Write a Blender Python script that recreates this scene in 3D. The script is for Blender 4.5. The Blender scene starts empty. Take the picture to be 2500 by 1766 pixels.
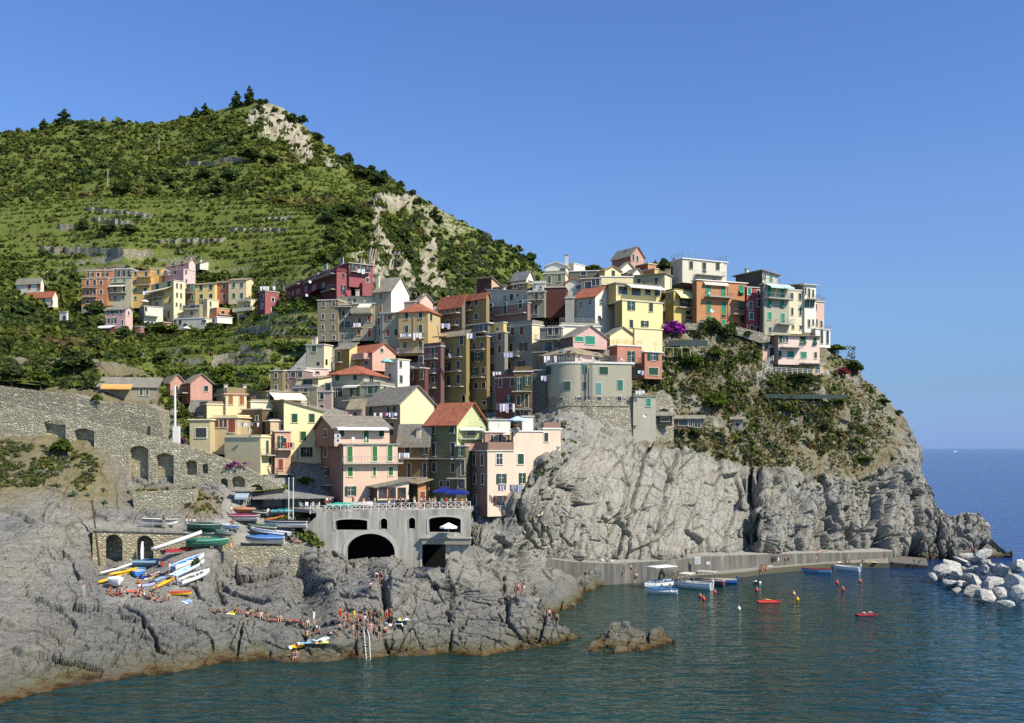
import bpy, bmesh, math, random
import numpy as np
from mathutils import Vector, Matrix, noise as mnoise
from mathutils.bvhtree import BVHTree
from mathutils.geometry import tessellate_polygon
R = math.radians
rnd = random.Random(7)
rng = np.random.default_rng(7)
S = bpy.context.scene
COL = S.collection

# ---------------------------------------------------------------- camera, sky, sun, exposure
F, CX, HY, ZC = 2400.0, 1250.0, 1095.0, 22.2      # focal length in photo pixels, horizon row, eye height
cd = bpy.data.cameras.new('camera')
cam = bpy.data.objects.new('camera', cd); COL.objects.link(cam)
cd.sensor_fit = 'HORIZONTAL'; cd.sensor_width = 36; cd.lens = 36 * F / 2500
cd.shift_y = (HY - 883) / 2500
cd.clip_start = 1; cd.clip_end = 90000
cam.location = (0, 0, ZC); cam.rotation_euler = (R(90), 0, 0)
S.camera = cam

SUN_EL, SUN_AZ = 43.0, 125.0                       # azimuth clockwise from +Y (the view direction)
w = bpy.data.worlds.new('World'); S.world = w; w.use_nodes = True
nt = w.node_tree
sky = nt.nodes.new('ShaderNodeTexSky'); sky.sky_type = 'NISHITA'; sky.sun_disc = False
sky.sun_elevation = R(SUN_EL); sky.sun_rotation = R(SUN_AZ)
sky.altitude = 20; sky.air_density = 1.0; sky.dust_density = 0.0; sky.ozone_density = 4.5
bg = nt.nodes['Background']; bg.inputs['Strength'].default_value = 0.097
wb = nt.nodes.new('ShaderNodeMix'); wb.data_type = 'RGBA'; wb.blend_type = 'MULTIPLY'; wb.inputs[0].default_value = 1   # the camera's cool white balance
wb.inputs[7].default_value = (0.86, 1.0, 1.22, 1)
nt.links.new(sky.outputs['Color'], wb.inputs[6])
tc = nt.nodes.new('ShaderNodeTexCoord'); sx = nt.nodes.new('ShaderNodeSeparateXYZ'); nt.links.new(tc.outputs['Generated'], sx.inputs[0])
hz = nt.nodes.new('ShaderNodeValToRGB'); nt.links.new(sx.outputs[2], hz.inputs[0])        # dimming painted into the sky colour, strongest low over the horizon
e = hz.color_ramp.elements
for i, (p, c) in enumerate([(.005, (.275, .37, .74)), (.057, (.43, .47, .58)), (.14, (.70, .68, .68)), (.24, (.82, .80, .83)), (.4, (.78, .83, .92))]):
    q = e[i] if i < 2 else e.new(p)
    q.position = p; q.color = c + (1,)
hm = nt.nodes.new('ShaderNodeMix'); hm.data_type = 'RGBA'; hm.blend_type = 'MULTIPLY'     # dims the view side only; sky behind the camera left bright for added fill
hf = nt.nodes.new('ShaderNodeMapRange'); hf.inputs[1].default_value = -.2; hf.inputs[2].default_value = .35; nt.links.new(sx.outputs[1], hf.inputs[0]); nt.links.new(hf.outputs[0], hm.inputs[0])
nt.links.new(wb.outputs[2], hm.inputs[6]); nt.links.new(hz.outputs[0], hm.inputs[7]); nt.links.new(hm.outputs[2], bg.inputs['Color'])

sd = bpy.data.lights.new('sun', 'SUN'); sd.energy = 4.0; sd.angle = R(0.5); sd.color = (1, 0.925, 0.79)
sun = bpy.data.objects.new('sun', sd); COL.objects.link(sun)
sv = Vector((math.sin(R(SUN_AZ)) * math.cos(R(SUN_EL)), math.cos(R(SUN_AZ)) * math.cos(R(SUN_EL)), math.sin(R(SUN_EL))))
sun.rotation_euler = sv.to_track_quat('Z', 'Y').to_euler(); sun.location = sv * 300

S.view_settings.view_transform = 'Standard'; S.view_settings.look = 'None'
S.view_settings.exposure = 0.68; S.view_settings.gamma = 1.0
S.render.engine = 'CYCLES'
S.cycles.use_denoising = False
S.cycles.max_bounces = 5; S.cycles.diffuse_bounces = 3; S.cycles.glossy_bounces = 2
S.cycles.transmission_bounces = 2; S.cycles.transparent_max_bounces = 4
S.cycles.caustics_reflective = False; S.cycles.caustics_refractive = False

# ---------------------------------------------------------------- helpers
def at(px, py, Y):
    return Vector(((px - CX) * Y / F, Y, ZC + (HY - py) * Y / F))
def wy(py): return ZC * F / (py - HY)              # distance of the water surface seen at a photo row

def lin(c):
    if isinstance(c, str):
        c = c.lstrip('#'); c = [int(c[i:i + 2], 16) / 255 for i in (0, 2, 4)]
        c = [x / 12.92 if x <= .04045 else ((x + .055) / 1.055) ** 2.4 for x in c]
    return tuple(c[:3]) + (1.0,)

def tag(o, label=None, cat=None, group=None, kind=None):
    if label: o['label'] = label
    if cat: o['category'] = cat
    if group: o['group'] = group
    if kind: o['kind'] = kind
    return o

def empty(name, loc, label=None, cat=None, group=None, rz=0):
    o = bpy.data.objects.new(name, None); COL.objects.link(o)
    o.empty_display_size = .2; o.location = loc; o.rotation_euler = (0, 0, rz)
    return tag(o, label, cat, group)

class MB:
    """collects shapes in world (or thing) coordinates and links them as one mesh object"""
    def __init__(s): s.v = []; s.f = []; s.m = []
    def add(s, vs, fs, mi=0):
        n = len(s.v); s.v += [tuple(v) for v in vs]
        for f in fs: s.f.append(tuple(n + i for i in f)); s.m.append(mi)
    def box(s, c, sx, sy, sz, mi=0, ax=None):
        """box centred at c; ax = three unit vectors"""
        c = Vector(c); a = ax or (Vector((1, 0, 0)), Vector((0, 1, 0)), Vector((0, 0, 1)))
        vs = [c + a[0] * (i * sx / 2) + a[1] * (j * sy / 2) + a[2] * (k * sz / 2) for k in (-1, 1) for j in (-1, 1) for i in (-1, 1)]
        s.add(vs, [(0, 2, 3, 1), (4, 5, 7, 6), (0, 1, 5, 4), (2, 6, 7, 3), (0, 4, 6, 2), (1, 3, 7, 5)], mi)
    def bar(s, a, b, r, n=5, mi=0, r2=None):
        a, b = Vector(a), Vector(b); d = (b - a)
        if d.length < 1e-6: return
        d.normalize(); u = d.orthogonal().normalized(); w_ = d.cross(u); r2 = r if r2 is None else r2
        vs = []
        for k, (p, q) in enumerate(((a, r), (b, r2))):
            for i in range(n):
                t = 2 * math.pi * i / n; vs.append(p + (u * math.cos(t) + w_ * math.sin(t)) * q)
        fs = [(i, (i + 1) % n, n + (i + 1) % n, n + i) for i in range(n)] + [tuple(range(n - 1, -1, -1)), tuple(range(n, 2 * n))]
        s.add(vs, fs, mi)
    def tube(s, pts, r, n=5, mi=0):
        for a, b in zip(pts, pts[1:]): s.bar(a, b, r, n, mi)
    def prism(s, pts, d, mi=0):
        """polygon pts (3D, planar) extruded by vector d"""
        n = len(pts); pts = [Vector(p) for p in pts]; d = Vector(d)
        s.add(pts + [p + d for p in pts], [tuple(range(n - 1, -1, -1)), tuple(range(n, 2 * n))] + [(i, (i + 1) % n, n + (i + 1) % n, n + i) for i in range(n)], mi)
    def ball(s, c, rx, ry, rz, n=8, m=6, mi=0):
        c = Vector(c); vs = [c + Vector((0, 0, -rz))]
        for j in range(1, m):
            p = -math.pi / 2 + math.pi * j / m
            for i in range(n):
                t = 2 * math.pi * i / n
                vs.append(c + Vector((rx * math.cos(p) * math.cos(t), ry * math.cos(p) * math.sin(t), rz * math.sin(p))))
        vs.append(c + Vector((0, 0, rz))); L = len(vs) - 1; fs = []
        for i in range(n):
            k = (i + 1) % n; fs.append((0, 1 + k, 1 + i)); b = 1 + (m - 2) * n; fs.append((L, b + i, b + k))
            for j in range(m - 2): fs.append((1 + j * n + i, 1 + j * n + k, 1 + (j + 1) * n + k, 1 + (j + 1) * n + i))
        s.add(vs, fs, mi)
    def build(s, name, mats, parent=None, loc=None, smooth=False, recalc=True):
        me = bpy.data.meshes.new(name); o0 = Vector(loc) if loc is not None else Vector((0, 0, 0))
        me.from_pydata([tuple(Vector(v) - o0) for v in s.v], [], s.f)
        for m_ in (mats if isinstance(mats, (list, tuple)) else [mats]): me.materials.append(m_)
        me.polygons.foreach_set('material_index', s.m)
        if smooth: me.polygons.foreach_set('use_smooth', [True] * len(s.f))
        if recalc:
            bm = bmesh.new(); bm.from_mesh(me); bmesh.ops.recalc_face_normals(bm, faces=bm.faces); bm.to_mesh(me); bm.free()
        o = bpy.data.objects.new(name, me); COL.objects.link(o)
        if parent is not None: o.parent = parent
        if loc is not None and parent is None: o.location = loc
        return o

def children(o): return [c for c in bpy.data.objects if c.parent == o]
def copy_tree(o, parent=None):
    c = o.copy(); COL.objects.link(c)
    for k in ('label', 'group'):
        if k in c and parent is None: del c[k]
    if parent is not None: c.parent = parent
    for ch in o.children: copy_tree(ch, c)
    return c

# ---------------------------------------------------------------- materials
class NT:
    def __init__(s, name):
        s.m = bpy.data.materials.new(name); s.m.use_nodes = True; s.t = s.m.node_tree
        s.b = s.t.nodes['Principled BSDF']; s.co = None
    def n(s, typ, **k):
        x = s.t.nodes.new('ShaderNode' + typ)
        for a, v in k.items(): setattr(x, a, v)
        return x
    def link(s, a, b): s.t.links.new(a, b)
    def pos(s):
        if s.co is None: s.co = s.n('NewGeometry').outputs['Position']
        return s.co
    def mapping(s, sc, rot=(0, 0, 0), src=None):
        src = src or s.pos()
        if any(rot):
            q = s.n('Mapping'); q.inputs['Rotation'].default_value = rot; s.link(src, q.inputs['Vector']); src = q.outputs[0]
        m = s.n('Mapping'); m.inputs['Scale'].default_value = sc
        s.link(src, m.inputs['Vector']); return m.outputs[0]
    def noise(s, scale, detail=4, rough=.55, vec=None, dist=0):
        x = s.n('TexNoise'); x.inputs['Scale'].default_value = scale; x.inputs['Detail'].default_value = detail
        x.inputs['Roughness'].default_value = rough; x.inputs['Distortion'].default_value = dist
        s.link(vec or s.pos(), x.inputs['Vector']); return x.outputs['Fac']
    def ramp(s, fac, stops):
        x = s.n('ValToRGB'); e = x.color_ramp.elements
        while len(e) < len(stops): e.new(.5)
        for i, (p, c) in enumerate(stops): e[i].position = p; e[i].color = lin(c) if not isinstance(c, (int, float)) else (c, c, c, 1)
        s.link(fac, x.inputs['Fac']); return x.outputs['Color']
    def mix(s, fac, a, b, mode='MIX'):
        x = s.n('Mix', data_type='RGBA', blend_type=mode)
        for i, v in ((0, fac), (6, a), (7, b)):
            if hasattr(v, 'is_linked') or hasattr(v, 'links'): s.link(v, x.inputs[i])
            elif i == 0: x.inputs[i].default_value = v
            else: x.inputs[i].default_value = lin(v)
        return x.outputs[2]
    def math(s, op, a, b=None):
        x = s.n('Math', operation=op)
        for i, v in enumerate((a, b)):
            if v is None: continue
            if hasattr(v, 'links'): s.link(v, x.inputs[i])
            else: x.inputs[i].default_value = v
        return x.outputs[0]
    def attr(s, name): 
        x = s.n('Attribute', attribute_name=name); return x
    def sep(s, v):
        x = s.n('SeparateXYZ'); s.link(v, x.inputs[0]); return x.outputs
    def bump(s, h, strength=.3, dist=.1):
        x = s.n('Bump'); x.inputs['Strength'].default_value = strength; x.inputs['Distance'].default_value = dist
        s.link(h, x.inputs['Height']); s.link(x.outputs[0], s.b.inputs['Normal'])
    def done(s, col=None, rough=.8, spec=.25, metal=0):
        if col is not None:
            if hasattr(col, 'links'): s.link(col, s.b.inputs['Base Color'])
            else: s.b.inputs['Base Color'].default_value = lin(col)
        s.b.inputs['Roughness'].default_value = rough; s.b.inputs['Specular IOR Level'].default_value = spec
        s.b.inputs['Metallic'].default_value = metal
        return s.m

_M = {}
def plain(col, rough=.6, spec=.3, name=None):
    k = ('p', col, rough)
    if k not in _M:
        t = NT(name or 'paint'); c = lin(col)
        n1 = t.noise(1.3, 3)
        _M[k] = t.done(t.mix(t.ramp(n1, [(.3, 0.0), (.7, .25)]), c, [x * .72 for x in c[:3]]), rough, spec)
    return _M[k]
def plaster(col, dirt=.5):
    """weathered limewash: blotches, rain streaks and patches of bare render"""
    k = ('w', col, dirt)
    if k not in _M:
        t = NT('plaster'); c = lin(col); g = .25 * c[0] + .6 * c[1] + .15 * c[2]
        c = [(x * .7 + g * .3) * 1.02 * k_ for x, k_ in zip(c[:3], (1.03, 1.0, .86))] + [1.0]
        blot = t.noise(.5, 6, .7)
        streak = t.noise(1.0, 4, .6, t.mapping((1.6, 1.6, .12)))
        fine = t.noise(5, 3)
        g = sum(c[:3]) / 3
        dark = [x * .62 + g * .08 for x in c[:3]]
        pale = [min(.85, x * .7 + .2) for x in c[:3]]
        a = t.mix(t.ramp(blot, [(.36, 0.0), (.64, dirt)]), c, dark)
        a = t.mix(t.ramp(streak, [(.48, 0.0), (.7, dirt * .9)]), a, [x * .6 + .03 for x in c[:3]])
        a = t.mix(t.ramp(fine, [(.5, 0.0), (.72, dirt * .7)]), a, pale)
        t.bump(fine, .25, .03)
        _M[k] = t.done(a, .9, .1)
    return _M[k]
def roofmat(kind):
    k = ('r', kind)
    if k not in _M:
        c, d, e = {'terra': ('#a8644a', '#87503c', '#b98a70'), 'slate': ('#8f897a', '#736d60', '#a9a292'), 'tan': ('#9a8d73', '#776c58', '#b3a68c'),
                'white': ('#dcdad2', '#b5b2aa', '#e8e6e0'), 'grey': ('#8b8984', '#6a6863', '#a6a39c')}[kind]
        t = NT('roof_' + kind)
        a = t.mix(t.ramp(t.noise(.9, 5, .7), [(.35, 0.0), (.65, 1.0)]), c, d)
        a = t.mix(t.ramp(t.noise(4, 3), [(.5, 0.0), (.75, .7)]), a, e)
        wv = t.n('TexWave', wave_type='BANDS', bands_direction='DIAGONAL'); wv.inputs['Scale'].default_value = 3.1; wv.inputs['Distortion'].default_value = 2.5
        t.link(t.pos(), wv.inputs['Vector']); t.bump(wv.outputs['Fac'], .3, .05)
        _M[k] = t.done(a, .9, .1)
    return _M[k]
def stone(kind='wall'):
    k = ('s', kind)
    if k not in _M:
        t = NT('dry_stone_' + kind)
        P = {'wall': ('#959079', '#bdb69c', '#a8a188', '#746e5d'), 'warm': ('#a0967b', '#c7bb9a', '#b0a485', '#766c56'), 'dark': ('#86816f', '#aba48c', '#979079', '#645f50'), 'tower': ('#8f8a79', '#bfb8a2', '#a59d88', '#5c5747')}[kind]
        v = t.n('TexVoronoi', feature='F1'); v.inputs['Scale'].default_value = 1.0
        m_ = t.mapping((1.9, 1.9, 4.2)); t.link(m_, v.inputs['Vector'])
        v2 = t.n('TexVoronoi', feature='DISTANCE_TO_EDGE'); v2.inputs['Scale'].default_value = 1.0; t.link(m_, v2.inputs['Vector'])
        sp = t.n('SeparateColor'); t.link(v.outputs['Color'], sp.inputs[0])
        a = t.ramp(sp.outputs[0], [(0, P[0]), (.5, P[2]), (.85, P[1]), (1, '#d3ccb6')])
        a = t.mix(t.ramp(t.noise(.35, 4), [(.4, 0.0), (.7, .5)]), a, P[0])
        a = t.mix(t.ramp(v2.outputs['Distance'], [(0, .8), (.12, 0.0)]), a, P[3])
        t.bump(t.ramp(v2.outputs['Distance'], [(0, 0.0), (.25, 1.0)]), .7, .12)
        _M[k] = t.done(a, .95, .08)
    return _M[k]
def concrete(col='#8d8a80'):
    k = ('c', col)
    if k not in _M:
        t = NT('concrete'); c = lin(col)
        st = t.noise(1.0, 5, .65, t.mapping((1.1, 1.1, .1)))
        a = t.mix(t.ramp(st, [(.38, 0.0), (.6, 1.0)]), [x * .6 for x in c[:3]], c)
        a = t.mix(t.ramp(st, [(.6, 0.0), (.74, .8)]), a, [min(.7, x * 1.7) for x in c[:3]])
        a = t.mix(t.ramp(t.noise(.5, 5), [(.5, 0.0), (.75, .45)]), a, [x * .6 for x in c[:3]])
        t.bump(t.noise(3, 5), .3, .08)
        _M[k] = t.done(a, .92, .12)
    return _M[k]
def leafmat(name, gloss=.5):
    k = ('l', name)
    if k not in _M:
        t = NT(name); at_ = t.attr('tint')
        oi = t.n('ObjectInfo')
        a = t.mix(t.ramp(t.noise(.9, 3), [(.35, 0.0), (.7, .5)]), at_.outputs['Color'], [.5, .5, .42], 'MULTIPLY')
        a2 = t.mix(1.0, a, [1.55, 1.55, 1.3], 'MULTIPLY')
        df = t.n('BsdfDiffuse'); tr = t.n('BsdfTranslucent'); ms = t.n('MixShader'); ms.inputs[0].default_value = .36
        t.link(a2, df.inputs[0]); t.link(a2, tr.inputs[0]); t.link(df.outputs[0], ms.inputs[1]); t.link(tr.outputs[0], ms.inputs[2])
        t.link(ms.outputs[0], t.t.nodes['Material Output'].inputs[0])
        _M[k] = t.m
    return _M[k]
GLASS = NT('dark_glass'); GLASS = GLASS.done(GLASS.ramp(GLASS.noise(.6, 2), [(.35, '#15191c'), (.7, '#3a4246')]), .18, .5)
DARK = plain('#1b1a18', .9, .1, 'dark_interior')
WHITE = plain('#dddad0', .6, .3, 'white_paint')
METAL = plain('#8f9292', .45, .5, 'grey_metal')
IRON = plain('#55544f', .6, .4, 'weathered_iron')
WOOD = plain('#6b4a32', .7, .2, 'brown_wood')
# ---------------------------------------------------------------- numpy noise for the rock and hill surfaces
_prm = rng.permutation(4096)
def _h(ix, iy, iz): return _prm[(ix + _prm[(iy + _prm[iz & 4095]) & 4095]) & 4095]
_grad = rng.normal(size=(4096, 3)); _grad /= np.linalg.norm(_grad, axis=1)[:, None]
def perlin(p):
    i = np.floor(p).astype(np.int64); f = p - i; u = f * f * f * (f * (f * 6 - 15) + 10); out = 0
    for dx in (0, 1):
        for dy in (0, 1):
            for dz in (0, 1):
                g = _grad[_h(i[:, 0] + dx, i[:, 1] + dy, i[:, 2] + dz)]
                d = f - np.array([dx, dy, dz])
                wgt = (u[:, 0] if dx else 1 - u[:, 0]) * (u[:, 1] if dy else 1 - u[:, 1]) * (u[:, 2] if dz else 1 - u[:, 2])
                out = out + wgt * (g * d).sum(1)
    return out * 1.5
def fbm(p, oct_=5, gain=.5):
    a, s_, o = 1.0, 0, 0
    for k in range(oct_): o = o + a * perlin(p * 2 ** k + 17.3 * k); s_ += a; a *= gain
    return o / s_
def facets(p, tilt=.5, seed=0):
    """broken-rock relief: every Voronoi cell is one tilted block; returns height and closeness to a joint"""
    i = np.floor(p).astype(np.int64); b1 = np.full(len(p), 9e9); b2 = b1.copy(); h = np.zeros(len(p))
    for dx in (-1, 0, 1):
        for dy in (-1, 0, 1):
            for dz in (-1, 0, 1):
                c = i + np.array([dx, dy, dz]); k = _h(c[:, 0] + seed, c[:, 1], c[:, 2])
                q = c + .5 + .75 * (_frnd[k] - .5); d = p - q; r2 = (d * d).sum(1)
                hh = _frnd2[k] + tilt * (d * _grad[k]).sum(1)
                n1 = r2 < b1
                b2 = np.where(n1, b1, np.minimum(b2, r2)); h = np.where(n1, hh, h); b1 = np.where(n1, r2, b1)
    return h, np.sqrt(b2) - np.sqrt(b1)
_frnd = rng.random((4096, 3)); _frnd2 = rng.random(4096)

def interp(pts, x):
    a = np.array(pts, float); return np.interp(x, a[:, 0], a[:, 1])
def rbf(ctrl):
    c = np.array(ctrl, float); n = len(c); xy = c[:, :2] / 100
    A = np.zeros((n + 3, n + 3)); d = np.linalg.norm(xy[:, None] - xy[None], axis=2)
    A[:n, :n] = d; A[:n, n] = 1; A[:n, n + 1:] = xy; A[n, :n] = 1; A[n + 1:, :n] = xy.T
    sol = np.linalg.solve(A, np.concatenate([c[:, 2], [0, 0, 0]]))
    def f(q):
        q = np.asarray(q, float) / 100; o = np.empty(len(q))
        for k in range(0, len(q), 20000):
            s_ = q[k:k + 20000]; o[k:k + 20000] = np.linalg.norm(s_[:, None] - xy[None], axis=2) @ sol[:n] + sol[n] + s_ @ sol[n + 1:]
        return o
    return f
def inpoly(x, y, poly):
    r = np.zeros(len(x), bool); n = len(poly)
    for i in range(n):
        (x1, y1), (x2, y2) = poly[i], poly[(i + 1) % n]
        if y1 == y2: continue
        r ^= ((y1 > y) != (y2 > y)) & (x < (x2 - x1) * (y - y1) / (y2 - y1) + x1)
    return r
def segdist(x, y, line):
    d = np.full(len(x), 9e9)
    for (x1, y1), (x2, y2) in zip(line, line[1:]):
        L = (x2 - x1) ** 2 + (y2 - y1) ** 2 or 1
        t = np.clip(((x - x1) * (x2 - x1) + (y - y1) * (y2 - y1)) / L, 0, 1)
        d = np.minimum(d, np.hypot(x - x1 - t * (x2 - x1), y - y1 - t * (y2 - y1)))
    return d
def soft(x, y, poly, e=10):
    d = segdist(x, y, list(poly) + [poly[0]]); return np.where(inpoly(x, y, poly), .5 + .5 * np.clip(d / e, 0, 1), .5 - .5 * np.clip(d / e, 0, 1))

GROUND = []                                        # bvh trees of everything one can stand on
def hit(px, py, dflt=None):
    best = None
    for k in range(30):                            # just over a skyline: take the first ground below
        d = (at(px, py + 3 * k, 100) - Vector((0, 0, ZC))).normalized()
        for b in GROUND:
            h = b.ray_cast(Vector((0, 0, ZC)), d)
            if h[0] is not None and (best is None or h[3] < best[1]): best = (h[0], h[3])
        if best: return best[0]
    return at(px, py, dflt or 150)
def drop(p, up=3.0):
    """the ground straight below p"""
    best = None
    for b in GROUND:
        h = b.ray_cast(Vector(p) + Vector((0, 0, up)), Vector((0, 0, -1)))
        if h[0] is not None and (best is None or h[0].z > best.z): best = h[0]
    return best if best is not None else Vector(p)

def np_mesh(name, V, Fq, mats, attrs=None, smooth=False):
    me = bpy.data.meshes.new(name); V = np.asarray(V, np.float32); Fq = np.asarray(Fq, np.int32); k = Fq.shape[1]
    me.vertices.add(len(V)); me.vertices.foreach_set('co', V.ravel())
    me.loops.add(Fq.size); me.loops.foreach_set('vertex_index', Fq.ravel())
    me.polygons.add(len(Fq)); me.polygons.foreach_set('loop_start', np.arange(0, Fq.size, k, dtype=np.int32))
    me.update(calc_edges=True)
    for m_ in (mats if isinstance(mats, (list, tuple)) else [mats]): me.materials.append(m_)
    for n_, a in (attrs or {}).items():
        at_ = me.attributes.new(n_, 'FLOAT_COLOR', 'POINT'); c = np.ones((len(V), 4), np.float32); c[:, :a.shape[1]] = a
        at_.data.foreach_set('color', c.ravel())
    if smooth: me.polygons.foreach_set('use_smooth', [True] * len(Fq))
    o = bpy.data.objects.new(name, me); COL.objects.link(o); return o

def cracks(p, w_):
    """long wandering joints: 1 along the line, falling off over w_"""
    return np.exp(-((perlin(p) + .25 * perlin(p * 3.1 + 9)) / w_) ** 2)
class Sheet:
    """a piece of terrain: columns of photo pixels between two outlines, each point at its own distance"""
    def __init__(s, us, top, bot, nv, ctrl, ease=1.0):
        s.us = np.asarray(us, float); s.nv = nv; nu = len(s.us)
        t = interp(top, s.us); b = interp(bot, s.us); v = np.linspace(0, 1, nv) ** ease
        s.px = np.repeat(s.us[:, None], nv, 1); s.py = b[:, None] + (t - b)[:, None] * v[None]
        s.dep = rbf(ctrl); Y = s.dep(np.stack([s.px.ravel(), s.py.ravel()], 1)).reshape(nu, nv)
        s.P = np.stack([(s.px - CX) * Y / F, Y, ZC + (HY - s.py) * Y / F], 2)
        s.renorm()
    def renorm(s):
        du = np.gradient(s.P, axis=0); dv = np.gradient(s.P, axis=1); n = np.cross(du, dv)
        n /= np.linalg.norm(n, axis=2)[..., None] + 1e-9
        q = s.P - np.array([0, 0, ZC]); q /= np.linalg.norm(q, axis=2)[..., None]; q[..., 2] -= .8
        f = (n * q).sum(2) > 0; n[f] *= -1; s.N = n
    def flat(s): return s.P.reshape(-1, 3), s.px.ravel(), s.py.ravel()
    def push_out(s, d):
        q = s.P - np.array([0, 0, ZC]); q /= -np.linalg.norm(q, axis=2)[..., None]; q[..., 2] += 1.0; q /= np.linalg.norm(q, axis=2)[..., None]; s.P += q * np.asarray(d).reshape(s.px.shape)[..., None]
    def push(s, d): s.P += s.N * np.asarray(d).reshape(s.px.shape)[..., None]
    def build(s, name, mat, attr=None, back=(4, 12, 30), drop_=(1.0, 5, 16), low=None, smooth=False):
        P = s.P; A = attr.reshape(P.shape[0], P.shape[1], -1) if attr is not None else None
        rows = [P]; ar = [A]
        base = P[:, -1:, :].copy()
        for b, d in zip(back, drop_):
            q = base.copy(); q[..., 1] += b; q[..., 0] *= (q[..., 1] / (q[..., 1] - b)); q[..., 2] -= d; rows.append(q); ar.append(None if A is None else A[:, -1:, :])
        if low is not None:
            q = P[:, :1, :].copy(); q[..., 1] -= low[0]; q[..., 2] -= low[1]; rows.insert(0, q); ar.insert(0, None if A is None else A[:, :1, :])
        V = np.concatenate(rows, 1); nu, nv = V.shape[:2]; V = V.reshape(-1, 3)
        i = np.arange(nu * nv).reshape(nu, nv)
        Q = np.stack([i[:-1, :-1], i[1:, :-1], i[1:, 1:], i[:-1, 1:]], 2).reshape(-1, 4)
        at_ = {'mask': np.concatenate(ar, 1).reshape(nu * nv, -1)} if A is not None else None
        o = np_mesh(name, V, Q, mat, at_, smooth)
        GROUND.append(BVHTree.FromPolygons(V.tolist(), Q.tolist()))
        s.obj = o; return o
    def sample(s, u, v):
        """points for grid coordinates u, v in 0..1"""
        nu, nv = s.px.shape; x = np.clip(u * (nu - 1), 0, nu - 1.001); y = np.clip(v * (nv - 1), 0, nv - 1.001)
        i = x.astype(int); j = y.astype(int); a = (x - i)[:, None]; b = (y - j)[:, None]
        def g(A): return A[i, j] * (1 - a) * (1 - b) + A[i + 1, j] * a * (1 - b) + A[i, j + 1] * (1 - a) * b + A[i + 1, j + 1] * a * b
        return g(s.P), g(s.N), g(s.px[..., None])[:, 0], g(s.py[..., None])[:, 0]

# ---------------------------------------------------------------- terrain materials
def rockmat(name, cols, streak_rot, algae=True, crk=(.16, .22, .75), bd=.24):
    t = NT(name); mk = t.attr('mask'); ms = t.n('SeparateColor'); t.link(mk.outputs['Color'], ms.inputs[0])
    P = t.pos()
    big = t.noise(.09, 6, .65); mid = t.noise(.5, 6, .7); fine = t.noise(3.2, 5, .7)
    st = t.noise(1.0, 6, .7, t.mapping((.35, .35, 2.6), streak_rot))
    a = t.mix(t.ramp(big, [(.38, 0.0), (.62, 1.0)]), cols[0], cols[1])
    a = t.mix(t.ramp(mid, [(.42, 0.0), (.68, .75)]), a, cols[2])
    a = t.mix(t.ramp(st, [(.5, 0.0), (.66, .6)]), a, cols[3])
    a = t.mix(t.ramp(st, [(.28, .75), (.4, 0.0)]), a, cols[4])
    a = t.mix(t.ramp(fine, [(.52, 0.0), (.74, .55)]), a, cols[5])
    a = t.mix(t.ramp(fine, [(.25, .6), (.42, 0.0)]), a, cols[4])
    if algae:
        z = t.math('ADD', t.sep(P)[2], t.math('MULTIPLY', t.math('SUBTRACT', mid, .5), 2.2))
        a = t.mix(t.ramp(t.math('MULTIPLY', z, .1), [(.12, .55), (.5, 0.0)]), a, '#55564f')      # black lichen of the splash zone
        a = t.mix(t.ramp(t.math('MULTIPLY', z, .25), [(.1, .85), (.42, 0.0)]), a, '#615d42')
        a = t.mix(t.ramp(t.math('MULTIPLY', z, .5), [(.08, .9), (.33, 0.0)]), a, '#5f4b2a')
        a = t.mix(t.ramp(t.math('MULTIPLY', z, .5), [(-.0, 1.0), (.13, 0.0)]), a, '#3a2c16')
    a = t.mix(t.ramp(t.noise(1.1, 5, .75, t.mapping((1, 1, 2.2), streak_rot)), [(.66, 0.0), (.74, .75)]), a, '#cbc7bb')      # quartz veins
    a = t.mix(t.ramp(t.noise(.22, 5, .7), [(.52, 0.0), (.66, .5)]), a, cols[4])
    soil = t.mix(t.ramp(mid, [(.35, 0.0), (.65, 1.0)]), '#6f6a4a', '#857a60')
    a = t.mix(t.math('MULTIPLY', ms.outputs[2], .55), a, t.mix(t.ramp(mid, [(.35, 0.0), (.65, 1.0)]), '#b0ada3', '#a39b86'))
    a = t.mix(ms.outputs[1], a, soil)
    pav = t.mix(t.ramp(mid, [(.35, 0.0), (.7, 1.0)]), '#8d8a80', '#a5a196')
    a = t.mix(ms.outputs[0], a, pav)
    vm = t.n('TexVoronoi', feature='DISTANCE_TO_EDGE'); vm.inputs['Scale'].default_value = 1.0
    wv = t.n('VectorMath', operation='ADD'); nv_ = t.n('TexNoise'); nv_.inputs['Scale'].default_value = .8; nv_.inputs['Detail'].default_value = 4; t.link(P, nv_.inputs['Vector']); t.link(t.mapping(crk, streak_rot), wv.inputs[0]); t.link(nv_.outputs['Color'], wv.inputs[1]); t.link(wv.outputs[0], vm.inputs['Vector'])
    h = t.math('ADD', t.math('ADD', t.math('MULTIPLY', st, .8), fine), t.math('MULTIPLY', t.ramp(vm.outputs['Distance'], [(0, 0.0), (.06, 1.0)]), .38))
    t.bump(h, 1.0, bd)
    return t.done(a, .92, .15)
ROCK = rockmat('shore_rock', ['#757470', '#878374', '#7f7d79', '#99968c', '#605e59', '#b6b2a6'], (.35, .15, .3))
CLIFF = rockmat('cliff_rock', ['#8f8e87', '#9b9686', '#82817b', '#a8a59a', '#605e58', '#c2bfb5'], (0, 1.15, .2), True, (.16, .4, .9), .3)

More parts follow.
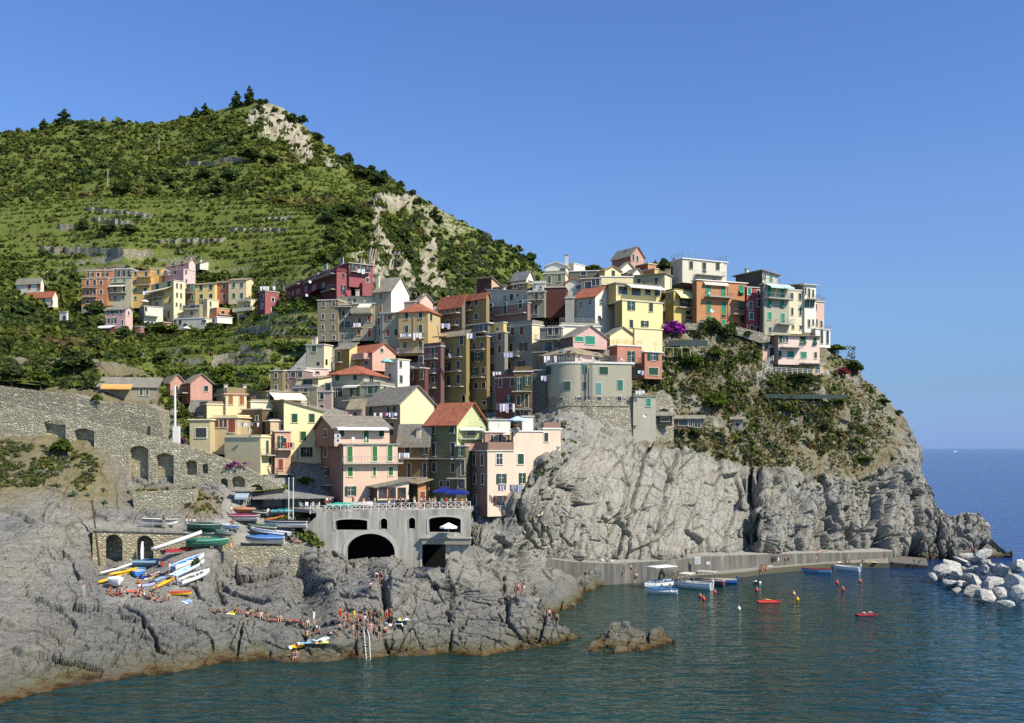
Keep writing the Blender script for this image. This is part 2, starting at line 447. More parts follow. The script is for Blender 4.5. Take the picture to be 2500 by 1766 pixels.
def hillmat():
    t = NT('hillside_ground'); mk = t.attr('mask'); ms = t.n('SeparateColor'); t.link(mk.outputs['Color'], ms.inputs[0])
    mid = t.noise(.12, 6, .7); fine = t.noise(.9, 5, .7)
    a = t.mix(t.ramp(mid, [(.35, 0.0), (.65, 1.0)]), '#4a5926', '#626a32')
    a = t.mix(t.ramp(fine, [(.45, 0.0), (.7, .8)]), a, '#737943')
    a = t.mix(t.ramp(fine, [(.28, .7), (.42, 0.0)]), a, '#4a5228')
    nz = t.sep(t.n('NewGeometry').outputs['Normal'])[2]
    wall = t.ramp(t.noise(1.4, 4, .7), [(.3, '#7e7662'), (.5, '#9d9580'), (.7, '#b3ab96')])
    steep = t.math('MULTIPLY', t.ramp(nz, [(.42, 1.0), (.7, 0.0)]), ms.outputs[1])
    a = t.mix(steep, a, wall)
    st = t.noise(1.0, 6, .7, t.mapping((.5, .5, .12)))
    rk = t.ramp(st, [(.3, '#78705f'), (.5, '#a29a86'), (.7, '#b9b19d')])
    rk = t.mix(t.ramp(fine, [(.5, 0.0), (.7, .5)]), rk, '#7d735f')
    a = t.mix(ms.outputs[0], a, rk)
    t.bump(fine, .8, .5)
    return t.done(a, .95, .08)
HILLM = hillmat()

def seamat():
    t = NT('sea_water'); P = t.pos()

    n1 = t.noise(1.0, 2, .5, t.mapping((.42, .95, 1)), .5); n2 = t.noise(1.0, 2, .5, t.mapping((.1, .26, 1)), .3); n3 = t.noise(.02, 4)
    y = t.sep(P)[1]; x = t.sep(P)[0]
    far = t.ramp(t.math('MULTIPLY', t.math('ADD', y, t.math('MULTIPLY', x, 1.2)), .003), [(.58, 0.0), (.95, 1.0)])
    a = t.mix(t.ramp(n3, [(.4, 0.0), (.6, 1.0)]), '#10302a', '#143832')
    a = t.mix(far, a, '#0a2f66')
    t.bump(t.math('ADD', n1, t.math('MULTIPLY', n2, 1.2)), 1.0, .5)
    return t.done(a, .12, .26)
# ---------------------------------------------------------------- sea
def ring_plane():
    xs = [-30000, -6000, -1500, -500, 500, 1500, 6000, 30000]; ys = [-400, 60, 400, 1500, 6000, 20000, 60000]
    m = MB(); m.v = [(x, y, 0) for y in ys for x in xs]; n = len(xs)
    for j in range(len(ys) - 1):
        for i in range(n - 1): m.f.append((j * n + i, j * n + i + 1, (j + 1) * n + i + 1, (j + 1) * n + i)); m.m.append(0)
    return m
tag(ring_plane().build('sea', seamat()), kind='structure')

# ---------------------------------------------------------------- shore rocks (left and centre foreground)
WL = [(-80, 1735), (89, 1692), (180, 1676), (250, 1666), (330, 1650), (470, 1634), (545, 1615), (650, 1611), (760, 1617), (850, 1606), (950, 1600), (1080, 1595), (1180, 1601), (1260, 1589), (1320, 1579), (1380, 1567), (1420, 1557)]
SH_TOP = [(-80, 870), (250, 880), (350, 905), (450, 1000), (560, 1100), (620, 1180), (700, 1195), (765, 1300), (800, 1335), (850, 1362), (960, 1358), (1010, 1380), (1085, 1389), (1096, 1402), (1112, 1438), (1180, 1443), (1230, 1455), (1255, 1448), (1290, 1438), (1315, 1448), (1329, 1482), (1338, 1502), (1362, 1530), (1399, 1547), (1420, 1556)]
SH = [(x, y, wy(y)) for x, y in WL] + [
 (820, 1556, 104.6), (900, 1548, 106), (700, 1545, 106), (950, 1520, 108), (1000, 1550, 107.5), (820, 1480, 112), (900, 1440, 118), (1000, 1420, 122), (1050, 1380, 128), (950, 1380, 127), (800, 1432, 121), (785, 1380, 133), (830, 1385, 134),
 (1100, 1500, 113), (1200, 1480, 116), (1290, 1442, 119), (1250, 1540, 111.5), (1315, 1450, 118.5), (1338, 1502, 115.5), (1362, 1530, 114),
 (89, 1600, 94), (300, 1580, 99.6), (500, 1560, 103.8), (600, 1500, 111), (300, 1505, 109), (100, 1480, 108.5), (250, 1466, 113.5), (400, 1470, 113.5), (470, 1482, 113), (560, 1500, 111.5), (-60, 1560, 95.5), (-60, 1400, 112),
 (300, 1440, 117), (400, 1420, 119.5), (500, 1390, 123), (300, 1400, 122), (420, 1380, 125), (530, 1345, 130), (250, 1397, 128), (350, 1392, 128.5), (450, 1345, 130), (275, 1335, 137), (355, 1335, 137), (440, 1318, 136), (560, 1388, 136.4), (640, 1372, 138.5), (720, 1400, 138), (600, 1405, 134), (742, 1442, 133), (650, 1390, 136.4),
 (89, 1400, 117), (150, 1300, 127), (89, 1300, 125), (200, 1330, 128), (228, 1290, 131), (-60, 1250, 130), (250, 1285, 132), (400, 1286, 132.6), (500, 1280, 134),
 (100, 1230, 134), (250, 1220, 138), (150, 1150, 141), (300, 1240, 138), (89, 1078, 146.6), (230, 1105, 146), (280, 1160, 144), (320, 1200, 146.6), (400, 1200, 146.6), (470, 1202, 146.8), (590, 1206, 148.5), (89, 1040, 154), (230, 1060, 154), (320, 1150, 153), (470, 1150, 154), (600, 1175, 155), (480, 1235, 140), (520, 1215, 145), (89, 1000, 162), (300, 1000, 164), (250, 960, 168), (89, 900, 188), (300, 920, 184), (450, 1060, 158), (-60, 1000, 158), (-60, 890, 190),
 (570, 1330, 137.2), (650, 1332, 137.6), (745, 1332, 138), (600, 1280, 142), (560, 1250, 143), (640, 1240, 146.5), (700, 1228, 147), (750, 1240, 146), (620, 1190, 152), (545, 1400, 131), (600, 1420, 129), (700, 1405, 130), (750, 1375, 135), (780, 1325, 138.6), (850, 1368, 138.5), (905, 1362, 139), (960, 1362, 138.6), (1010, 1384, 137.5), (1080, 1392, 137), (850, 1395, 133), (900, 1390, 134), (700, 1450, 119)]
us = np.unique(np.concatenate([np.arange(-80, 90, 6), np.arange(90, 1421, 2.0)]))
shore = Sheet(us, SH_TOP, WL, 400, SH)
P, X, Y_ = shore.flat()
beach = soft(X, Y_, [(262, 1470), (255, 1420), (300, 1372), (440, 1338), (545, 1300), (560, 1345), (470, 1400), (440, 1440), (480, 1490), (400, 1478)], 14)
ramp_ = soft(X, Y_, [(520, 1310), (545, 1260), (540, 1200), (600, 1185), (760, 1190), (750, 1260), (690, 1290), (745, 1337), (545, 1340)], 12)
walk_ = soft(X, Y_, [(205, 1294), (205, 1272), (330, 1275), (545, 1268), (545, 1296)], 8)
ledge = soft(X, Y_, [(560, 1500), (700, 1535), (790, 1555), (940, 1550), (960, 1520), (820, 1490), (640, 1500)], 16)
smooth_ = np.clip(beach + ramp_ + walk_, 0, 1)
soilm = np.clip(soft(X, Y_, [(60, 1000), (200, 1030), (270, 1120), (300, 1230), (200, 1240), (120, 1200), (20, 1230), (-60, 1240), (-60, 1000)], 30) + soft(X, Y_, [(330, 1190), (470, 1190), (540, 1240), (500, 1265), (320, 1210)], 16) + soft(X, Y_, [(-80, 860), (400, 880), (520, 1060), (300, 1000), (-80, 1000)], 30), 0, 1)
Pr = P @ np.array(Matrix.Rotation(R(24), 3, 'Y') @ Matrix.Rotation(R(-18), 3, 'X')).T     # the beds dip
f1, j1 = facets(Pr / np.array([13, 7, 3.4]), 1.0); f2, j2 = facets(Pr / np.array([4.6, 2.2, 1.05]) + 40, 1.1, 9); f3, j3 = facets(Pr / np.array([1.3, .9, .36]) + 90, 1.1, 5)
d = .75 * (f1 - .5) + .24 * (f2 - .5) + .09 * (f3 - .5) + .55 * fbm(P / 10, 3) - .6 * np.exp(-(j1 / .03) ** 2) - .2 * np.exp(-(j2 / .045) ** 2)
amp = 1 - .93 * smooth_; amp *= 1 - .55 * ledge; amp *= 1 - .5 * soilm
d -= .5 * cracks(Pr / np.array([9, 5, 3.0]), .022) + .3 * cracks(Pr / np.array([4, 3, 1.2]) + 31, .03)
d *= amp
for line, w_, dep in [
    ([(300, 1478), (345, 1500), (352, 1530), (378, 1560), (386, 1585), (410, 1598), (470, 1570)], 3.5, 1.3), ([(130, 1500), (180, 1497), (250, 1480), (310, 1462)], 3, .9), ([(590, 1520), (583, 1570), (575, 1615)], 3, 1.2),
    ([(655, 1610), (660, 1585)], 3, .8), ([(230, 1585), (330, 1597), (450, 1575), (560, 1535)], 2.5, .5), ([(934, 1420), (940, 1470), (946, 1505)], 9, 2.6), ([(946, 1505), (975, 1470), (1010, 1435)], 6, 1.6),
    ([(790, 1440), (830, 1445), (880, 1447), (935, 1452)], 3, .7), ([(770, 1440), (800, 1440), (840, 1395)], 2.5, .5), ([(1096, 1540), (1120, 1520), (1130, 1540)], 3, .9), ([(1225, 1545), (1260, 1550), (1310, 1553)], 3, .8),
    ([(955, 1570), (938, 1590)], 4, .8), ([(870, 1565), (872, 1605)], 3, .8), ([(937, 1565), (955, 1597)], 3.5, .9), ([(560, 1400), (590, 1420), (620, 1425)], 3, .8), ([(1090, 1495), (1094, 1520)], 3, .8), ([(1230, 1420), (1231, 1455), (1260, 1470)], 3, 1.0),
    ([(500, 1395), (520, 1400), (545, 1470)], 6, 1.1), ([(900, 1405), (930, 1400), (1000, 1350), (1040, 1330)], 4, 1.0), ([(980, 1400), (1010, 1370), (1060, 1350)], 4, 1.0), ([(830, 1520), (760, 1530), (700, 1520)], 3, .6), ([(960, 1530), (1050, 1510), (1120, 1470)], 4, .9)]:
    sd_ = segdist(X + 3 * fbm(P / 2.0, 3) * 3, Y_, line); d -= dep * np.exp(-(sd_ / w_) ** 2) * (1 - .9 * beach)
v_ = np.repeat(np.linspace(0, 1, shore.nv)[None], len(us), 0).ravel()
d *= np.clip(v_ / .09, .03, 1)
shore.push_out(d)
tag(shore.build('shore_rocks', ROCK, np.stack([np.clip(ramp_ * .9 + walk_ * .9 + beach * .6, 0, 1), soilm, 0 * soilm], 1), low=(2.5, 4), back=(3, 10, 22), drop_=(.8, 6, 18)), kind='structure')

# low rocks between the promontory and the quay
b2_bot = [(1000, 1440), (1100, 1475), (1340, 1499), (1390, 1488), (1425, 1468), (1430, 1448), (1460, 1433), (1500, 1424), (1545, 1418), (1560, 1412)]
b2_top = [(1000, 1405), (1085, 1400), (1098, 1350), (1148, 1320), (1185, 1342), (1240, 1372), (1300, 1382), (1345, 1393), (1385, 1402), (1405, 1415), (1450, 1392), (1500, 1395), (1540, 1408), (1560, 1410)]
cv = Sheet(np.arange(1000, 1561, 2.5), b2_top, b2_bot, 120, [(x, y, wy(y)) for x, y in b2_bot[2:]] + [(1000, 1410, 133), (1100, 1350, 138.5), (1148, 1322, 142), (1060, 1420, 129), (1200, 1400, 138), (1200, 1470, 131), (1180, 1350, 146), (1240, 1375, 147), (1300, 1385, 146), (1345, 1395, 147), (1385, 1405, 148), (1405, 1416, 150), (1360, 1440, 138), (1450, 1395, 158), (1500, 1398, 160), (1540, 1410, 161)])
P, X, Y_ = cv.flat(); Pr = P @ np.array(Matrix.Rotation(R(24), 3, 'Y')).T
f1, j1 = facets(Pr / np.array([7, 6, 4]) + 11, .8); f2, j2 = facets(Pr / np.array([2.6, 2.0, 1.2]) + 40, 1.0, 9)
rb = soft(X, Y_, [(1290, 1400), (1385, 1400), (1430, 1470), (1340, 1500), (1300, 1490)], 20)
d = (1.0 * (f1 - .5) + .45 * (f2 - .5) - .4 * np.exp(-(j1 / .07) ** 2) - .25 * np.exp(-(j2 / .09) ** 2)) * (1 - .7 * rb) + .7 * fbm(P / 6, 4)
for line in ([(1228, 1400), (1231, 1440)], [(1290, 1430), (1305, 1418), (1360, 1416)], [(1372, 1465), (1366, 1487)], [(1130, 1420), (1150, 1430)]):
    d -= .8 * np.exp(-(segdist(X, Y_, line) / 3) ** 2)
cv.push_out(d); tag(cv.build('cove_rocks', ROCK, np.zeros((len(d), 3)), low=(2, 4), back=(3, 8), drop_=(1, 6)), kind='structure')

# ---------------------------------------------------------------- headland: village slope and sea cliff
HD_TOP = [(560, 1140), (600, 1030), (660, 950), (720, 890), (770, 835), (840, 780), (900, 760), (1000, 755), (1100, 745), (1250, 705), (1400, 680), (1480, 655), (1560, 640), (1640, 640), (1700, 690), (1790, 720), (1850, 740), (1900, 760), (1960, 780), (2000, 830), (2014, 845), (2057, 876), (2086, 880), (2099, 899), (2105, 926), (2128, 939), (2159, 964), (2187, 1001), (2205, 1014), (2217, 1031), (2224, 1054), (2238, 1074), (2246, 1106), (2252, 1148), (2264, 1192), (2275, 1222), (2292, 1248), (2302, 1245), (2312, 1258), (2327, 1261), (2345, 1253), (2365, 1251), (2380, 1264), (2396, 1286), (2409, 1298), (2440, 1330), (2500, 1380)]
HD_BOT = [(560, 1262), (1142, 1262), (1170, 1395), (1400, 1425), (1800, 1412), (2170, 1394), (2260, 1396), (2420, 1400), (2500, 1404)]
HD = [(560, 1250, 149), (600, 1180, 153), (700, 1200, 153), (780, 1240, 151), (900, 1235, 153), (1100, 1235, 152), (1100, 1120, 166), (650, 1050, 168), (750, 1000, 182), (600, 960, 190), (700, 900, 206), (800, 900, 206), (850, 850, 216), (900, 765, 232), (1100, 760, 236), (1300, 720, 238), (1500, 680, 236), (1650, 670, 232), (1750, 725, 226), (1900, 765, 228), (2000, 830, 228),
 (1000, 900, 205), (900, 1000, 186), (1000, 1100, 168), (1050, 1000, 204), (1150, 1000, 206), (1250, 1020, 192), (1100, 900, 216), (1000, 960, 203), (1200, 850, 218), (1400, 850, 208), (1350, 780, 220), (1150, 1240, 150.5), (1190, 1262, 150), (1270, 1215, 147.6), (1330, 1120, 151.5), (1372, 1065, 158), (1200, 1335, 146), (1250, 1357, 150), (1320, 1352, 155), (1400, 1365, 159), (1500, 1368, 164), (1650, 1362, 168), (1800, 1350, 177), (1900, 1350, 182.5), (2000, 1345, 187.5), (2100, 1345, 192), (2200, 1350, 196), (2300, 1340, 197), (2400, 1330, 197),
 (1400, 1425, 158), (1800, 1405, 175), (2100, 1392, 189.5), (2300, 1398, 193), (1440, 1080, 170.5), (1480, 1080, 172.5), (1600, 1095, 177.5), (1700, 1100, 182.5), (1800, 1130, 187.5), (1828, 1150, 189.5), (1950, 1160, 194), (2100, 1170, 198), (2230, 1170, 204), (1400, 1000, 178.5), (1550, 1060, 178.5), (1600, 1050, 182), (1450, 1210, 164), (1700, 1220, 176), (1812, 1250, 182.5), (1858, 1250, 178.5), (1808, 1320, 179.5), (1860, 1320, 177.5), (1850, 1180, 184),
 (1650, 950, 193), (1750, 1000, 194), (1700, 850, 200), (1650, 800, 203), (1625, 850, 196), (1800, 880, 200.5), (1900, 950, 200), (1950, 925, 200.5), (1950, 880, 213), (2050, 950, 208), (2000, 1050, 204), (2150, 1050, 207), (2230, 1080, 210), (2100, 935, 218), (2050, 885, 223), (1850, 828, 204), (1770, 812, 203), (1720, 795, 203.2), (1865, 860, 204), (1900, 830, 212), (2010, 910, 206), (2300, 1260, 204), (2370, 1262, 205), (2450, 1335, 202), (2246, 1110, 211), (2270, 1215, 209)]
us = np.unique(np.concatenate([np.arange(560, 1150, 7), np.arange(1150, 2320, 1.6), np.arange(2320, 2410, 2), np.arange(2410, 2501, 6)]))
head = Sheet(us, HD_TOP, HD_BOT, 430, HD)
P, X, Y_ = head.flat()
cliffm = soft(X, Y_, [(1150, 1420), (1140, 1240), (1190, 1240), (1290, 1150), (1372, 1050), (1450, 1085), (1600, 1095), (1700, 1095), (1830, 1150), (1960, 1165), (2100, 1175), (2200, 1120), (2215, 1030), (2300, 1040), (2520, 1420)], 16)
slab = soft(X, Y_, [(1250, 1345), (1330, 1200), (1440, 1080), (1700, 1100), (1822, 1145), (1800, 1340), (1600, 1355), (1400, 1355)], 14)
a0 = R(22); Rm = np.array(Matrix.Rotation(-a0, 3, 'Y')).T           # beds run up to the right
Pr = P @ Rm
f1, j1 = facets(Pr / np.array([4.2, 9, 16]) + 3, .85); f2, j2 = facets(Pr / np.array([2.1, 4, 6.5]) + 55, 1.0, 3); f3, j3 = facets(P / np.array([1.5, 1.5, 2.6]) + 9, 1.1, 21); f4, j4 = facets(Pr / np.array([.7, 2, 3.5]) + 31, 1.0, 8)
rough_ = (-1.0 * cracks(Pr / np.array([3.4, 6, 7]) + 25, .03) - .4 * cracks(P / np.array([2, 2, 1.6]) + 35, .03) + 2.3 * (f1 - .5) + .95 * (f2 - .5) + .36 * (f3 - .5) - 1.2 * np.exp(-(j1 / .05) ** 2) - .7 * np.exp(-(j2 / .05) ** 2) + .8 * fbm(P / 6, 4))
smoothslab = (-.7 * cracks(Pr / np.array([3.6, 9, 14]) + 5, .02) - .35 * cracks(Pr / np.array([5, 5, 4]) + 15, .02) + 1.15 * (f1 - .5) + .3 * (f2 - .5) - .9 * np.exp(-(j1 / .022) ** 2) - .25 * np.exp(-(j2 / .03) ** 2) + .12 * (f3 - .5) + .25 * fbm(P / 3.5, 4))
strat = .55 * (f4 - .5) + .3 * (f2 - .5) + .5 * fbm(P / 5, 4)
stm = soft(X, Y_, [(1150, 1260), (1290, 1150), (1372, 1060), (1430, 1085), (1330, 1210), (1250, 1345), (1180, 1330)], 14)
d = cliffm * (slab * smoothslab + (1 - slab) * ((1 - stm) * rough_ + stm * strat)) + (1 - cliffm) * (1.3 * fbm(P / 7, 5) + .5 * (f3 - .5))
d *= np.where(X < 1150, .15, 1)
for line, w_, dep in [
    ([(1592, 1085), (1575, 1110), (1565, 1160), (1552, 1200), (1540, 1240), (1530, 1290), (1518, 1350)], 4, 1.6), ([(1530, 1105), (1500, 1140), (1475, 1180), (1455, 1220), (1440, 1275)], 2.6, .8), ([(1655, 1105), (1640, 1160), (1625, 1220), (1612, 1270), (1604, 1300)], 5, 1.3),
    ([(1517, 1168), (1534, 1190), (1528, 1225), (1516, 1260)], 2.6, .9), ([(1481, 1230), (1486, 1258)], 3.5, 1.0), ([(1377, 1265), (1373, 1305), (1393, 1335)], 2.6, .8), ([(1424, 1285), (1410, 1330), (1405, 1365)], 3.2, 1.1), ([(1400, 1325), (1398, 1350)], 3, .8),
    ([(1530, 1090), (1555, 1070), (1545, 1110), (1560, 1130)], 3, .8), ([(1662, 1130), (1668, 1175), (1690, 1180), (1700, 1260)], 2, .35), ([(1780, 1195), (1770, 1250)], 2, .3), ([(1450, 1275), (1500, 1278), (1540, 1255), (1600, 1235)], 2.5, .5), ([(1434, 1300), (1435, 1318), (1465, 1322)], 2, .5),
    ([(1834, 1150), (1828, 1200), (1822, 1250), (1817, 1300), (1812, 1350)], 5, 4.5), ([(1842, 1195), (1838, 1260), (1834, 1345)], 12, 6), ([(1850, 1150), (1848, 1200)], 5, 2.5), ([(1890, 1185), (1886, 1240), (1884, 1300)], 4, 2.2), ([(1900, 1215), (1890, 1250)], 3, 1.2),
    ([(2020, 1275), (2011, 1310), (2009, 1345)], 10, 6.5), ([(2024, 1240), (2040, 1275), (2068, 1300)], 4, 1.6), ([(2083, 1285), (2086, 1320), (2098, 1345)], 9, 5.5), ([(2064, 1300), (2064, 1345)], 5, 2.2), ([(2113, 1255), (2113, 1310), (2116, 1345)], 3, 1.6), ([(2000, 1240), (2008, 1205)], 3, 1.2),
    ([(2235, 1325), (2235, 1365), (2210, 1370)], 14, 7), ([(2250, 1330), (2225, 1345)], 8, 3.0), ([(2290, 1275), (2291, 1320), (2302, 1365)], 4, 1.6), ([(2295, 1265), (2310, 1275)], 4, 1.2), ([(1960, 1290), (1930, 1330)], 4, 1.2), ([(1990, 1250), (1970, 1300)], 3, .9),
    ([(1283, 1160), (1277, 1185), (1262, 1240), (1268, 1268), (1275, 1285)], 6, 2.8), ([(1290, 1290), (1300, 1320), (1318, 1345)], 3, 1.2), ([(1310, 1280), (1322, 1320)], 3, 1.0), ([(1330, 1290), (1325, 1345)], 3, .7), ([(1340, 1290), (1350, 1340)], 2.5, .6), ([(1215, 1310), (1250, 1340)], 6, 1.6), ([(1420, 1130), (1350, 1230), (1310, 1290)], 2, .4)]:
    d -= 1.15 * dep * np.exp(-(segdist(X + 5 * fbm(P / 1.6, 3), Y_, line) / (w_ * .8)) ** 2)
vtop = np.repeat(np.linspace(1, 0, head.nv)[None], len(us), 0).ravel(); d *= np.clip(vtop / .02, .2, 1)
head.push(d)
soilh = np.clip(1 - cliffm, 0, 1) * np.clip((X - 1540) / 40, 0, 1) * np.clip(.75 + 1.6 * fbm(P / 5, 4), 0, 1)
tag(head.build('headland', CLIFF, np.stack([0 * d, soilh, slab * cliffm], 1), back=(5, 16, 40), drop_=(1, 9, 40), low=(.5, 4)), kind='structure')

# ---------------------------------------------------------------- terraced hill
HL_TOP = [(-80, 325), (0, 322), (89, 318), (110, 303), (160, 293), (200, 294), (300, 297), (390, 302), (430, 290), (500, 280), (560, 262), (590, 252), (620, 245), (640, 246), (690, 264), (730, 294), (760, 325), (800, 356), (850, 401), (910, 420), (960, 446), (1020, 486), (1100, 530), (1160, 560), (1200, 585), (1260, 616), (1300, 642), (1330, 674), (1350, 705)]
HL_BOT = [(-80, 925), (250, 955), (400, 1005), (500, 1080), (620, 1200), (700, 1190), (800, 1000), (1000, 830), (1350, 745)]
HL = [(-60, 330, 700), (0, 322, 700), (160, 293, 700), (400, 302, 680), (640, 246, 620), (760, 325, 600), (900, 418, 590), (1100, 530, 560), (1250, 612, 540), (1340, 690, 530), (100, 450, 520), (300, 450, 500), (600, 400, 510), (800, 500, 430), (950, 500, 425), (1100, 620, 470), (1250, 680, 500), (1000, 650, 330), (1080, 740, 300), (920, 600, 360), (-60, 600, 390), (89, 620, 380), (300, 640, 345), (500, 650, 340), (700, 640, 330), (850, 650, 300), (950, 720, 262),
 (89, 740, 322), (250, 765, 313), (400, 812, 304), (480, 808, 305), (290, 817, 301), (150, 795, 316), (250, 835, 282), (350, 838, 286), (450, 838, 282), (570, 796, 304), (640, 778, 273), (600, 818, 276), (500, 760, 312), (320, 770, 316), (740, 760, 252), (840, 760, 246), (150, 850, 256), (300, 868, 242), (450, 862, 248), (600, 840, 250), (700, 800, 245), (770, 850, 232), (500, 900, 218), (650, 900, 214), (300, 900, 210), (89, 880, 205), (450, 990, 193.5), (520, 990, 193), (400, 995, 192), (600, 985, 190), (345, 955, 194), (500, 1060, 176), (620, 1180, 160), (700, 1150, 172), (800, 930, 215), (1000, 810, 245), (1350, 745, 330)]
hill = Sheet(np.arange(-80, 1351, 3.0), HL_TOP, HL_BOT, 240, HL)
P, X, Y_ = hill.flat()
TERR = [[(60, 700), (60, 505), (200, 490), (480, 480), (700, 500), (810, 560), (800, 650), (690, 700), (300, 660)], [(430, 430), (500, 390), (640, 395), (650, 430), (560, 445)], [(690, 420), (830, 415), (860, 450), (820, 480), (700, 480)], [(300, 960), (340, 860), (480, 830), (700, 760), (790, 760), (800, 880), (640, 960), (420, 960)], [(1010, 470), (1080, 520), (1180, 570), (1110, 590), (1020, 530)], [(-80, 640), (60, 640), (60, 500), (-80, 500)]]
tm = np.clip(sum(soft(X, Y_, p, 22) for p in TERR), 0, 1)
STEP = 4.0
zz = P[:, 2] + 1.6 * fbm(P / 60, 3); fr = (zz / STEP) % 1
stp = np.clip(fr / .22, 0, 1) - fr                                   # flat treads, steep dry-stone risers
hill.P[..., 2] += (tm * stp * STEP * .9).reshape(hill.px.shape)
crag = np.clip(sum(soft(X, Y_, p, 9) for p in [[(598, 285), (640, 250), (690, 262), (735, 300), (760, 345), (770, 395), (735, 405), (690, 350), (625, 330), (600, 325)], [(780, 370), (830, 400), (835, 410), (800, 410)], [(905, 490), (945, 475), (990, 475), (995, 520), (940, 530), (925, 580), (985, 610), (1010, 700), (1000, 740), (950, 660), (900, 600), (915, 540)],
    [(1035, 560), (1050, 560), (1065, 640), (1105, 730), (1050, 740), (1030, 650)], [(840, 640), (880, 612), (920, 620), (950, 690), (930, 720), (860, 700)], [(985, 480), (1000, 490), (1005, 530), (990, 520)]]), 0, 1)
f1, j1 = facets(P / np.array([7, 7, 16]) + 5, .9); f2, j2 = facets(P / np.array([3, 3, 6]) + 5, 1.0)
d = (1 - .8 * tm) * (7 * fbm(P / 55, 5) + 1.6 * fbm(P / 9, 4)) + crag * (5 * (f1 - .5) + 2.5 * (f2 - .5))
vt = np.repeat(np.linspace(1, 0, hill.nv)[None], len(hill.us), 0).ravel(); d *= np.clip(vt / .05, .1, 1) * np.clip((P[:, 1] - 180) / 120, .1, 1)
hill.renorm(); hill.push(d)
patch = np.clip(crag * 1.2 - .45 * np.clip(fbm(P / 11, 4) * 2.5 + .25, 0, 1), 0, 1)
tag(hill.build('hillside', HILLM, np.stack([patch, tm, 0 * tm], 1), back=(20, 80, 200), drop_=(3, 30, 120)), kind='structure')

# ---------------------------------------------------------------- quay: upper path on a sea wall, low landing below
def wxy(px, Y): return Vector(((px - CX) * Y / F, Y, 0))
CONC = [concrete('#75726a'), plain('#9c998f', .9, .1, 'quay_paving')]; CONC2 = concrete('#a39f93')
def strip(name, front, depth, zbot, mat, steps=4):
    """a solid with a curved seaward face; front = (px, Y, z of the top edge)"""
    pts = []
    for (a, b) in zip(front, front[1:]):
        for k in range(steps):
            t = k / steps; pts.append([a[i] + (b[i] - a[i]) * t for i in range(3)])
    pts.append(list(front[-1])); m = MB(); n = len(pts); V = []
    for px, Y, z in pts:
        p = wxy(px, Y); q = wxy(px - 4, Y + depth)
        V += [(p.x, p.y, zbot), (p.x, p.y, z), (q.x, q.y, z + .05), (q.x, q.y, zbot)]
    fs = []
    for i in range(n - 1):
        a = 4 * i; b = a + 4
        for k in range(4): fs.append((a + k, a + (k + 1) % 4, b + (k + 1) % 4, b + k))
    fs += [(0, 1, 2, 3), (4 * n - 4, 4 * n - 1, 4 * n - 2, 4 * n - 3)]
    m.add(V, fs); m.m = [1 if k < 4 * (n - 1) and k % 4 == 1 else 0 for k in range(len(fs))]; o = m.build(name, mat)
    GROUND.append(BVHTree.FromPolygons(m.v, m.f)); return tag(o, kind='structure')
QU = [(1290, 153, 5.3), (1323, 155.5, 4.9), (1402, 157.5, 4.0), (1506, 160.5, 3.4), (1643, 165, 3.4), (1719, 168.5, 3.7), (1803, 173.5, 3.35), (1900, 178.5, 3.0), (1982, 182.5, 2.75), (2080, 187, 2.4), (2160, 190, 2.2), (2180, 191, 2.2)]
strip('quay_path', QU, 7, -2.5, CONC)
QL = [(1640, 163.5, .35), (1690, 165.5, .8), (1760, 166.8, .9), (1819, 169.5, .9), (1888, 175, .9), (1951, 178.3, .9), (2014, 181.5, .9), (2090, 183, .9), (2172, 182.5, .9)]
strip('quay_landing', QL, 12, -2.5, [plain('#5f5b49', .9, .1, 'landing_concrete'), plain('#8f8b7e', .9, .1, 'landing_paving')])
strip('dock_slab', [(2172, 183.2, 1.0), (2215, 182.6, .75), (2266, 181.8, .5)], 12, -2.5, [plain('#3d3b36', .9, .1, 'dock_concrete'), plain('#6a675e', .9, .1, 'dock_paving')])
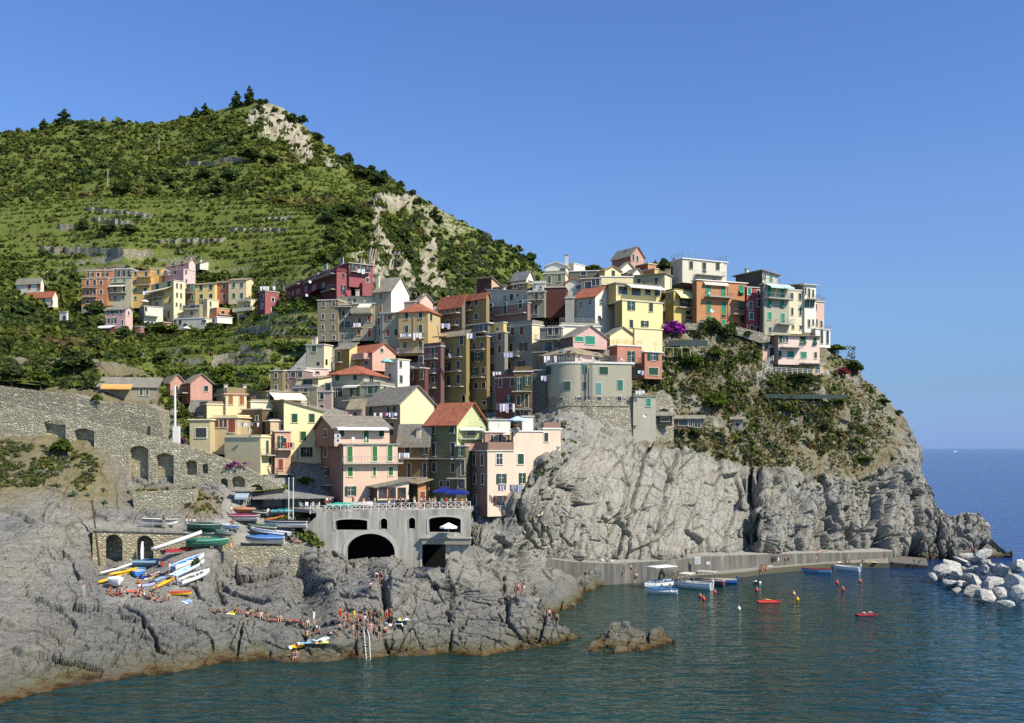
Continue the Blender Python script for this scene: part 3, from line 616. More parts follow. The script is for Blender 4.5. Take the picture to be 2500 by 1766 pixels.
# ---------------------------------------------------------------- houses
SHUT = {'g': '#27523f', 'G': '#2f9274', 'b': '#6a4230', 'k': '#3b4440', 'r': '#8a4a33', 'y': '#9c6a35', 'v': '#3f7a42'}
def shutmat(c):
    k = ('sh', c)
    if k not in _M:
        t = NT('shutter_paint'); wv = t.n('TexWave', wave_type='BANDS', bands_direction='Z'); wv.inputs['Scale'].default_value = 6
        t.link(t.pos(), wv.inputs['Vector']); t.bump(wv.outputs['Fac'], .6, .04)
        _M[k] = t.done(t.mix(t.ramp(wv.outputs['Fac'], [(.3, 0.0), (.8, .35)]), c, [x * .5 for x in lin(c)[:3]]), .55, .3)
    return _M[k]
UP = Vector((0, 0, 1))
class House:
    def __init__(s, label, Y, xl, xm, xr, yt, yb, phi, col, roof='flat', win='', colR=None, bal=(), awn=(), chim=(), sur='#c6bfae', dirt=.35, dL=7, dR=None, name='house', cat='house', group='houses of the village', railt=None, pipe=(), par=0.0, base=None, over=.35, cornice=None):
        dR = dR if dR is not None else (7 if phi < 24 else 2.2 if phi < 38 else 1.0)
        f = R(phi); s.L = Vector((-math.cos(f), math.sin(f), 0)); s.R = Vector((math.sin(f), math.cos(f), 0))
        s.C = at(xm, yt, Y); s.Y = Y; s.zt = s.C.z; s.zb = at(xm, yb, Y).z; s.C.z = 0
        s.a = s.t('L', xl) if xl < xm else dL; s.b = s.t('R', xr) if xr > xm else dR
        if not (.5 < s.a < 34) or not (.5 < s.b < 34): print('HOUSE SIZE', label, round(s.a, 1), round(s.b, 1))
        s.a = min(max(s.a, .6), 34); s.b = min(max(s.b, .6), 34)
        s.base = Vector((s.C.x, s.C.y, s.zb)); s.root = empty(name, s.base, label, cat, group); s.sur = sur
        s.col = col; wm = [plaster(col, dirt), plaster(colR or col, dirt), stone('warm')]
        kind, h, rm = (roof.split(':') + ['1.6', 'tan'])[:3] if ':' in roof else (roof, '0', 'tan'); h = float(h)
        a, b, zt, zb = s.a, s.b, s.zt, s.zb
        m = MB(); q = lambda u, v, z: s.C + s.L * u + s.R * v + UP * z
        top = zt - (0.0)
        m.add([q(0, 0, zb), q(a, 0, zb), q(a, 0, top), q(0, 0, top)], [(0, 1, 2, 3)], 0)
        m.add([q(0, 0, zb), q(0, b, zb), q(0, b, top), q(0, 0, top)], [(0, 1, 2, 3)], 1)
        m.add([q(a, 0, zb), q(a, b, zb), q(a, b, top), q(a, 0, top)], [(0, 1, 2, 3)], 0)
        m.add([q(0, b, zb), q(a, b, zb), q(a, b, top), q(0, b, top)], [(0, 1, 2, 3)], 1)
        m.add([q(0, 0, top), q(a, 0, top), q(a, b, top), q(0, b, top)], [(0, 1, 2, 3)], 0)
        ov = over
        r = MB(); mats = roofmat(rm)
        def slab(p, th=.16):
            n = (Vector(p[1]) - Vector(p[0])).cross(Vector(p[2]) - Vector(p[1])).normalized()
            if n.z < 0: n = -n
            r.prism([Vector(x) + n * .02 for x in p], n * th)
        if kind == 'gR':                                  # ridge along L, gable on the right face
            for v in (0, a): m.add([q(v, 0, zt), q(v, b, zt), q(v, b / 2, zt + h)], [(0, 1, 2)], 1)
            k = h / (b / 2)
            slab([q(-ov, -ov, zt - k * ov), q(a + ov, -ov, zt - k * ov), q(a + ov, b / 2, zt + h), q(-ov, b / 2, zt + h)]); slab([q(-ov, b + ov, zt - k * ov), q(a + ov, b + ov, zt - k * ov), q(a + ov, b / 2, zt + h), q(-ov, b / 2, zt + h)])
        elif kind == 'gL':                                # ridge along R, gable on the left face
            for v in (0, b): m.add([q(0, v, zt), q(a, v, zt), q(a / 2, v, zt + h)], [(0, 1, 2)], 0)
            k = h / (a / 2)
            slab([q(-ov, -ov, zt - k * ov), q(-ov, b + ov, zt - k * ov), q(a / 2, b + ov, zt + h), q(a / 2, -ov, zt + h)]); slab([q(a + ov, -ov, zt - k * ov), q(a + ov, b + ov, zt - k * ov), q(a / 2, b + ov, zt + h), q(a / 2, -ov, zt + h)])
        elif kind == 'hip':
            i = min(a, b) / 2
            r1, r2 = (q(i, b / 2, zt + h), q(a - i, b / 2, zt + h)) if a > b else (q(a / 2, i, zt + h), q(a / 2, b - i, zt + h))
            c = [q(-ov, -ov, zt), q(a + ov, -ov, zt), q(a + ov, b + ov, zt), q(-ov, b + ov, zt)]
            r.add(c + [r1, r2] + [x - UP * .15 for x in c], [(0, 1, 5, 4), (2, 3, 4, 5), (1, 2, 5), (3, 0, 4), (9, 8, 7, 6), (0, 6, 7, 1), (1, 7, 8, 2), (2, 8, 9, 3), (3, 9, 6, 0)] if a > b else [(0, 1, 4), (1, 2, 5, 4), (2, 3, 5), (3, 0, 4, 5), (9, 8, 7, 6), (0, 6, 7, 1), (1, 7, 8, 2), (2, 8, 9, 3), (3, 9, 6, 0)])
        elif kind == 'sB':                                # lean-to: low above the left face, high at the back
            m.add([q(0, 0, zt), q(0, b, zt), q(0, b, zt + h)], [(0, 1, 2)], 1); m.add([q(a, 0, zt), q(a, b, zt), q(a, b, zt + h)], [(0, 1, 2)], 1); m.add([q(0, b, zt), q(a, b, zt), q(a, b, zt + h), q(0, b, zt + h)], [(0, 1, 2, 3)], 0)
            k = h / b; slab([q(-ov, -ov, zt - k * ov), q(a + ov, -ov, zt - k * ov), q(a + ov, b + ov, zt + h + k * ov), q(-ov, b + ov, zt + h + k * ov)])
        elif kind == 'sR':                                # lean-to: high at the near corner side, falling along R
            m.add([q(0, 0, zt), q(0, b, zt), q(0, 0, zt + h)], [(0, 1, 2)], 1); m.add([q(a, 0, zt), q(a, b, zt), q(a, 0, zt + h)], [(0, 1, 2)], 1); m.add([q(0, 0, zt), q(a, 0, zt), q(a, 0, zt + h), q(0, 0, zt + h)], [(0, 1, 2, 3)], 0)
            k = h / b; slab([q(-ov, -ov, zt + h + k * ov), q(a + ov, -ov, zt + h + k * ov), q(a + ov, b + ov, zt - k * ov), q(-ov, b + ov, zt - k * ov)])
        elif kind == 'sL':                                # lean-to: low along the right face, high at the far left
            m.add([q(0, 0, zt), q(a, 0, zt), q(a, 0, zt + h)], [(0, 1, 2)], 0); m.add([q(0, b, zt), q(a, b, zt), q(a, b, zt + h)], [(0, 1, 2)], 0); m.add([q(a, 0, zt), q(a, b, zt), q(a, b, zt + h), q(a, 0, zt + h)], [(0, 1, 2, 3)], 1)
            k = h / a; slab([q(-ov, -ov, zt - k * ov), q(-ov, b + ov, zt - k * ov), q(a + ov, b + ov, zt + h + k * ov), q(a + ov, -ov, zt + h + k * ov)])
        elif kind == 'flat':
            r.box(q(a / 2, b / 2, zt + .09), a + ov, b + ov, .18, 0, (s.L, s.R, UP)); mats = plain(cornice or '#c9c4b6', .8, .1, 'roof_slab')
            if par > 0:
                for (u0, v0, u1, v1) in ((0, .1, a, .1), (.1, 0, .1, b), (a - .1, 0, a - .1, b), (0, b - .1, a, b - .1)):
                    p0, p1 = q(u0, v0, 0), q(u1, v1, 0); dd = (p1 - p0); L_ = dd.length; dd.normalize()
                    m.box((p0 + p1) / 2 + UP * (zt + .18 + par / 2), L_, .2, par, 0, (dd, dd.cross(UP), UP))
        s.wall = m.build('wall', wm, s.root, s.base)
        if kind != 'none': s.roof = r.build('roof', mats, s.root, s.base)
        else: s.roof = s.wall
        for fu, fv, hh in chim:
            c = MB(); p = q(fu * a, fv * b, zt - .5); c.box(p + UP * (hh / 2 + .4), .7, .55, hh + .9, 0, (s.L, s.R, UP)); c.box(p + UP * (hh + .9), .95, .8, .14, 1, (s.L, s.R, UP))
            c.build('chimney', [plaster('#cfc6b4'), roofmat('slate')], s.roof, s.base)
        for spec in win.split(';'):
            if spec.strip(): s.windows(spec)
        for bb in bal: s.balcony(*bb)
        for aa in awn: s.awning(*aa)
        for face, x, y0, y1 in pipe:
            p, ax, n = s.fp(face, x, y0); p2 = s.fp(face, x, y1)[0]; p2 = Vector((p.x, p.y, p2.z))
            c = MB(); c.bar(p + n * .09, p2 + n * .09, .07, 5); c.build('drainpipe', METAL, s.root, s.base)
        if railt:                                          # railing round the roof terrace
            c = MB(); hgt, cc = railt
            P4 = [q(0, 0, zt + .18), q(a, 0, zt + .18), q(a, b, zt + .18), q(0, b, zt + .18)]
            for p0, p1 in zip(P4, P4[1:] + P4[:1]):
                for hh in (.45, .75, 1.0): c.bar(p0 + UP * hgt * hh, p1 + UP * hgt * hh, .025, 4)
                n_ = max(2, int((p1 - p0).length / 1.6))
                for i in range(n_ + 1): p = p0 + (p1 - p0) * i / n_; c.bar(p, p + UP * hgt, .03, 4)
            c.build('terrace_railing', plain(cc, .5), s.root, s.base)
    def t(s, face, x):
        k = (x - CX) / F; d = s.L if face == 'L' else s.R
        den = d.x - k * d.y
        return (k * s.C.y - s.C.x) / den if abs(den) > 1e-6 else 5
    def fp(s, face, x, y):
        """a photo point on a face: world point, direction along the face, outward normal"""
        d, n = (s.L, -s.R) if face == 'L' else (s.R, -s.L)
        p = s.C + d * s.t(face, x); p = Vector((p.x, p.y, ZC + (HY - y) * p.y / F)); return p, d, n
    def windows(s, spec):
        head, rest = spec.split(':'); face, typ, wh = head.split(); pw, ph = [float(i) for i in wh.split('x')]
        xs, ys = rest.split('/'); xs = [float(i) for i in xs.split(',')]; ys = [float(i) for i in ys.split(',')]
        d = s.L if face == 'L' else s.R
        for y in ys:
            z = s.fp(face, xs[0], y)[0].z; H_ = ph * s.fp(face, xs[0], y)[0].y / F
            for x in xs:
                p, d, n = s.fp(face, x, y); p.z = z; w_ = abs(s.t(face, x + pw / 2) - s.t(face, x - pw / 2)); s.window(p, d, n, w_, H_, typ)
    def window(s, p, d, n, w_, h, typ):
        ax = (d, n, UP); m = MB(); c = typ[0]; sm = plain(s.sur, .8, .1, 'window_surround'); nm = 'door' if c in 'DE' else 'window'
        fr = .1 if c != 'u' else .0
        open_ = c in 'oB'; pane = GLASS; pw = w_ if not open_ else w_ * .46
        if fr:
            for sx in (-1, 1): m.box(p + d * sx * (pw / 2 + fr / 2) + n * .03, fr, .09, h + 2 * fr, 0, ax)
            m.box(p + UP * (h / 2 + fr / 2) + n * .03, pw, .09, fr, 0, ax)
            if nm == 'window': m.box(p - UP * (h / 2 + fr / 2) + n * .06, pw + 2 * fr + .08, .16, fr, 0, ax)
        if c in 'EDudoBwc':
            m.box(p + n * .012, pw, .02, h, 1, ax)
        if c == 'w' or c == 'o':              # casement bars
            b = .05
            m.box(p + n * .03, b, .03, h, 2, ax); m.box(p + n * .03 + UP * h * .1, pw, .03, b, 2, ax)
        if c == 't':
            k = 10; pts = [p + d * pw / 2 - UP * h / 2, p + d * pw / 2 + UP * (h / 2 - pw / 2)] + [p + d * math.cos(math.pi * i / k) * pw / 2 + UP * (h / 2 - pw / 2 + math.sin(math.pi * i / k) * pw / 2) for i in range(1, k)] + [p - d * pw / 2 + UP * (h / 2 - pw / 2), p - d * pw / 2 - UP * h / 2]
            m = MB(); m.prism([x + n * .01 for x in pts], n * .03, 1)
        o = m.build(nm, [sm, pane, WHITE], s.root, s.base) if m.v else None
        par = o or s.root
        sc = {'o': 'g', 'B': 'b', 'a': 'g', 'A': 'G', 't': None}.get(c, c)
        sc = typ[1] if len(typ) > 1 else sc
        if c in 'gGbkryv' :
            q = MB(); 
            for sx in (-1, 1): q.box(p + d * sx * w_ * .253 + n * .035, w_ * .49, .05, h, 0, ax)
            q.build('shutter', shutmat(SHUT[sc]), par, s.base)
        elif open_:
            for sx in (-1, 1):
                q = MB(); q.box(p + d * sx * w_ * .375 + n * .1, w_ * .25, .05, h, 0, ax); q.build('shutter', shutmat(SHUT[sc]), par, s.base)
        elif c in 'aA':                                   # propped shutter: upper half shut, lower half pushed out
            q = MB(); q.box(p + UP * h * .25 + n * .035, w_, .05, h * .5, 0, ax)
            t_ = (n * .55 - UP * .83).normalized(); e = p + n * .05
            q.box(e + t_ * h * .24, w_, .04, h * .48, 0, (d, d.cross(t_), t_)); q.build('shutter', shutmat(SHUT[sc]), par, s.base)
            q = MB(); q.box(p - UP * h * .25 + n * .012, w_, .02, h * .5, 0, ax); q.build('pane', GLASS, par, s.base)
    def balcony(s, face, x0, x1, y, dep=1.0, rail='iron', hgt=1.0):
        p0, d, n = s.fp(face, x0, y); p1 = s.fp(face, x1, y)[0]; p1.z = p0.z; c = (p0 + p1) / 2; L_ = (p1 - p0).length
        m = MB(); m.box(c + n * dep / 2, L_, dep, .16, 0, (d, n, UP))
        bo = m.build('balcony', plain('#b9b3a5', .85, .1, 'balcony_slab'), s.root, s.base)
        col = {'iron': '#4d4b46', 'white': '#d8d6d0', 'grey': '#8d8f8e', 'wood': '#6b4a32'}.get(rail)
        m = MB(); P = [p0, p0 + n * dep, p1 + n * dep, p1]
        if rail in ('solid', 'rose', 'cream', 'tan'):
            for q0, q1 in zip(P, P[1:]):
                dd = (q1 - q0); l_ = dd.length; dd.normalize(); m.box((q0 + q1) / 2 + UP * (hgt / 2 + .08), l_ + .1, .12, hgt, 0, (dd, dd.cross(UP), UP))
            m.build('balcony_parapet', plaster({'solid': '#d8d4c8', 'rose': '#c98f85', 'cream': '#e2d6ac', 'tan': '#a59c84'}[rail]), bo, s.base); return
        for q0, q1 in zip(P, P[1:]):
            m.bar(q0 + UP * hgt, q1 + UP * hgt, .03, 4); m.bar(q0 + UP * .2, q1 + UP * .2, .02, 4)
            k = max(1, int((q1 - q0).length / .22))
            for i in range(k + 1): q = q0 + (q1 - q0) * i / k; m.bar(q, q + UP * hgt, .012 if i % 6 else .025, 3)
        m.build('railing', plain(col, .5), bo, s.base)
    def awning(s, face, x0, x1, y0, y1, dep=1.6, col='#ded9c8'):
        p0, d, n = s.fp(face, x0, y0); p1 = s.fp(face, x1, y0)[0]; p1.z = p0.z; zl = s.fp(face, x0, y1)[0].z
        a0, a1 = p0 + n * .1, p1 + n * .1; b0, b1 = p0 + n * dep, p1 + n * dep; b0.z = b1.z = zl
        m = MB(); t_ = Vector((0, 0, .05))
        m.add([a0, a1, b1, b0, a0 - t_, a1 - t_, b1 - t_, b0 - t_], [(0, 1, 2, 3), (7, 6, 5, 4), (0, 4, 5, 1), (1, 5, 6, 2), (2, 6, 7, 3), (3, 7, 4, 0)])
        m.box((b0 + b1) / 2 - UP * .16, (b1 - b0).length, .03, .26, 0, (d, n, UP))
        m.build('awning', plain(col, .8, .1, 'awning_canvas'), s.root, s.base)
# ---------------------------------------------------------------- the upper village on the left
UV = 'houses of the upper village row'
h1 = House('tall orange house with white window frames at the far end of the upper village', 315, 199, 262, 262, 680, 748, 6, '#bf7340', 'flat', 'L d 7x14 : 214,231 / 691,714; L d 7x9 : 247 / 690,713,737; L d 7x9 : 214,231 / 737', bal=[('L', 203, 237, 704, 1.1), ('L', 203, 237, 726.5, 1.1)], sur='#e8dfcc', group=UV, dirt=.15)
House('orange attic storey with three open shuttered windows above the tall orange house', 318, 211, 276, 276, 661, 685, 6, '#bf7340', 'flat', 'L o 14x10 : 222,258 / 671; L d 7x10 : 240 / 671', sur='#e8dfcc', group=UV, dirt=.15)
House('low loft with flat brown roof on top of the tall orange house', 321, 234, 285, 285, 653, 668, 6, '#b58a63', 'flat', 'L d 9x3 : 250,265 / 656', group=UV, cornice='#7d5f4a')
House('rough grey stone basement with three white framed doors below the tall orange house', 314.5, 199, 258, 258, 748, 768, 6, '#8b867b', 'none', 'L D 8x7 : 213,230,247 / 756', sur='#eeeae0', group=UV)
House('narrow cream house with green shutters and two stacked balconies between the orange and yellow houses', 315.5, 262, 321, 321, 679, 752, 6, '#b9ad8e', 'flat', 'L G 6x12 : 282,304 / 685; L d 6x13 : 281,303 / 707; L d 5x9 : 281,302 / 727', bal=[('L', 272, 310, 692, 1.2), ('L', 272, 310, 717, 1.3)], awn=[('L', 271, 309, 696, 700, 1.6, '#e8e4d6')], group=UV)
House('glazed grey roof room under a rolled white awning between the orange and yellow houses', 318, 277, 321, 321, 657, 679, 6, '#59605f', 'flat', 'L k 8x16 : 290,303,315 / 668', group=UV, cornice='#e4e2dc')
House('mustard yellow house with small green shutters and a terrace in the upper village row', 316, 321, 366, 366, 663, 752, 6, '#d3a23a', 'flat', 'L d 6x9 : 331 / 668; L d 6x12 : 357 / 669; L w 8x8 : 328 / 688; L G 6x10 : 331 / 708; L g 7x8 : 355 / 707; L g 6x8 : 331 / 728', bal=[('L', 336, 377, 678, 1.4), ('L', 335, 368, 698, 1.4)], group=UV, dirt=.15)
House('taller mustard yellow block with one grey window beside the pink house', 318, 366, 395, 395, 656, 740, 6, '#d3a23a', 'flat', 'L k 6x10 : 387 / 664', group=UV, dirt=.15)
House('pink lower block with small balcony under the pink gabled house', 312, 395, 448, 476, 658, 740, 38, '#c78f98', 'flat', 'L g 7x12 : 404 / 668; L g 6x10 : 428 / 664; R d 4x9 : 454 / 665; R d 4x8 : 455 / 686', bal=[('L', 396, 418, 676, 1.2, 'white')], group=UV, colR='#d8a9ae', dirt=.15)
House('pink gabled house with dark green shutters highest in the upper village row', 318, 407, 461, 477, 641, 700, 38, '#c78f98', 'gR:1.2:tan', 'L g 7x11 : 424,445 / 649; R d 3x9 : 469 / 669; R d 3x9 : 469 / 691', group=UV, colR='#dcb0b4', chim=[(.06, .5, 1.4)], dirt=.15)
House('cream four storey house with a long cream awning and green doors in the upper village', 305, 369, 424, 452, 685, 785, 42, '#c4b489', 'flat', 'L g 8x16 : 384,413 / 700; L d 9x9 : 381,392 / 728; L d 6x8 : 383 / 742; L d 6x16 : 412 / 768; R k 4x12 : 432,442 / 698; R k 4x12 : 432,442 / 721; R k 4x9 : 431,441 / 744', bal=[('L', 367, 402, 732, 1.5)], awn=[('L', 370, 421, 710, 718, 2.4, '#e6d9b8'), ('L', 405, 417, 724, 741, 1.0, '#dcbd78')], colR='#dccda2', group=UV)
House('bright yellow house with white framed windows beside the salmon house', 309, 474, 524, 524, 694, 745, 14, '#d9bb55', 'gR:1:tan', 'L d 8x12 : 491,515 / 703; L d 8x10 : 492,515 / 724', group=UV, dirt=.15)
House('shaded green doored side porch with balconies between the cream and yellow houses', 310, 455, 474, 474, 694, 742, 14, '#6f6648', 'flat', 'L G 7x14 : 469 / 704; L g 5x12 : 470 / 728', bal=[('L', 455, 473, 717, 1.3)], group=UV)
House('salmon red house with two green shuttered windows in the upper village row', 309.5, 524, 558, 558, 690, 742, 14, '#b5654a', 'gR:1:tan', 'L g 7x10 : 547 / 699; L g 7x12 : 547 / 725', group=UV, dirt=.15)
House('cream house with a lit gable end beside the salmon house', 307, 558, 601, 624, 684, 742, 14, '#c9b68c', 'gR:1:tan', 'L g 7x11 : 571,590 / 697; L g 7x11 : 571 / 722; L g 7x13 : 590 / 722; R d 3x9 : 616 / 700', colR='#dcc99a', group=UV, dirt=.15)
House('low cream house with flat roof in front of the yellow house', 303, 485, 506, 534, 731, 775, 40, '#c2a878', 'flat', 'L d 6x10 : 494 / 741; R k 4x13 : 514 / 743', colR='#dfc79b', group=UV)
House('low orange house with one window below the cream flat roofed house', 301.5, 501, 529, 561, 752, 776, 40, '#c0703f', 'flat', 'L d 6x11 : 517 / 760; R d 8x7 : 544 / 763', bal=[('R', 531, 560, 768, .9)], colR='#d07c42', group=UV)
House('grey terrace house with dark openings above the white terrace wall', 302.5, 447, 487, 487, 745, 778, 20, '#938c7a', 'flat', 'L d 14x10 : 470 / 747; L d 7x12 : 468 / 766', bal=[('L', 446, 486, 757, 1.5)], group=UV)
House('white walled terrace house with arched stair below the orange house', 299, 423, 500, 522, 777, 803, 16, '#b8b6ae', 'flat', 'L d 8x10 : 428,440 / 787; L d 10x7 : 498 / 785; L t 9x13 : 452 / 796', colR='#dad8d0', group=UV, cornice='#f0eee8')
House('bright white terrace block standing out at the end of the white walls', 297, 523, 530, 567, 774, 789, 60, '#e6e4de', 'flat', '', group=UV, cornice='#f2f0ea')
House('pale yellow house with white balconies between the trees below the cream gable', 300, 579, 612, 629, 731, 788, 28, '#c5b78d', 'flat', 'L d 6x12 : 600,608 / 752; L d 5x12 : 587,594 / 776', bal=[('L', 586, 614, 739, 1.4, 'white'), ('L', 578, 626, 764, 1.8, 'cream')], colR='#e7d9a8', group=UV)
House('low dark red house with a white framed window below the cream house', 298, 379, 398, 418, 787, 808, 30, '#9c3b38', 'flat', 'R d 4x6 : 412 / 797; L d 7x8 : 388 / 797', sur='#f2efe8', colR='#8f3a36', group=UV)
House('small brick red shed with two tiny windows left of the dark red house', 296, 330, 344, 352, 798, 826, 20, '#b0644a', 'flat', 'L d 4x4 : 341 / 802; L d 4x5 : 341 / 811', group=UV)
House('grey stone house with white balustrade terrace above the dark red house', 301, 340, 352, 398, 748, 806, 55, '#84806f', 'flat', 'R D 6x12 : 362,371 / 791; R d 6x10 : 356 / 755', bal=[('R', 352, 384, 772, 1.5, 'solid')], colR='#cfccc2', group=UV)
House('pink two storey house with open white framed windows in front of the orange house', 296, 256, 306, 324, 756, 812, 16, '#c99a9c', 'gR:1.1:slate', 'L o 11x12 : 269,281 / 761; L d 6x11 : 296 / 761; L o 11x14 : 263,279 / 784; L d 5x14 : 299 / 788; R d 4x10 : 314 / 765', awn=[('L', 245, 284, 796, 803, 2.5, '#e4e0da')], colR='#d9abab', group=UV, sur='#efe9e0')
House('dark red arcade base under the pink two storey house', 295, 246, 290, 290, 802, 816, 16, '#8f4a48', 'none', 'L D 10x10 : 252 / 808', group=UV)
House('white house cut by the edge of the view above the small red roofed house', 330, 40, 98, 107, 690, 722, 14, '#d5d1c6', 'gR:1.6:slate', 'L r 8x14 : 95 / 700; L r 7x12 : 72 / 700', group=UV)
House('small white house with terracotta roof at the left edge of the view', 318, 62, 128, 141, 724, 750, 16, '#d0c8b4', 'gR:1.8:terra', 'L d 8x10 : 107 / 735; L r 4x11 : 127 / 738', colR='#e8e2d2', group=UV)
House('dark red house with pink lit side and white framed windows beside the big red building', 268, 629, 647, 681, 711, 768, 48, '#7a2f33', 'flat', 'L k 6x14 : 640 / 726; L w 5x14 : 640 / 747; R d 7x10 : 666 / 732; R d 6x13 : 666 / 757', sur='#efe6d8', colR='#a8525a', group=UV)
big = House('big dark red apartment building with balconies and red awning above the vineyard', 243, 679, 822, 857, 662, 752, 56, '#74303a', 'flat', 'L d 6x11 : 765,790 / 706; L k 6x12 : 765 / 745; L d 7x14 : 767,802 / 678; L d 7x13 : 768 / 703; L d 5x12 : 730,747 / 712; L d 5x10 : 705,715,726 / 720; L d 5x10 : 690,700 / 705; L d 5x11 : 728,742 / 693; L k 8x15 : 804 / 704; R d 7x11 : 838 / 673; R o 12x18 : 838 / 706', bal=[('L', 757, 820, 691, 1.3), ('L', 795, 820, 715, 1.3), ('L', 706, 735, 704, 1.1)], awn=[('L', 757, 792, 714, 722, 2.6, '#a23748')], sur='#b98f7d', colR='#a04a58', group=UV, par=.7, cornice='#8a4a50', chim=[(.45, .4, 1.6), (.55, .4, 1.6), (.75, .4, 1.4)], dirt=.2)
House('set back top storey with white framed doors on the big dark red building', 244, 766, 852, 911, 643, 700, 56, '#7f3a44', 'flat', 'L d 7x12 : 795,835 / 653; R o 12x16 : 861,880,897 / 654; R d 7x9 : 897 / 682', bal=[('R', 856, 900, 664, 1.2)], sur='#efe9e0', colR='#a04a58', group=UV, cornice='#b9aca0', over=.8)
House('lower wing of the big dark red building with slightly pinker wall', 244.5, 857, 885, 909, 690, 740, 56, '#8a3f4b', 'none', 'R d 7x10 : 897 / 684', colR='#a04a58', group=UV)
House('small grey white ruin with pale gable among the vineyard above the pink house', 330, 476, 488, 509, 643, 658, 55, '#8f8c80', 'sB:1:slate', '', colR='#d2cfc2', group=UV, chim=[(.3, .3, 1.2)])

# ---------------------------------------------------------------- the main village, from the ridge down to the harbour
VL = 'houses of the main village'
# centre left, in front of the red building
House('tan rough stone tower house with faint small windows in a tall terrace left of centre', 214, 775, 825, 825, 733, 834, 10, '#8a7d63', 'flat', 'L k 6x13 : 790,815 / 742; L d 6x13 : 789,814 / 773; L k 6x13 : 788,814 / 800; L d 6x9 : 790,815 / 825', group=VL, dirt=.5)
House('grey blue narrow house with laundry below its windows next to the tan stone tower house', 214.5, 826, 861, 861, 745, 846, 10, '#85867e', 'flat', 'L k 7x14 : 839,855 / 766; L o 13x15 : 841,857 / 793; L d 6x15 : 836,860 / 823', bal=[('L', 827, 860, 751, 1.3)], group=VL, pipe=[('L', 826, 728, 842)])
House('cream roof storey with white awning above the grey blue narrow house', 217, 827, 912, 912, 724, 760, 10, '#c3bd9c', 'sB:.6:grey', 'L k 9x9 : 854,866 / 735; L D 6x8 : 856 / 740', group=VL, chim=[(.55, .3, 1.5)])
House('olive grey house with a cream awned top balcony left of the white gabled house', 213.5, 861, 914, 914, 742, 832, 10, '#9a937c', 'flat', 'L r 8x14 : 878 / 783; L r 8x14 : 902 / 779; L r 8x14 : 877 / 812; L r 7x22 : 902 / 812; L d 18x9 : 888 / 761', bal=[('L', 862, 911, 768, 1.6, 'tan'), ('L', 864, 887, 800, 1.0)], awn=[('L', 878, 909, 743, 752, 1.6, '#e0d9bd')], group=VL)
House('tall grey house with orange brown shutters and a bright white gable end', 212, 914, 955, 999, 710, 834, 26, '#9c978a', 'gR:3.4:slate', 'L y 8x16 : 930 / 724; L y 7x16 : 929 / 754; L B 11x15 : 925 / 784; L k 6x16 : 928 / 812', colR='#e3e0da', group=VL, pipe=[('L', 914.6, 712, 820)], chim=[(.92, .12, 3.4)])
House('grey green house with dark red shutters at the foot of the tall white gabled house', 209, 928, 973, 973, 764, 866, 20, '#9a9680', 'flat', 'L B 15x13 : 949 / 775; L r 8x16 : 947 / 813; L k 8x16 : 967 / 812', group=VL, pipe=[('L', 935, 768, 830)])
House('mauve house with flat roof half hidden behind the ochre house', 216, 956, 1013, 1013, 737, 790, 16, '#8f7a7c', 'flat', 'L k 8x12 : 970 / 749', group=VL)
House('pale pink gabled house behind the terracotta hip roof of the ochre house', 217, 1012, 1024, 1057, 735, 775, 52, '#b08d88', 'gR:1.6:slate', '', colR='#dbb5ad', group=VL, chim=[(.3, .4, 1.4)])
House('ochre house with terracotta hip roof green shutters and laundry on its balcony', 206, 973, 1045, 1075, 760, 868, 18, '#bd9d62', 'hip:2.4:terra', 'L g 9x15 : 993,1027 / 772; L g 9x18 : 993,1027 / 804; L d 9x15 : 989 / 843; L g 9x22 : 1027 / 845; R d 6x17 : 1052 / 775', bal=[('L', 976, 1036, 828, 1.2), ('L', 975, 1036, 864, 1.3, 'white')], colR='#c5a567', group=VL, pipe=[('L', 1010, 764, 826)], dirt=.2)
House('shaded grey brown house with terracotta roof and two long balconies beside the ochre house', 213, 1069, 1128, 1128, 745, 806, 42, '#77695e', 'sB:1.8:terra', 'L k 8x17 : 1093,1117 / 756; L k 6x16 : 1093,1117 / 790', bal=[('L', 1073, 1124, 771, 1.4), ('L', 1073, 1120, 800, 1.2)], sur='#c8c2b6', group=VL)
House('olive yellow house with wooden shutters between the brown house and the mauve house', 211.5, 1127, 1187, 1187, 724, 800, 42, '#8f7f45', 'gR:.9:terra', 'L k 11x15 : 1145 / 738; L d 8x16 : 1163 / 738; L d 8x15 : 1163 / 773; L w 8x14 : 1141 / 777', bal=[('L', 1127, 1155, 762, 1.1)], group=VL)
House('mauve house with three dark green shutters and a roof terrace above it', 210, 1187, 1288, 1288, 740, 793, 40, '#8e6d6a', 'flat', 'L g 8x20 : 1199 / 752; L g 8x28 : 1233 / 754; L g 9x20 : 1271 / 744; L d 10x6 : 1200 / 783', bal=[('L', 1215, 1285, 772, 1.0)], sur='#d6d3c8', group=VL)
House('white roof terrace shed with glass front above the mauve house', 214, 1188, 1290, 1290, 712, 742, 40, '#a9aca8', 'sL:1.6:white', 'L k 8x16 : 1249 / 726; L w 8x12 : 1233 / 728; L r 5x9 : 1264 / 722', group=VL, chim=[(.6, .3, 1.2)])
House('unfinished grey plaster house beside the dark brick red wall', 210.5, 1288, 1329, 1329, 712, 775, 20, '#8f8a7e', 'flat', 'L k 8x24 : 1309 / 756; L k 10x18 : 1310 / 724', bal=[('L', 1284, 1328, 735, 1.0)], group=VL, dirt=.5)
House('blank dark brick red wall of a house in the middle of the village', 211, 1329, 1381, 1381, 702, 775, 8, '#5f332e', 'flat', '', group=VL, dirt=.25)
House('white low house with dark terrace behind the brick red wall', 216, 1380, 1418, 1418, 690, 745, 8, '#c9c6be', 'gL:.8:terra', 'L d 10x9 : 1412 / 702', group=VL)
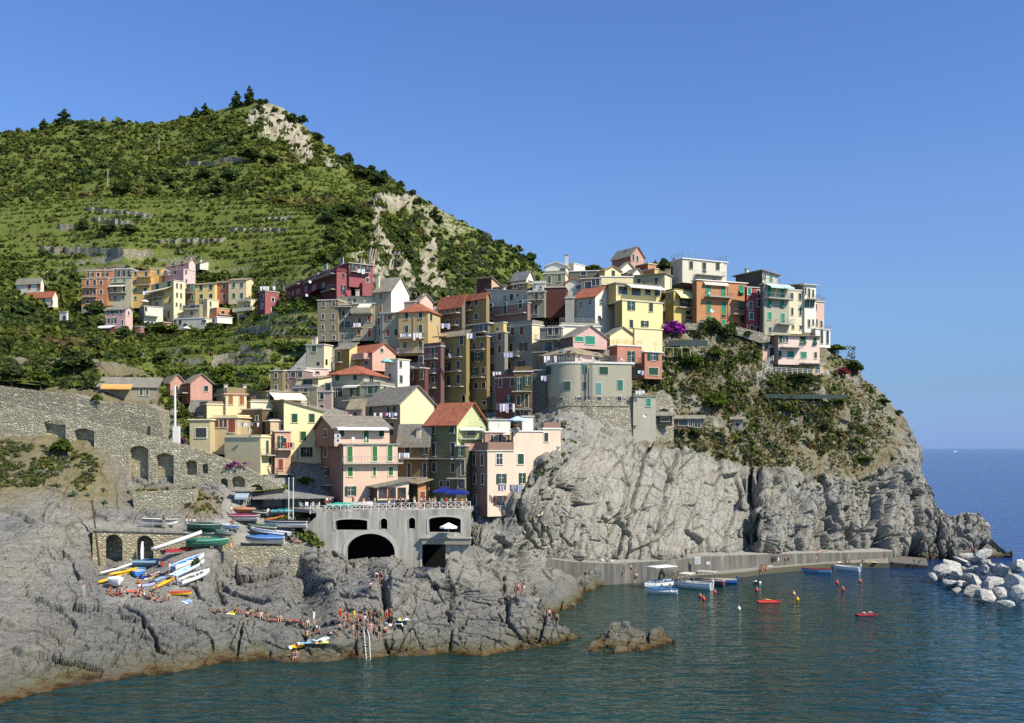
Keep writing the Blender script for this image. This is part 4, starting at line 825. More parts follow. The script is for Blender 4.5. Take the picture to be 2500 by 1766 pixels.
House('grey house with wide dark windows beneath the cream terrace wall near the top', 214, 1418, 1466, 1468, 680, 720, 14, '#7d7b74', 'flat', 'L d 16x20 : 1436 / 698; L d 9x17 : 1449,1459 / 690', group=VL)
House('cream terrace wall house on the crest with white pillars', 217, 1466, 1466.5, 1546, 676, 696, 86, '#e0d096', 'flat', '', colR='#e6d79c', group=VL, cornice='#eeeade', dL=8)
House('small yellow gabled roof room between white pillars on the crest', 219, 1462, 1477, 1516, 660, 678, 60, '#b8a25c', 'gR:1:tan', 'R k 8x14 : 1497 / 668', colR='#ecd890', group=VL)
House('low white and grey roof terrace house right of the small yellow roof room', 221, 1515, 1545, 1568, 668, 692, 55, '#8b8781', 'gR:1.2:slate', 'L d 10x10 : 1528 / 672', colR='#dad8d4', group=VL)
House('grey plastered house with white balconies left of the white gabled house', 205, 1380, 1401, 1401, 728, 790, 10, '#a5a49c', 'flat', '', group=VL, par=.4)
House('white gabled house with faint old window marks and terracotta roof', 203, 1400, 1453, 1502, 724, 812, 40, '#a3a4a0', 'gR:2.4:terra', 'L w 7x13 : 1418 / 745; L w 8x13 : 1441 / 738; R w 7x13 : 1467 / 739; R w 5x10 : 1487 / 744; R D 7x13 : 1463 / 778', colR='#dddcd8', group=VL, dirt=.25)
House('large pale yellow house with open grey shutters and a railed terrace storey', 200, 1501, 1519, 1618, 734, 812, 64, '#94853f', 'flat', 'R o 18x22 : 1541 / 747; R k 10x22 : 1589 / 751; R k 9x20 : 1541 / 791; R o 18x15 : 1574 / 791', sur='#e6dfae', colR='#e3d489', group=VL, dirt=.12)
House('set back storey with glass doors on the large pale yellow house', 203, 1472, 1504, 1614, 692, 740, 64, '#b7a458', 'flat', 'R d 22x20 : 1520,1553 / 709; R d 14x14 : 1581,1605 / 714', awn=[('R', 1526, 1612, 693, 702, 2.0, '#d9d6ce')], colR='#d9c878', group=VL, cornice='#98938a', over=.7)
House('grey green house with one green door behind the large pale yellow house', 215, 1546, 1623, 1640, 669, 716, 24, '#9d9b78', 'sB:.3:tan', 'L k 9x12 : 1560 / 687; L k 9x22 : 1602 / 690', bal=[('L', 1574, 1612, 700, 1.0)], colR='#e2d9b0', group=VL, pipe=[('R', 1637, 672, 712)])
top_ = House('white house with an outside ladder stair and rooftop railing on the crest', 220, 1638, 1666, 1774, 632, 690, 66, '#aaa89f', 'flat', 'R k 9x19 : 1687 / 648; R k 9x26 : 1719 / 654; R k 9x18 : 1752 / 651; L k 5x22 : 1641 / 661; R d 9x5 : 1702 / 682; R d 9x4 : 1743 / 683', bal=[('R', 1697, 1764, 671, 1.2, 'white')], colR='#cfcabb', group=VL, cornice='#e8e6e0', railt=(1.3, '#6d7580'), over=.6, dirt=.3)
House('terracotta pink gabled house at the highest point of the village', 226, 1494, 1540, 1572, 624, 660, 56, '#96605a', 'gR:2.2:slate', 'R k 5x16 : 1546 / 629; R k 5x15 : 1556 / 633', colR='#c58b80', group=VL, chim=[(.45, .4, 1.6)])
House('small rust coloured flat roofed block below the highest pink house', 224, 1546, 1582, 1602, 644, 662, 52, '#84472f', 'flat', '', colR='#c08350', group=VL)
House('small ochre orange block with bright end wall below the rust coloured block', 222, 1552, 1598, 1607, 657, 675, 50, '#a9712f', 'flat', '', colR='#dfae55', group=VL)
House('white gable fragment in front of the highest pink house', 223, 1510, 1516, 1550, 656, 668, 56, '#b5b3ad', 'gR:1.6:slate', '', colR='#dcd9d2', group=VL)
# skyline left part
House('grey green roof house with two dark windows and white terrace on the skyline', 219, 1326, 1380, 1388, 668, 706, 12, '#8c8973', 'flat', 'L g 8x18 : 1341 / 683; L g 8x18 : 1366 / 679', sur='#c2bda8', colR='#e0d6a6', group=VL, par=.5)
House('white greenhouse like canopy on the skyline terrace left of the pine garden', 223, 1331, 1383, 1383, 650, 668, 10, '#d5d6d2', 'gL:.9:white', 'L D 12x8 : 1373 / 660', group=VL, chim=[(.05, .3, 2.5)])
House('white cube house with cream side on the skyline', 226, 1384, 1401, 1428, 644, 664, 40, '#bdb593', 'flat', '', colR='#e1dfd8', group=VL)
House('dark terrace house with white pergola posts on the skyline right of the white cube', 222, 1390, 1462, 1462, 662, 690, 8, '#6b6963', 'flat', 'L d 14x12 : 1424 / 667; L d 9x13 : 1470 / 668', group=VL, cornice='#d8d6d0')
House('dark maroon house with sloping roof line at the left end of the skyline', 224, 1164, 1200, 1222, 692, 735, 30, '#5d3330', 'sR:1.2:slate', '', colR='#c9a48e', group=VL)
House('maroon brown house with white skylight between the skyline roofs', 222, 1198, 1250, 1250, 698, 730, 28, '#6b413c', 'sL:-.8:slate', 'L w 7x6 : 1233 / 702', group=VL)
House('ochre house with two dark windows below the grey skylight roof', 221, 1249, 1288, 1288, 692, 725, 26, '#8a7443', 'flat', 'L d 8x8 : 1273 / 696; L k 6x9 : 1258 / 700', group=VL)
House('white dormer house with grey glass skylight roof on the skyline', 226, 1250, 1285, 1303, 680, 705, 40, '#d4cc9c', 'gR:1.9:grey', 'R w 10x8 : 1294 / 690', colR='#e6e4de', group=VL)
House('low white terrace house with red flowers left of the grey green skyline house', 219, 1301, 1331, 1331, 692, 712, 12, '#c6c5be', 'flat', 'L w 6x7 : 1305 / 697; L d 5x6 : 1320 / 702', group=VL, par=.4)
# right hand group above the cliff
House('bright yellow narrow house with a pale checked awning beside the orange house', 205, 1624, 1645, 1703, 711, 788, 60, '#8c7634', 'flat', 'R o 24x22 : 1671 / 738; R d 12x9 : 1680 / 764; R r 12x9 : 1680 / 776; L k 4x20 : 1636 / 725', bal=[('R', 1651, 1696, 751, 1.1)], awn=[('R', 1650, 1698, 712, 726, 1.5, '#e8dca0')], colR='#d2b445', group=VL, par=.4, cornice='#e4dcb4', pipe=[('R', 1700, 715, 780)], dirt=.15)
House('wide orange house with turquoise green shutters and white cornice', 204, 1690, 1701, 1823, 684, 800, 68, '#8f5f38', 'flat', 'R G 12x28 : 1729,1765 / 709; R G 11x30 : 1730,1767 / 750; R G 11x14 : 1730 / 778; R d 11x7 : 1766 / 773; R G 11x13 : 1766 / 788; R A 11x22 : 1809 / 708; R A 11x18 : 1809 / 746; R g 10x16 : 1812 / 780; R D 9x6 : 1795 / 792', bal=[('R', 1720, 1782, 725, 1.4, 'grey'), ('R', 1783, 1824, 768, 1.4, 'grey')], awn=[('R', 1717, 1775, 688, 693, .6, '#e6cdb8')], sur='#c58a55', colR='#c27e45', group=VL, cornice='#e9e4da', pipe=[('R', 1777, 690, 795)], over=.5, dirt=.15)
House('narrow crimson house with white framed pale windows beside the orange house', 205, 1818, 1823, 1858, 702, 812, 72, '#6b2b33', 'flat', 'R G 8x16 : 1829 / 712; R d 6x10 : 1851 / 713; R w 9x20 : 1833 / 747; R w 8x19 : 1852 / 740; R G 9x17 : 1834 / 772; R D 7x7 : 1835 / 798; R D 8x9 : 1850 / 803', sur='#efe9e0', colR='#a8424e', group=VL, dirt=.15)
gt = House('tall grey green house with bright green shutters and two striped awnings', 203, 1856, 1866, 1927, 694, 818, 66, '#5f6058', 'flat', 'R A 9x18 : 1879,1910 / 740; R G 9x24 : 1878,1910 / 712; R G 9x19 : 1879 / 772; R G 9x25 : 1911 / 778; R k 7x13 : 1880 / 806', bal=[('R', 1866, 1926, 729, 1.5, 'grey'), ('R', 1894, 1928, 792, 1.5, 'grey')], awn=[('R', 1869, 1900, 694, 702, 1.8, '#bcd6c8'), ('R', 1901, 1926, 696, 704, 1.8, '#bcd6c8')], sur='#b9b7a8', colR='#a3a391', group=VL, pipe=[('R', 1863, 700, 812)], dirt=.4)
House('top storey with dark slate side and green shutters above the tall grey green house', 208, 1796, 1861, 1899, 669, 712, 60, '#4b4a46', 'sR:.6:slate', 'R G 7x16 : 1882 / 682; R w 7x12 : 1866 / 676', bal=[('R', 1861, 1897, 692, .9, 'grey')], colR='#b9beb4', group=VL, chim=[(.7, .2, 1.6)], over=.6)
House('cream plain house with grey shuttered windows right of the tall grey green house', 206, 1924, 1927, 1966, 709, 815, 74, '#b8ab84', 'flat', 'R k 6x17 : 1933,1953 / 724; R k 5x18 : 1934,1954 / 761; R k 5x9 : 1936 / 799; R k 6x10 : 1955 / 800', colR='#dcd3b4', group=VL, cornice='#eee9da', dirt=.2)
House('brown shaded side house behind the cream plain house at the cliff edge', 211, 1926, 1962, 1962, 694, 730, 30, '#84673a', 'flat', '', group=VL)
House('tall white house with a small balcony at the seaward end of the row', 206.5, 1960, 1964, 1992, 696, 812, 70, '#b9b7b0', 'flat', 'R k 4x17 : 1966 / 710; R k 5x22 : 1975 / 716; R k 4x18 : 1985 / 717; R o 9x18 : 1970,1983 / 741; R k 5x19 : 1975 / 790; R k 4x13 : 1985 / 787', bal=[('R', 1966, 1992, 732, 1.5, 'grey')], colR='#dedcd5', group=VL, over=.9, dirt=.2)
House('narrow pale pink house last in the row above the sea', 208, 1985, 1991, 2012, 737, 806, 70, '#b28f83', 'flat', 'R k 4x15 : 1992 / 750; R k 4x17 : 1994 / 788; R k 5x16 : 2005 / 792', colR='#dcae9f', group=VL, railt=(.9, '#8a8f96'), dirt=.2)
H43 = House('white open pavilion base with square pillars under the pale pink house at the cliff edge', 206.5, 1978, 1991, 2027, 804, 848, 66, '#a8a59c', 'flat', 'R d 6x34 : 2006 / 822; R d 6x32 : 2020 / 824', colR='#e2dfd8', group=VL, railt=(1.0, '#8a8f96'))
wing = House('pale pink left wing with sloping grey roof of the pink villa below the row', 203, 1856, 1862, 1900, 842, 905, 72, '#8d857c', 'sL:-.01:slate', 'R a 6x17 : 1871 / 846; R a 7x17 : 1891 / 836; R D 12x26 : 1885 / 862', colR='#d6aca2', group=VL, dirt=.15)
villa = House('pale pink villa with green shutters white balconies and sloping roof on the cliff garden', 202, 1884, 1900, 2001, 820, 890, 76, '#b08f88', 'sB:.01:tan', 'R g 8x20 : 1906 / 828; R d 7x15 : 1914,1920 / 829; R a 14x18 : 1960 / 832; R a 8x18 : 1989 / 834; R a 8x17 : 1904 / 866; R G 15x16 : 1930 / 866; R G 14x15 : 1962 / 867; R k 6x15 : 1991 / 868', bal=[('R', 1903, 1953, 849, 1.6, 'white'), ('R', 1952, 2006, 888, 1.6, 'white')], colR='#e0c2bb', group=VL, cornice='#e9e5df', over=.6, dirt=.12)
House('sand coloured arcade with arched green doors beneath the pink villa', 203.5, 1894, 1898, 2010, 890, 914, 76, '#a58f63', 'flat', 'R t 11x19 : 1908,1936,1971,1996 / 900', colR='#c8ac72', group=VL)
# middle of the village
House('grey apartment house with brown shutters and cream side wall in the middle of the village', 196, 1232, 1299, 1327, 793, 925, 40, '#86857c', 'flat', 'L b 9x19 : 1252,1274 / 810; L b 9x19 : 1248 / 849; L B 18x20 : 1278 / 847; L B 18x19 : 1223 / 894; L b 8x17 : 1244 / 892; L B 16x17 : 1273 / 890', bal=[('L', 1250, 1271, 872, 1.1, 'white')], colR='#d8cca2', group=VL, par=.8, dirt=.25)
House('lower left part of the grey apartment house with brown shutters', 197, 1187, 1232, 1232, 812, 1000, 42, '#85847a', 'flat', 'L b 8x18 : 1198,1220 / 825; L B 17x19 : 1198 / 858; L b 8x18 : 1220 / 853; L B 17x18 : 1198 / 897; L k 9x15 : 1199 / 952', group=VL, dirt=.25)
House('yellow roof terrace room above the yellow house with dark shutters', 199, 1192, 1229, 1229, 788, 812, 42, '#d3b85a', 'flat', 'L d 6x9 : 1196 / 795; L d 6x6 : 1215 / 804', group=VL)
House('ochre yellow tall house with glazed roof terrace and laundry left of the grey apartment house', 197.5, 1139, 1188, 1188, 822, 1000, 42, '#8d7435', 'flat', 'L k 8x20 : 1158,1177 / 848; L o 28x20 : 1166 / 872; L o 17x18 : 1159 / 908; L d 8x16 : 1180 / 905; L d 8x15 : 1162,1181 / 942; L d 8x9 : 1160,1183 / 985', bal=[('L', 1142, 1185, 857, 1.0), ('L', 1142, 1184, 924, 1.2)], group=VL, dirt=.25)
House('dark glazed roof room with white canopy on the ochre yellow tall house', 200, 1142, 1193, 1193, 790, 825, 42, '#5c5430', 'flat', 'L d 11x22 : 1164,1176,1186 / 803', bal=[('L', 1139, 1190, 816, 1.4)], group=VL, cornice='#d2d2cc', over=.9)
House('olive yellow tall house with many balconies and green shutters', 198, 1077, 1138, 1138, 818, 1000, 42, '#8d7c38', 'sB:.8:tan', 'L k 8x24 : 1127 / 830; L k 8x26 : 1093,1119 / 864; L o 17x22 : 1092 / 896; L k 8x20 : 1119 / 892; L o 14x22 : 1091 / 930; L k 8x22 : 1119 / 926; L d 6x11 : 1086 / 959; L d 8x24 : 1132 / 977; L w 8x14 : 1085 / 981', bal=[('L', 1078, 1130, 876, 1.0), ('L', 1078, 1128, 910, 1.2), ('L', 1078, 1104, 945, 1.0), ('L', 1114, 1133, 945, 1.2)], awn=[('L', 1073, 1096, 819, 824, 2.0, '#d6b06a')], group=VL, dirt=.25)
House('mauve tall house with three stacked balconies left of the olive yellow house', 199, 1035, 1076, 1076, 846, 1000, 42, '#755052', 'flat', 'L g 8x26 : 1057 / 862; L g 8x26 : 1057 / 897; L g 8x28 : 1057 / 934; L D 7x16 : 1055 / 978', bal=[('L', 1037, 1070, 879, 1.2, 'grey'), ('L', 1037, 1066, 914, 1.1, 'grey'), ('L', 1037, 1066, 949, 1.2, 'grey')], group=VL, par=.7, dirt=.25)
House('dark red low house with flat terrace in front of the mauve house', 195, 1000, 1037, 1037, 900, 965, 42, '#6c3d3c', 'flat', 'L g 6x22 : 1006,1030 / 917; L D 10x20 : 1028 / 880', bal=[('L', 995, 1038, 902, 1.4, 'grey'), ('L', 990, 1036, 958, 1.5)], group=VL, dirt=.25)
House('white house with flat roof terrace below the pink red roofed house', 193, 940, 971, 1000, 878, 960, 40, '#c6c4bd', 'flat', 'R k 6x16 : 978 / 890; L k 6x15 : 952 / 921; R k 7x18 : 979 / 926', colR='#e2e0da', group=VL, cornice='#d5c7a8', dirt=.15)
House('pink house with terracotta roof and small balcony above the white house', 197, 849, 909, 966, 860, 905, 46, '#b57d74', 'gR:1.9:terra', 'L d 12x10 : 893 / 871; L k 7x10 : 895 / 887; R k 7x9 : 932 / 856', bal=[('L', 849, 903, 882, 1.5, 'rose')], colR='#d4a294', group=VL)
House('ochre yellow house with grey roof beside the grey cream house', 199, 817, 853, 872, 852, 905, 34, '#8c6f30', 'sB:1.2:slate', 'L g 8x26 : 828 / 872', bal=[('L', 817, 836, 886, 1.0)], colR='#d9c270', group=VL)
House('low red roof house with yellow gable between the grey houses and the pink house', 203, 868, 905, 940, 845, 870, 46, '#7a2e3a', 'sB:.6:tan', '', colR='#a8475a', group=VL)
House('grey cream house with arched windows and chimney stacks left of the ochre yellow house', 198, 747, 791, 812, 842, 905, 20, '#aaa48e', 'flat', 'L g 11x14 : 767 / 852; R t 5x15 : 797 / 884; L t 7x9 : 777 / 888', colR='#d6cea8', group=VL, chim=[(.65, .4, 1.5), (.75, .4, 1.3)], pipe=[('L', 750, 845, 900)])
House('grey house with big terracotta hip roof green shutters and balcony left of centre', 184, 810, 888, 941, 913, 1022, 18, '#999884', 'hip:1.9:terra', 'L g 11x17 : 824 / 922; L g 11x17 : 867 / 920; L o 22x22 : 824 / 958; L o 23x24 : 867 / 956; R w 10x18 : 906 / 927', bal=[('L', 843, 887, 979, 1.4)], awn=[('L', 845, 881, 941, 945, 1.6, '#dddad0')], colR='#a8a798', group=VL, over=.7, dirt=.25)
House('lower grey wing with green shutters under the terrace of the terracotta hip roof house', 183, 889, 928, 965, 942, 976, 18, '#8d8c7e', 'flat', 'L g 9x18 : 902 / 953; L o 14x20 : 914 / 952; R g 7x18 : 939 / 953', colR='#b3b1a2', group=VL, par=.6)
House('pale pink narrow house left of the grey terracotta hip roof house', 184, 774, 810, 812, 957, 1025, 16, '#bba09c', 'flat', 'L d 9x15 : 786 / 967; L d 9x15 : 786 / 997; L d 14x18 : 801 / 945', group=VL, par=.8)
House('cream storey with salmon band under a tan roof above the pale pink narrow house', 187, 727, 777, 812, 925, 962, 36, '#b6a982', 'sB:.7:tan', 'L d 22x14 : 752 / 932; R d 10x14 : 800 / 945', awn=[('L', 727, 742, 925, 942, .8, '#dcd0a2')], bal=[('L', 728, 776, 944, 1.4)], colR='#d8cfae', group=VL)
House('olive cream house with dark windows below the tan roofed cream storey', 184.5, 718, 774, 774, 946, 1010, 22, '#a59c7c', 'flat', 'L k 9x18 : 747 / 958; L d 5x10 : 752 / 987; L d 16x13 : 722 / 958', group=VL)
House('olive brown house with two small windows at the left end of the centre row', 192, 660, 690, 690, 906, 965, 14, '#8a7a50', 'flat', 'L k 7x12 : 674 / 917; L k 6x12 : 674 / 946', group=VL)
House('mauve brown house with awning windows beside the olive brown house', 192.5, 690, 740, 740, 905, 965, 14, '#8f7478', 'flat', 'L k 7x13 : 699 / 918; L k 10x13 : 716,733 / 915; L k 7x12 : 699 / 945; L d 6x12 : 727 / 932', group=VL, cornice='#e0ded8')
House('pink house with white dormer behind the tan roofed cream storey', 196, 737, 748, 803, 900, 935, 58, '#b58f8c', 'flat', 'R k 5x9 : 757 / 912; R d 10x6 : 775 / 910', colR='#d6b6b2', group=VL)
# lower left, around the path
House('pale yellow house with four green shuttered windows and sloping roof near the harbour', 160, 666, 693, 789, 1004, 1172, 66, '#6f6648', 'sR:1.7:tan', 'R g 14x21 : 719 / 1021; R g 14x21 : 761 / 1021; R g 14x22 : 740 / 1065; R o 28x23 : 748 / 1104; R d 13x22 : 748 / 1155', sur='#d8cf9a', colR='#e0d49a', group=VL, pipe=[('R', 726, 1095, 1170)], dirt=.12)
House('salmon narrow house with red laundry on its balcony beside the pale yellow house', 156, 664, 671, 710, 1054, 1185, 64, '#8d5a4c', 'flat', 'R o 14x30 : 685 / 1080; R d 8x20 : 695 / 1080; R r 12x28 : 685 / 1135', bal=[('R', 674, 714, 1098, 1.2), ('R', 674, 712, 1158, 1.2)], colR='#d29a80', group=VL, over=.5)
House('long cream wall house with a tall green door beside the salmon house', 154, 548, 636, 671, 1068, 1160, 22, '#c9b98e', 'flat', 'R g 6x32 : 652 / 1092; R d 6x18 : 659 / 1127', bal=[('R', 637, 677, 1112, 1.2)], colR='#e0cf9c', group=VL, par=.25, cornice='#efe3bb', dirt=.15)
House('cream house with one large black window and wooden lattice shutters above the stone path', 157, 463, 513, 513, 1026, 1110, 6, '#c2b282', 'flat', 'L k 27x24 : 491 / 1057', group=VL, cornice='#efe0b5', over=.5, sur='#e9e3d2')
House('cream recessed house with brown wooden shutters in a long row behind the terrace', 158.5, 513, 579, 579, 1020, 1110, 6, '#c2a878', 'flat', 'L b 9x19 : 519,529,540,550 / 1034; L r 17x32 : 566 / 1040', group=VL, cornice='#efe0b5', over=.6)
House('peach roof block with long pale eave right of the wooden shutters', 162, 488, 578, 612, 1016, 1075, 30, '#c9ae7c', 'flat', '', colR='#e3c690', group=VL, cornice='#f0dcae', over=.4)
House('peach square tower house with two brown shutters and roof parapet', 165, 528, 551, 602, 963, 1020, 62, '#8d7b55', 'flat', 'R y 11x22 : 563,590 / 977; L r 4x16 : 545 / 977', colR='#dfbd8c', group=VL, par=1.0, over=.6, cornice='#c99a86', chim=[(.1, .05, 1.3), (.1, .95, 1.3)], dirt=.12)
House('low peach block with parapet left of the peach square tower house', 164, 488, 505, 553, 988, 1022, 58, '#8a7a58', 'flat', '', colR='#ddbe8d', group=VL, par=.4)
House('low grey roofed shed behind the white pole below the pink pair of houses', 168, 465, 506, 507, 1000, 1030, 10, '#b8a98a', 'sB:1.0:slate', 'L w 10x9 : 478 / 1013', group=VL)
House('brown shaded house with small arched window between the peach tower and the pale yellow house', 163, 590, 640, 660, 1000, 1085, 30, '#6a563d', 'flat', 'L d 6x12 : 627 / 1021', group=VL)
House('stepped cream roof terrace house with small dark window left of the pale yellow house', 160, 640, 660, 703, 1028, 1070, 62, '#6b5a44', 'flat', 'R d 10x11 : 691 / 1042', colR='#d0b489', group=VL, par=.2, cornice='#e9e2d6', over=.5)
House('olive house under a wide cream awning above the stepped terraces', 170, 608, 652, 748, 957, 1000, 60, '#8f8662', 'sL:.6:tan', 'L d 14x16 : 619 / 976; R d 20x16 : 668 / 972', awn=[('R', 656, 735, 958, 974, 3.2, '#e4dcc4')], colR='#a79d78', group=VL)
House('cream parapet terrace below the wide cream awning', 167.5, 596, 612, 748, 982, 1004, 60, '#a89c78', 'flat', '', colR='#e3dbb8', group=VL, par=.3)
House('pink house with tan gable roof and window under a vine left of the tall tree', 190, 448, 465, 518, 934, 985, 56, '#a5665c', 'gR:1.7:tan', 'R d 10x13 : 503 / 949', bal=[('L', 424, 462, 966, 1.3)], colR='#cf8f84', group=VL)
House('pink house end with tan roof and yellow side wall beside the white pole', 193, 392, 416, 450, 933, 990, 58, '#b3925c', 'gR:1.5:tan', 'R d 6x16 : 431 / 951; R d 8x12 : 441 / 975', bal=[('R', 418, 452, 966, 1.2, 'wood')], colR='#cf8f84', group=VL)
House('long low stone house with grey slab roof and orange awning above the stone wall', 172, 240, 383, 383, 947, 1000, -14, '#8d8877', 'sB:2.0:slate', 'L g 7x15 : 345 / 958; L g 6x14 : 360 / 958; L D 9x16 : 263 / 965', awn=[('L', 250, 325, 938, 948, 2.2, '#dba35e')], group='houses on the stone terraces', name='stone_house', dirt=.5)
# harbour front
hp = House('pink harbour house with two green shuttered balcony floors above the terrace', 146.5, 770, 838, 971, 1086, 1250, 68, '#96685a', 'flat', 'R v 13x38 : 854 / 1109; R v 12x37 : 915 / 1108; R v 12x38 : 952 / 1107; R v 12x22 : 855 / 1152; R v 7x22 : 914 / 1151; R v 11x21 : 954 / 1151; R o 27x23 : 856 / 1199; L d 9x24 : 795 / 1104; L o 18x20 : 795 / 1151', bal=[('R', 836, 980, 1132, 1.0, 'grey'), ('L', 774, 812, 1179, 1.2, 'grey')], sur='#e8d8c4', colR='#d8b29e', group=VL, cornice='#8f918f', over=.5, pipe=[('L', 836, 1090, 1240)], dirt=.12)
House('set back top storey with slate roof and terrace on the pink harbour house', 148, 769, 816, 951, 1046, 1090, 68, '#96685a', 'gL:2.0:slate', 'R a 12x22 : 834,931 / 1055; R v 12x32 : 894 / 1065; L a 9x19 : 795 / 1058', awn=[('R', 820, 945, 1043, 1046, 1.2, '#e9e6df')], sur='#e8d8c4', colR='#d8b29e', group=VL, over=.5, dirt=.12)
porch = House('low porch with slate roof and glazed red framed front on the pink harbour house', 144.5, 877, 921, 998, 1190, 1222, 66, '#6b3f35', 'sB:.9:slate', 'R d 17x22 : 935 / 1203; R d 16x22 : 957 / 1203; R d 17x22 : 981 / 1203; L d 12x20 : 890,905 / 1203', sur='#7a3a2a', colR='#d8c8b4', group=VL, over=.6)
House('cream house with huge blank gable wall and slate roof above the harbour', 164, 890, 977, 1060, 985, 1085, 52, '#958979', 'gR:3.0:slate', 'L g 10x30 : 906 / 1008; L o 20x26 : 956 / 1007; L g 10x32 : 957 / 1048', bal=[('L', 886, 972, 1026, 1.3)], colR='#e2cfa0', group=VL, over=.4, dirt=.1)
House('narrow dusty pink house with tan roof left of the cream gable house', 166, 851, 884, 892, 997, 1050, 20, '#a18580', 'sB:1.2:tan', 'L k 9x26 : 868 / 1018', group=VL)
House('pale pink parapet terrace between the yellow house and the dusty pink house', 165, 787, 853, 853, 1022, 1050, 10, '#d5b3aa', 'flat', '', group=VL, par=.5)
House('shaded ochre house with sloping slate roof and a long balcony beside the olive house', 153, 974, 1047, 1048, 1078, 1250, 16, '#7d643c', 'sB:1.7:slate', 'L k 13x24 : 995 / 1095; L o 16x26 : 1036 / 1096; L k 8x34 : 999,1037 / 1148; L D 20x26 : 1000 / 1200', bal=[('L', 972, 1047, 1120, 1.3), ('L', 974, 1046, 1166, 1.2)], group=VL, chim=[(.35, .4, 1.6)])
House('olive green house with red tiled roof and white roof patches beside the harbour square', 151, 1045, 1115, 1186, 1033, 1250, 34, '#70704a', 'gR:3.2:terra', 'L a 9x22 : 1058,1104 / 1047; L k 9x32 : 1059,1106 / 1098; L k 9x22 : 1060,1106 / 1141; L k 7x14 : 1078,1094 / 1181; R d 8x10 : 1175 / 1018', bal=[('L', 1047, 1113, 1120, 1.3)], colR='#b9c48a', group=VL, over=.6, dirt=.15, chim=[(.5, .95, 1.4), (.9, .45, 1.6)])
House('narrow shaded olive annex with balconies between the olive house and the pink corner house', 150, 1113, 1137, 1137, 1090, 1250, 14, '#6c6a50', 'flat', 'L o 14x20 : 1124 / 1103; L k 8x36 : 1130 / 1143; L D 16x22 : 1127 / 1180', bal=[('L', 1096, 1136, 1168, 1.2), ('L', 1116, 1136, 1120, 1.0)], group=VL)
House('terrace room with dark furniture and awning under the pale green gable', 152.5, 1116, 1118, 1178, 1042, 1092, 80, '#7c7a50', 'none', 'R d 20x16 : 1150 / 1055; R d 14x14 : 1128 / 1056', bal=[('R', 1118, 1176, 1072, 1.4), ('R', 1132, 1178, 1100, 1.2, 'rose')], awn=[('R', 1120, 1176, 1044, 1047, 1.2, '#e4e6d4')], colR='#b9c48a', group=VL)
House('white cube on the roof terrace of the pink corner house', 152, 1190, 1193, 1246, 1026, 1062, 78, '#bcb9b2', 'flat', '', colR='#e6e4de', group=VL)
House('white roof room with open front beside the rooftop parasol', 154, 1270, 1275, 1302, 1018, 1052, 76, '#8e8f8c', 'flat', '', colR='#e8e6e2', group=VL)
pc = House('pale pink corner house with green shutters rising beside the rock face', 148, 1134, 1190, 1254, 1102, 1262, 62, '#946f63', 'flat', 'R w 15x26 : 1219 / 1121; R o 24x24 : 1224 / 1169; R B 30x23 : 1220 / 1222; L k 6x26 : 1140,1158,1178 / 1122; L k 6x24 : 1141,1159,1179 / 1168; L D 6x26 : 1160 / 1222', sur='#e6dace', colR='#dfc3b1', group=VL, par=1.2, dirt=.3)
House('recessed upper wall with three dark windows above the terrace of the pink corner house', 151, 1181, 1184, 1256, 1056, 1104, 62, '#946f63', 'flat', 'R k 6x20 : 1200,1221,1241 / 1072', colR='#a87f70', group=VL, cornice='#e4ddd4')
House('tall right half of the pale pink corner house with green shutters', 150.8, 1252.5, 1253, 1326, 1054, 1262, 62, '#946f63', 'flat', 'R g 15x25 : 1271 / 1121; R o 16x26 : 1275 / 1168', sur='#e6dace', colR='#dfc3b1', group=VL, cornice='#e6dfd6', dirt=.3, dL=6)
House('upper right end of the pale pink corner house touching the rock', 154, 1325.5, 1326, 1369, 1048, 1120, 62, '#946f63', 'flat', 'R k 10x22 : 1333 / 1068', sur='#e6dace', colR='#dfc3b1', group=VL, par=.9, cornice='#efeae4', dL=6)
# between tower and row
House('red and ochre house with laundry on its balcony left of the round tower', 180, 1210, 1257, 1300, 922, 1040, 40, '#7d4440', 'flat', 'L k 7x20 : 1222 / 936; L k 8x20 : 1251 / 934; L o 16x16 : 1242 / 975', bal=[('L', 1222, 1260, 1000, 1.2, 'white')], colR='#8a6a35', group=VL, par=.5)
House('ochre balcony front with open green shutters beside the red house left of the tower', 178.5, 1255, 1298, 1299, 908, 1040, 10, '#7d6034', 'flat', 'L o 20x32 : 1268 / 938; L o 17x22 : 1288 / 930; L k 8x24 : 1266 / 978; L k 8x34 : 1286 / 978; L d 12x14 : 1264,1285 / 1010', bal=[('L', 1252, 1298, 957, 1.2), ('L', 1254, 1298, 1000, 1.2)], group=VL, cornice='#e8e6e0', par=.8)
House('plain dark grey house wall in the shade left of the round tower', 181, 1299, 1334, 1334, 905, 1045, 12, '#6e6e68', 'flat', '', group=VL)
House('grey house with white laundry left of the white house with orange trim', 190, 1318, 1370, 1370, 800, 900, 20, '#7d786e', 'flat', 'L d 10x22 : 1343,1359 / 808; L d 20x22 : 1339 / 846; L B 10x16 : 1360 / 842', bal=[('L', 1310, 1366, 832, 1.4, 'grey'), ('L', 1306, 1340, 862, 1.5)], group=VL)
House('white house with orange trim and a railed roof terrace behind the tower house', 191, 1365, 1368, 1466, 796, 850, 78, '#9a988f', 'flat', '', colR='#e6e0d2', group=VL, cornice='#dcd8ce', par=.5, railt=(1.4, '#8b8a86'), over=.5, dirt=.1)
House('mauve pink gabled attic with green glazing above the tower terrace', 185, 1370, 1399, 1482, 822, 850, 62, '#6f5d58', 'gR:2.2:slate', 'R G 21x12 : 1414 / 828; R G 24x20 : 1440 / 831', colR='#c9a0a0', group=VL)
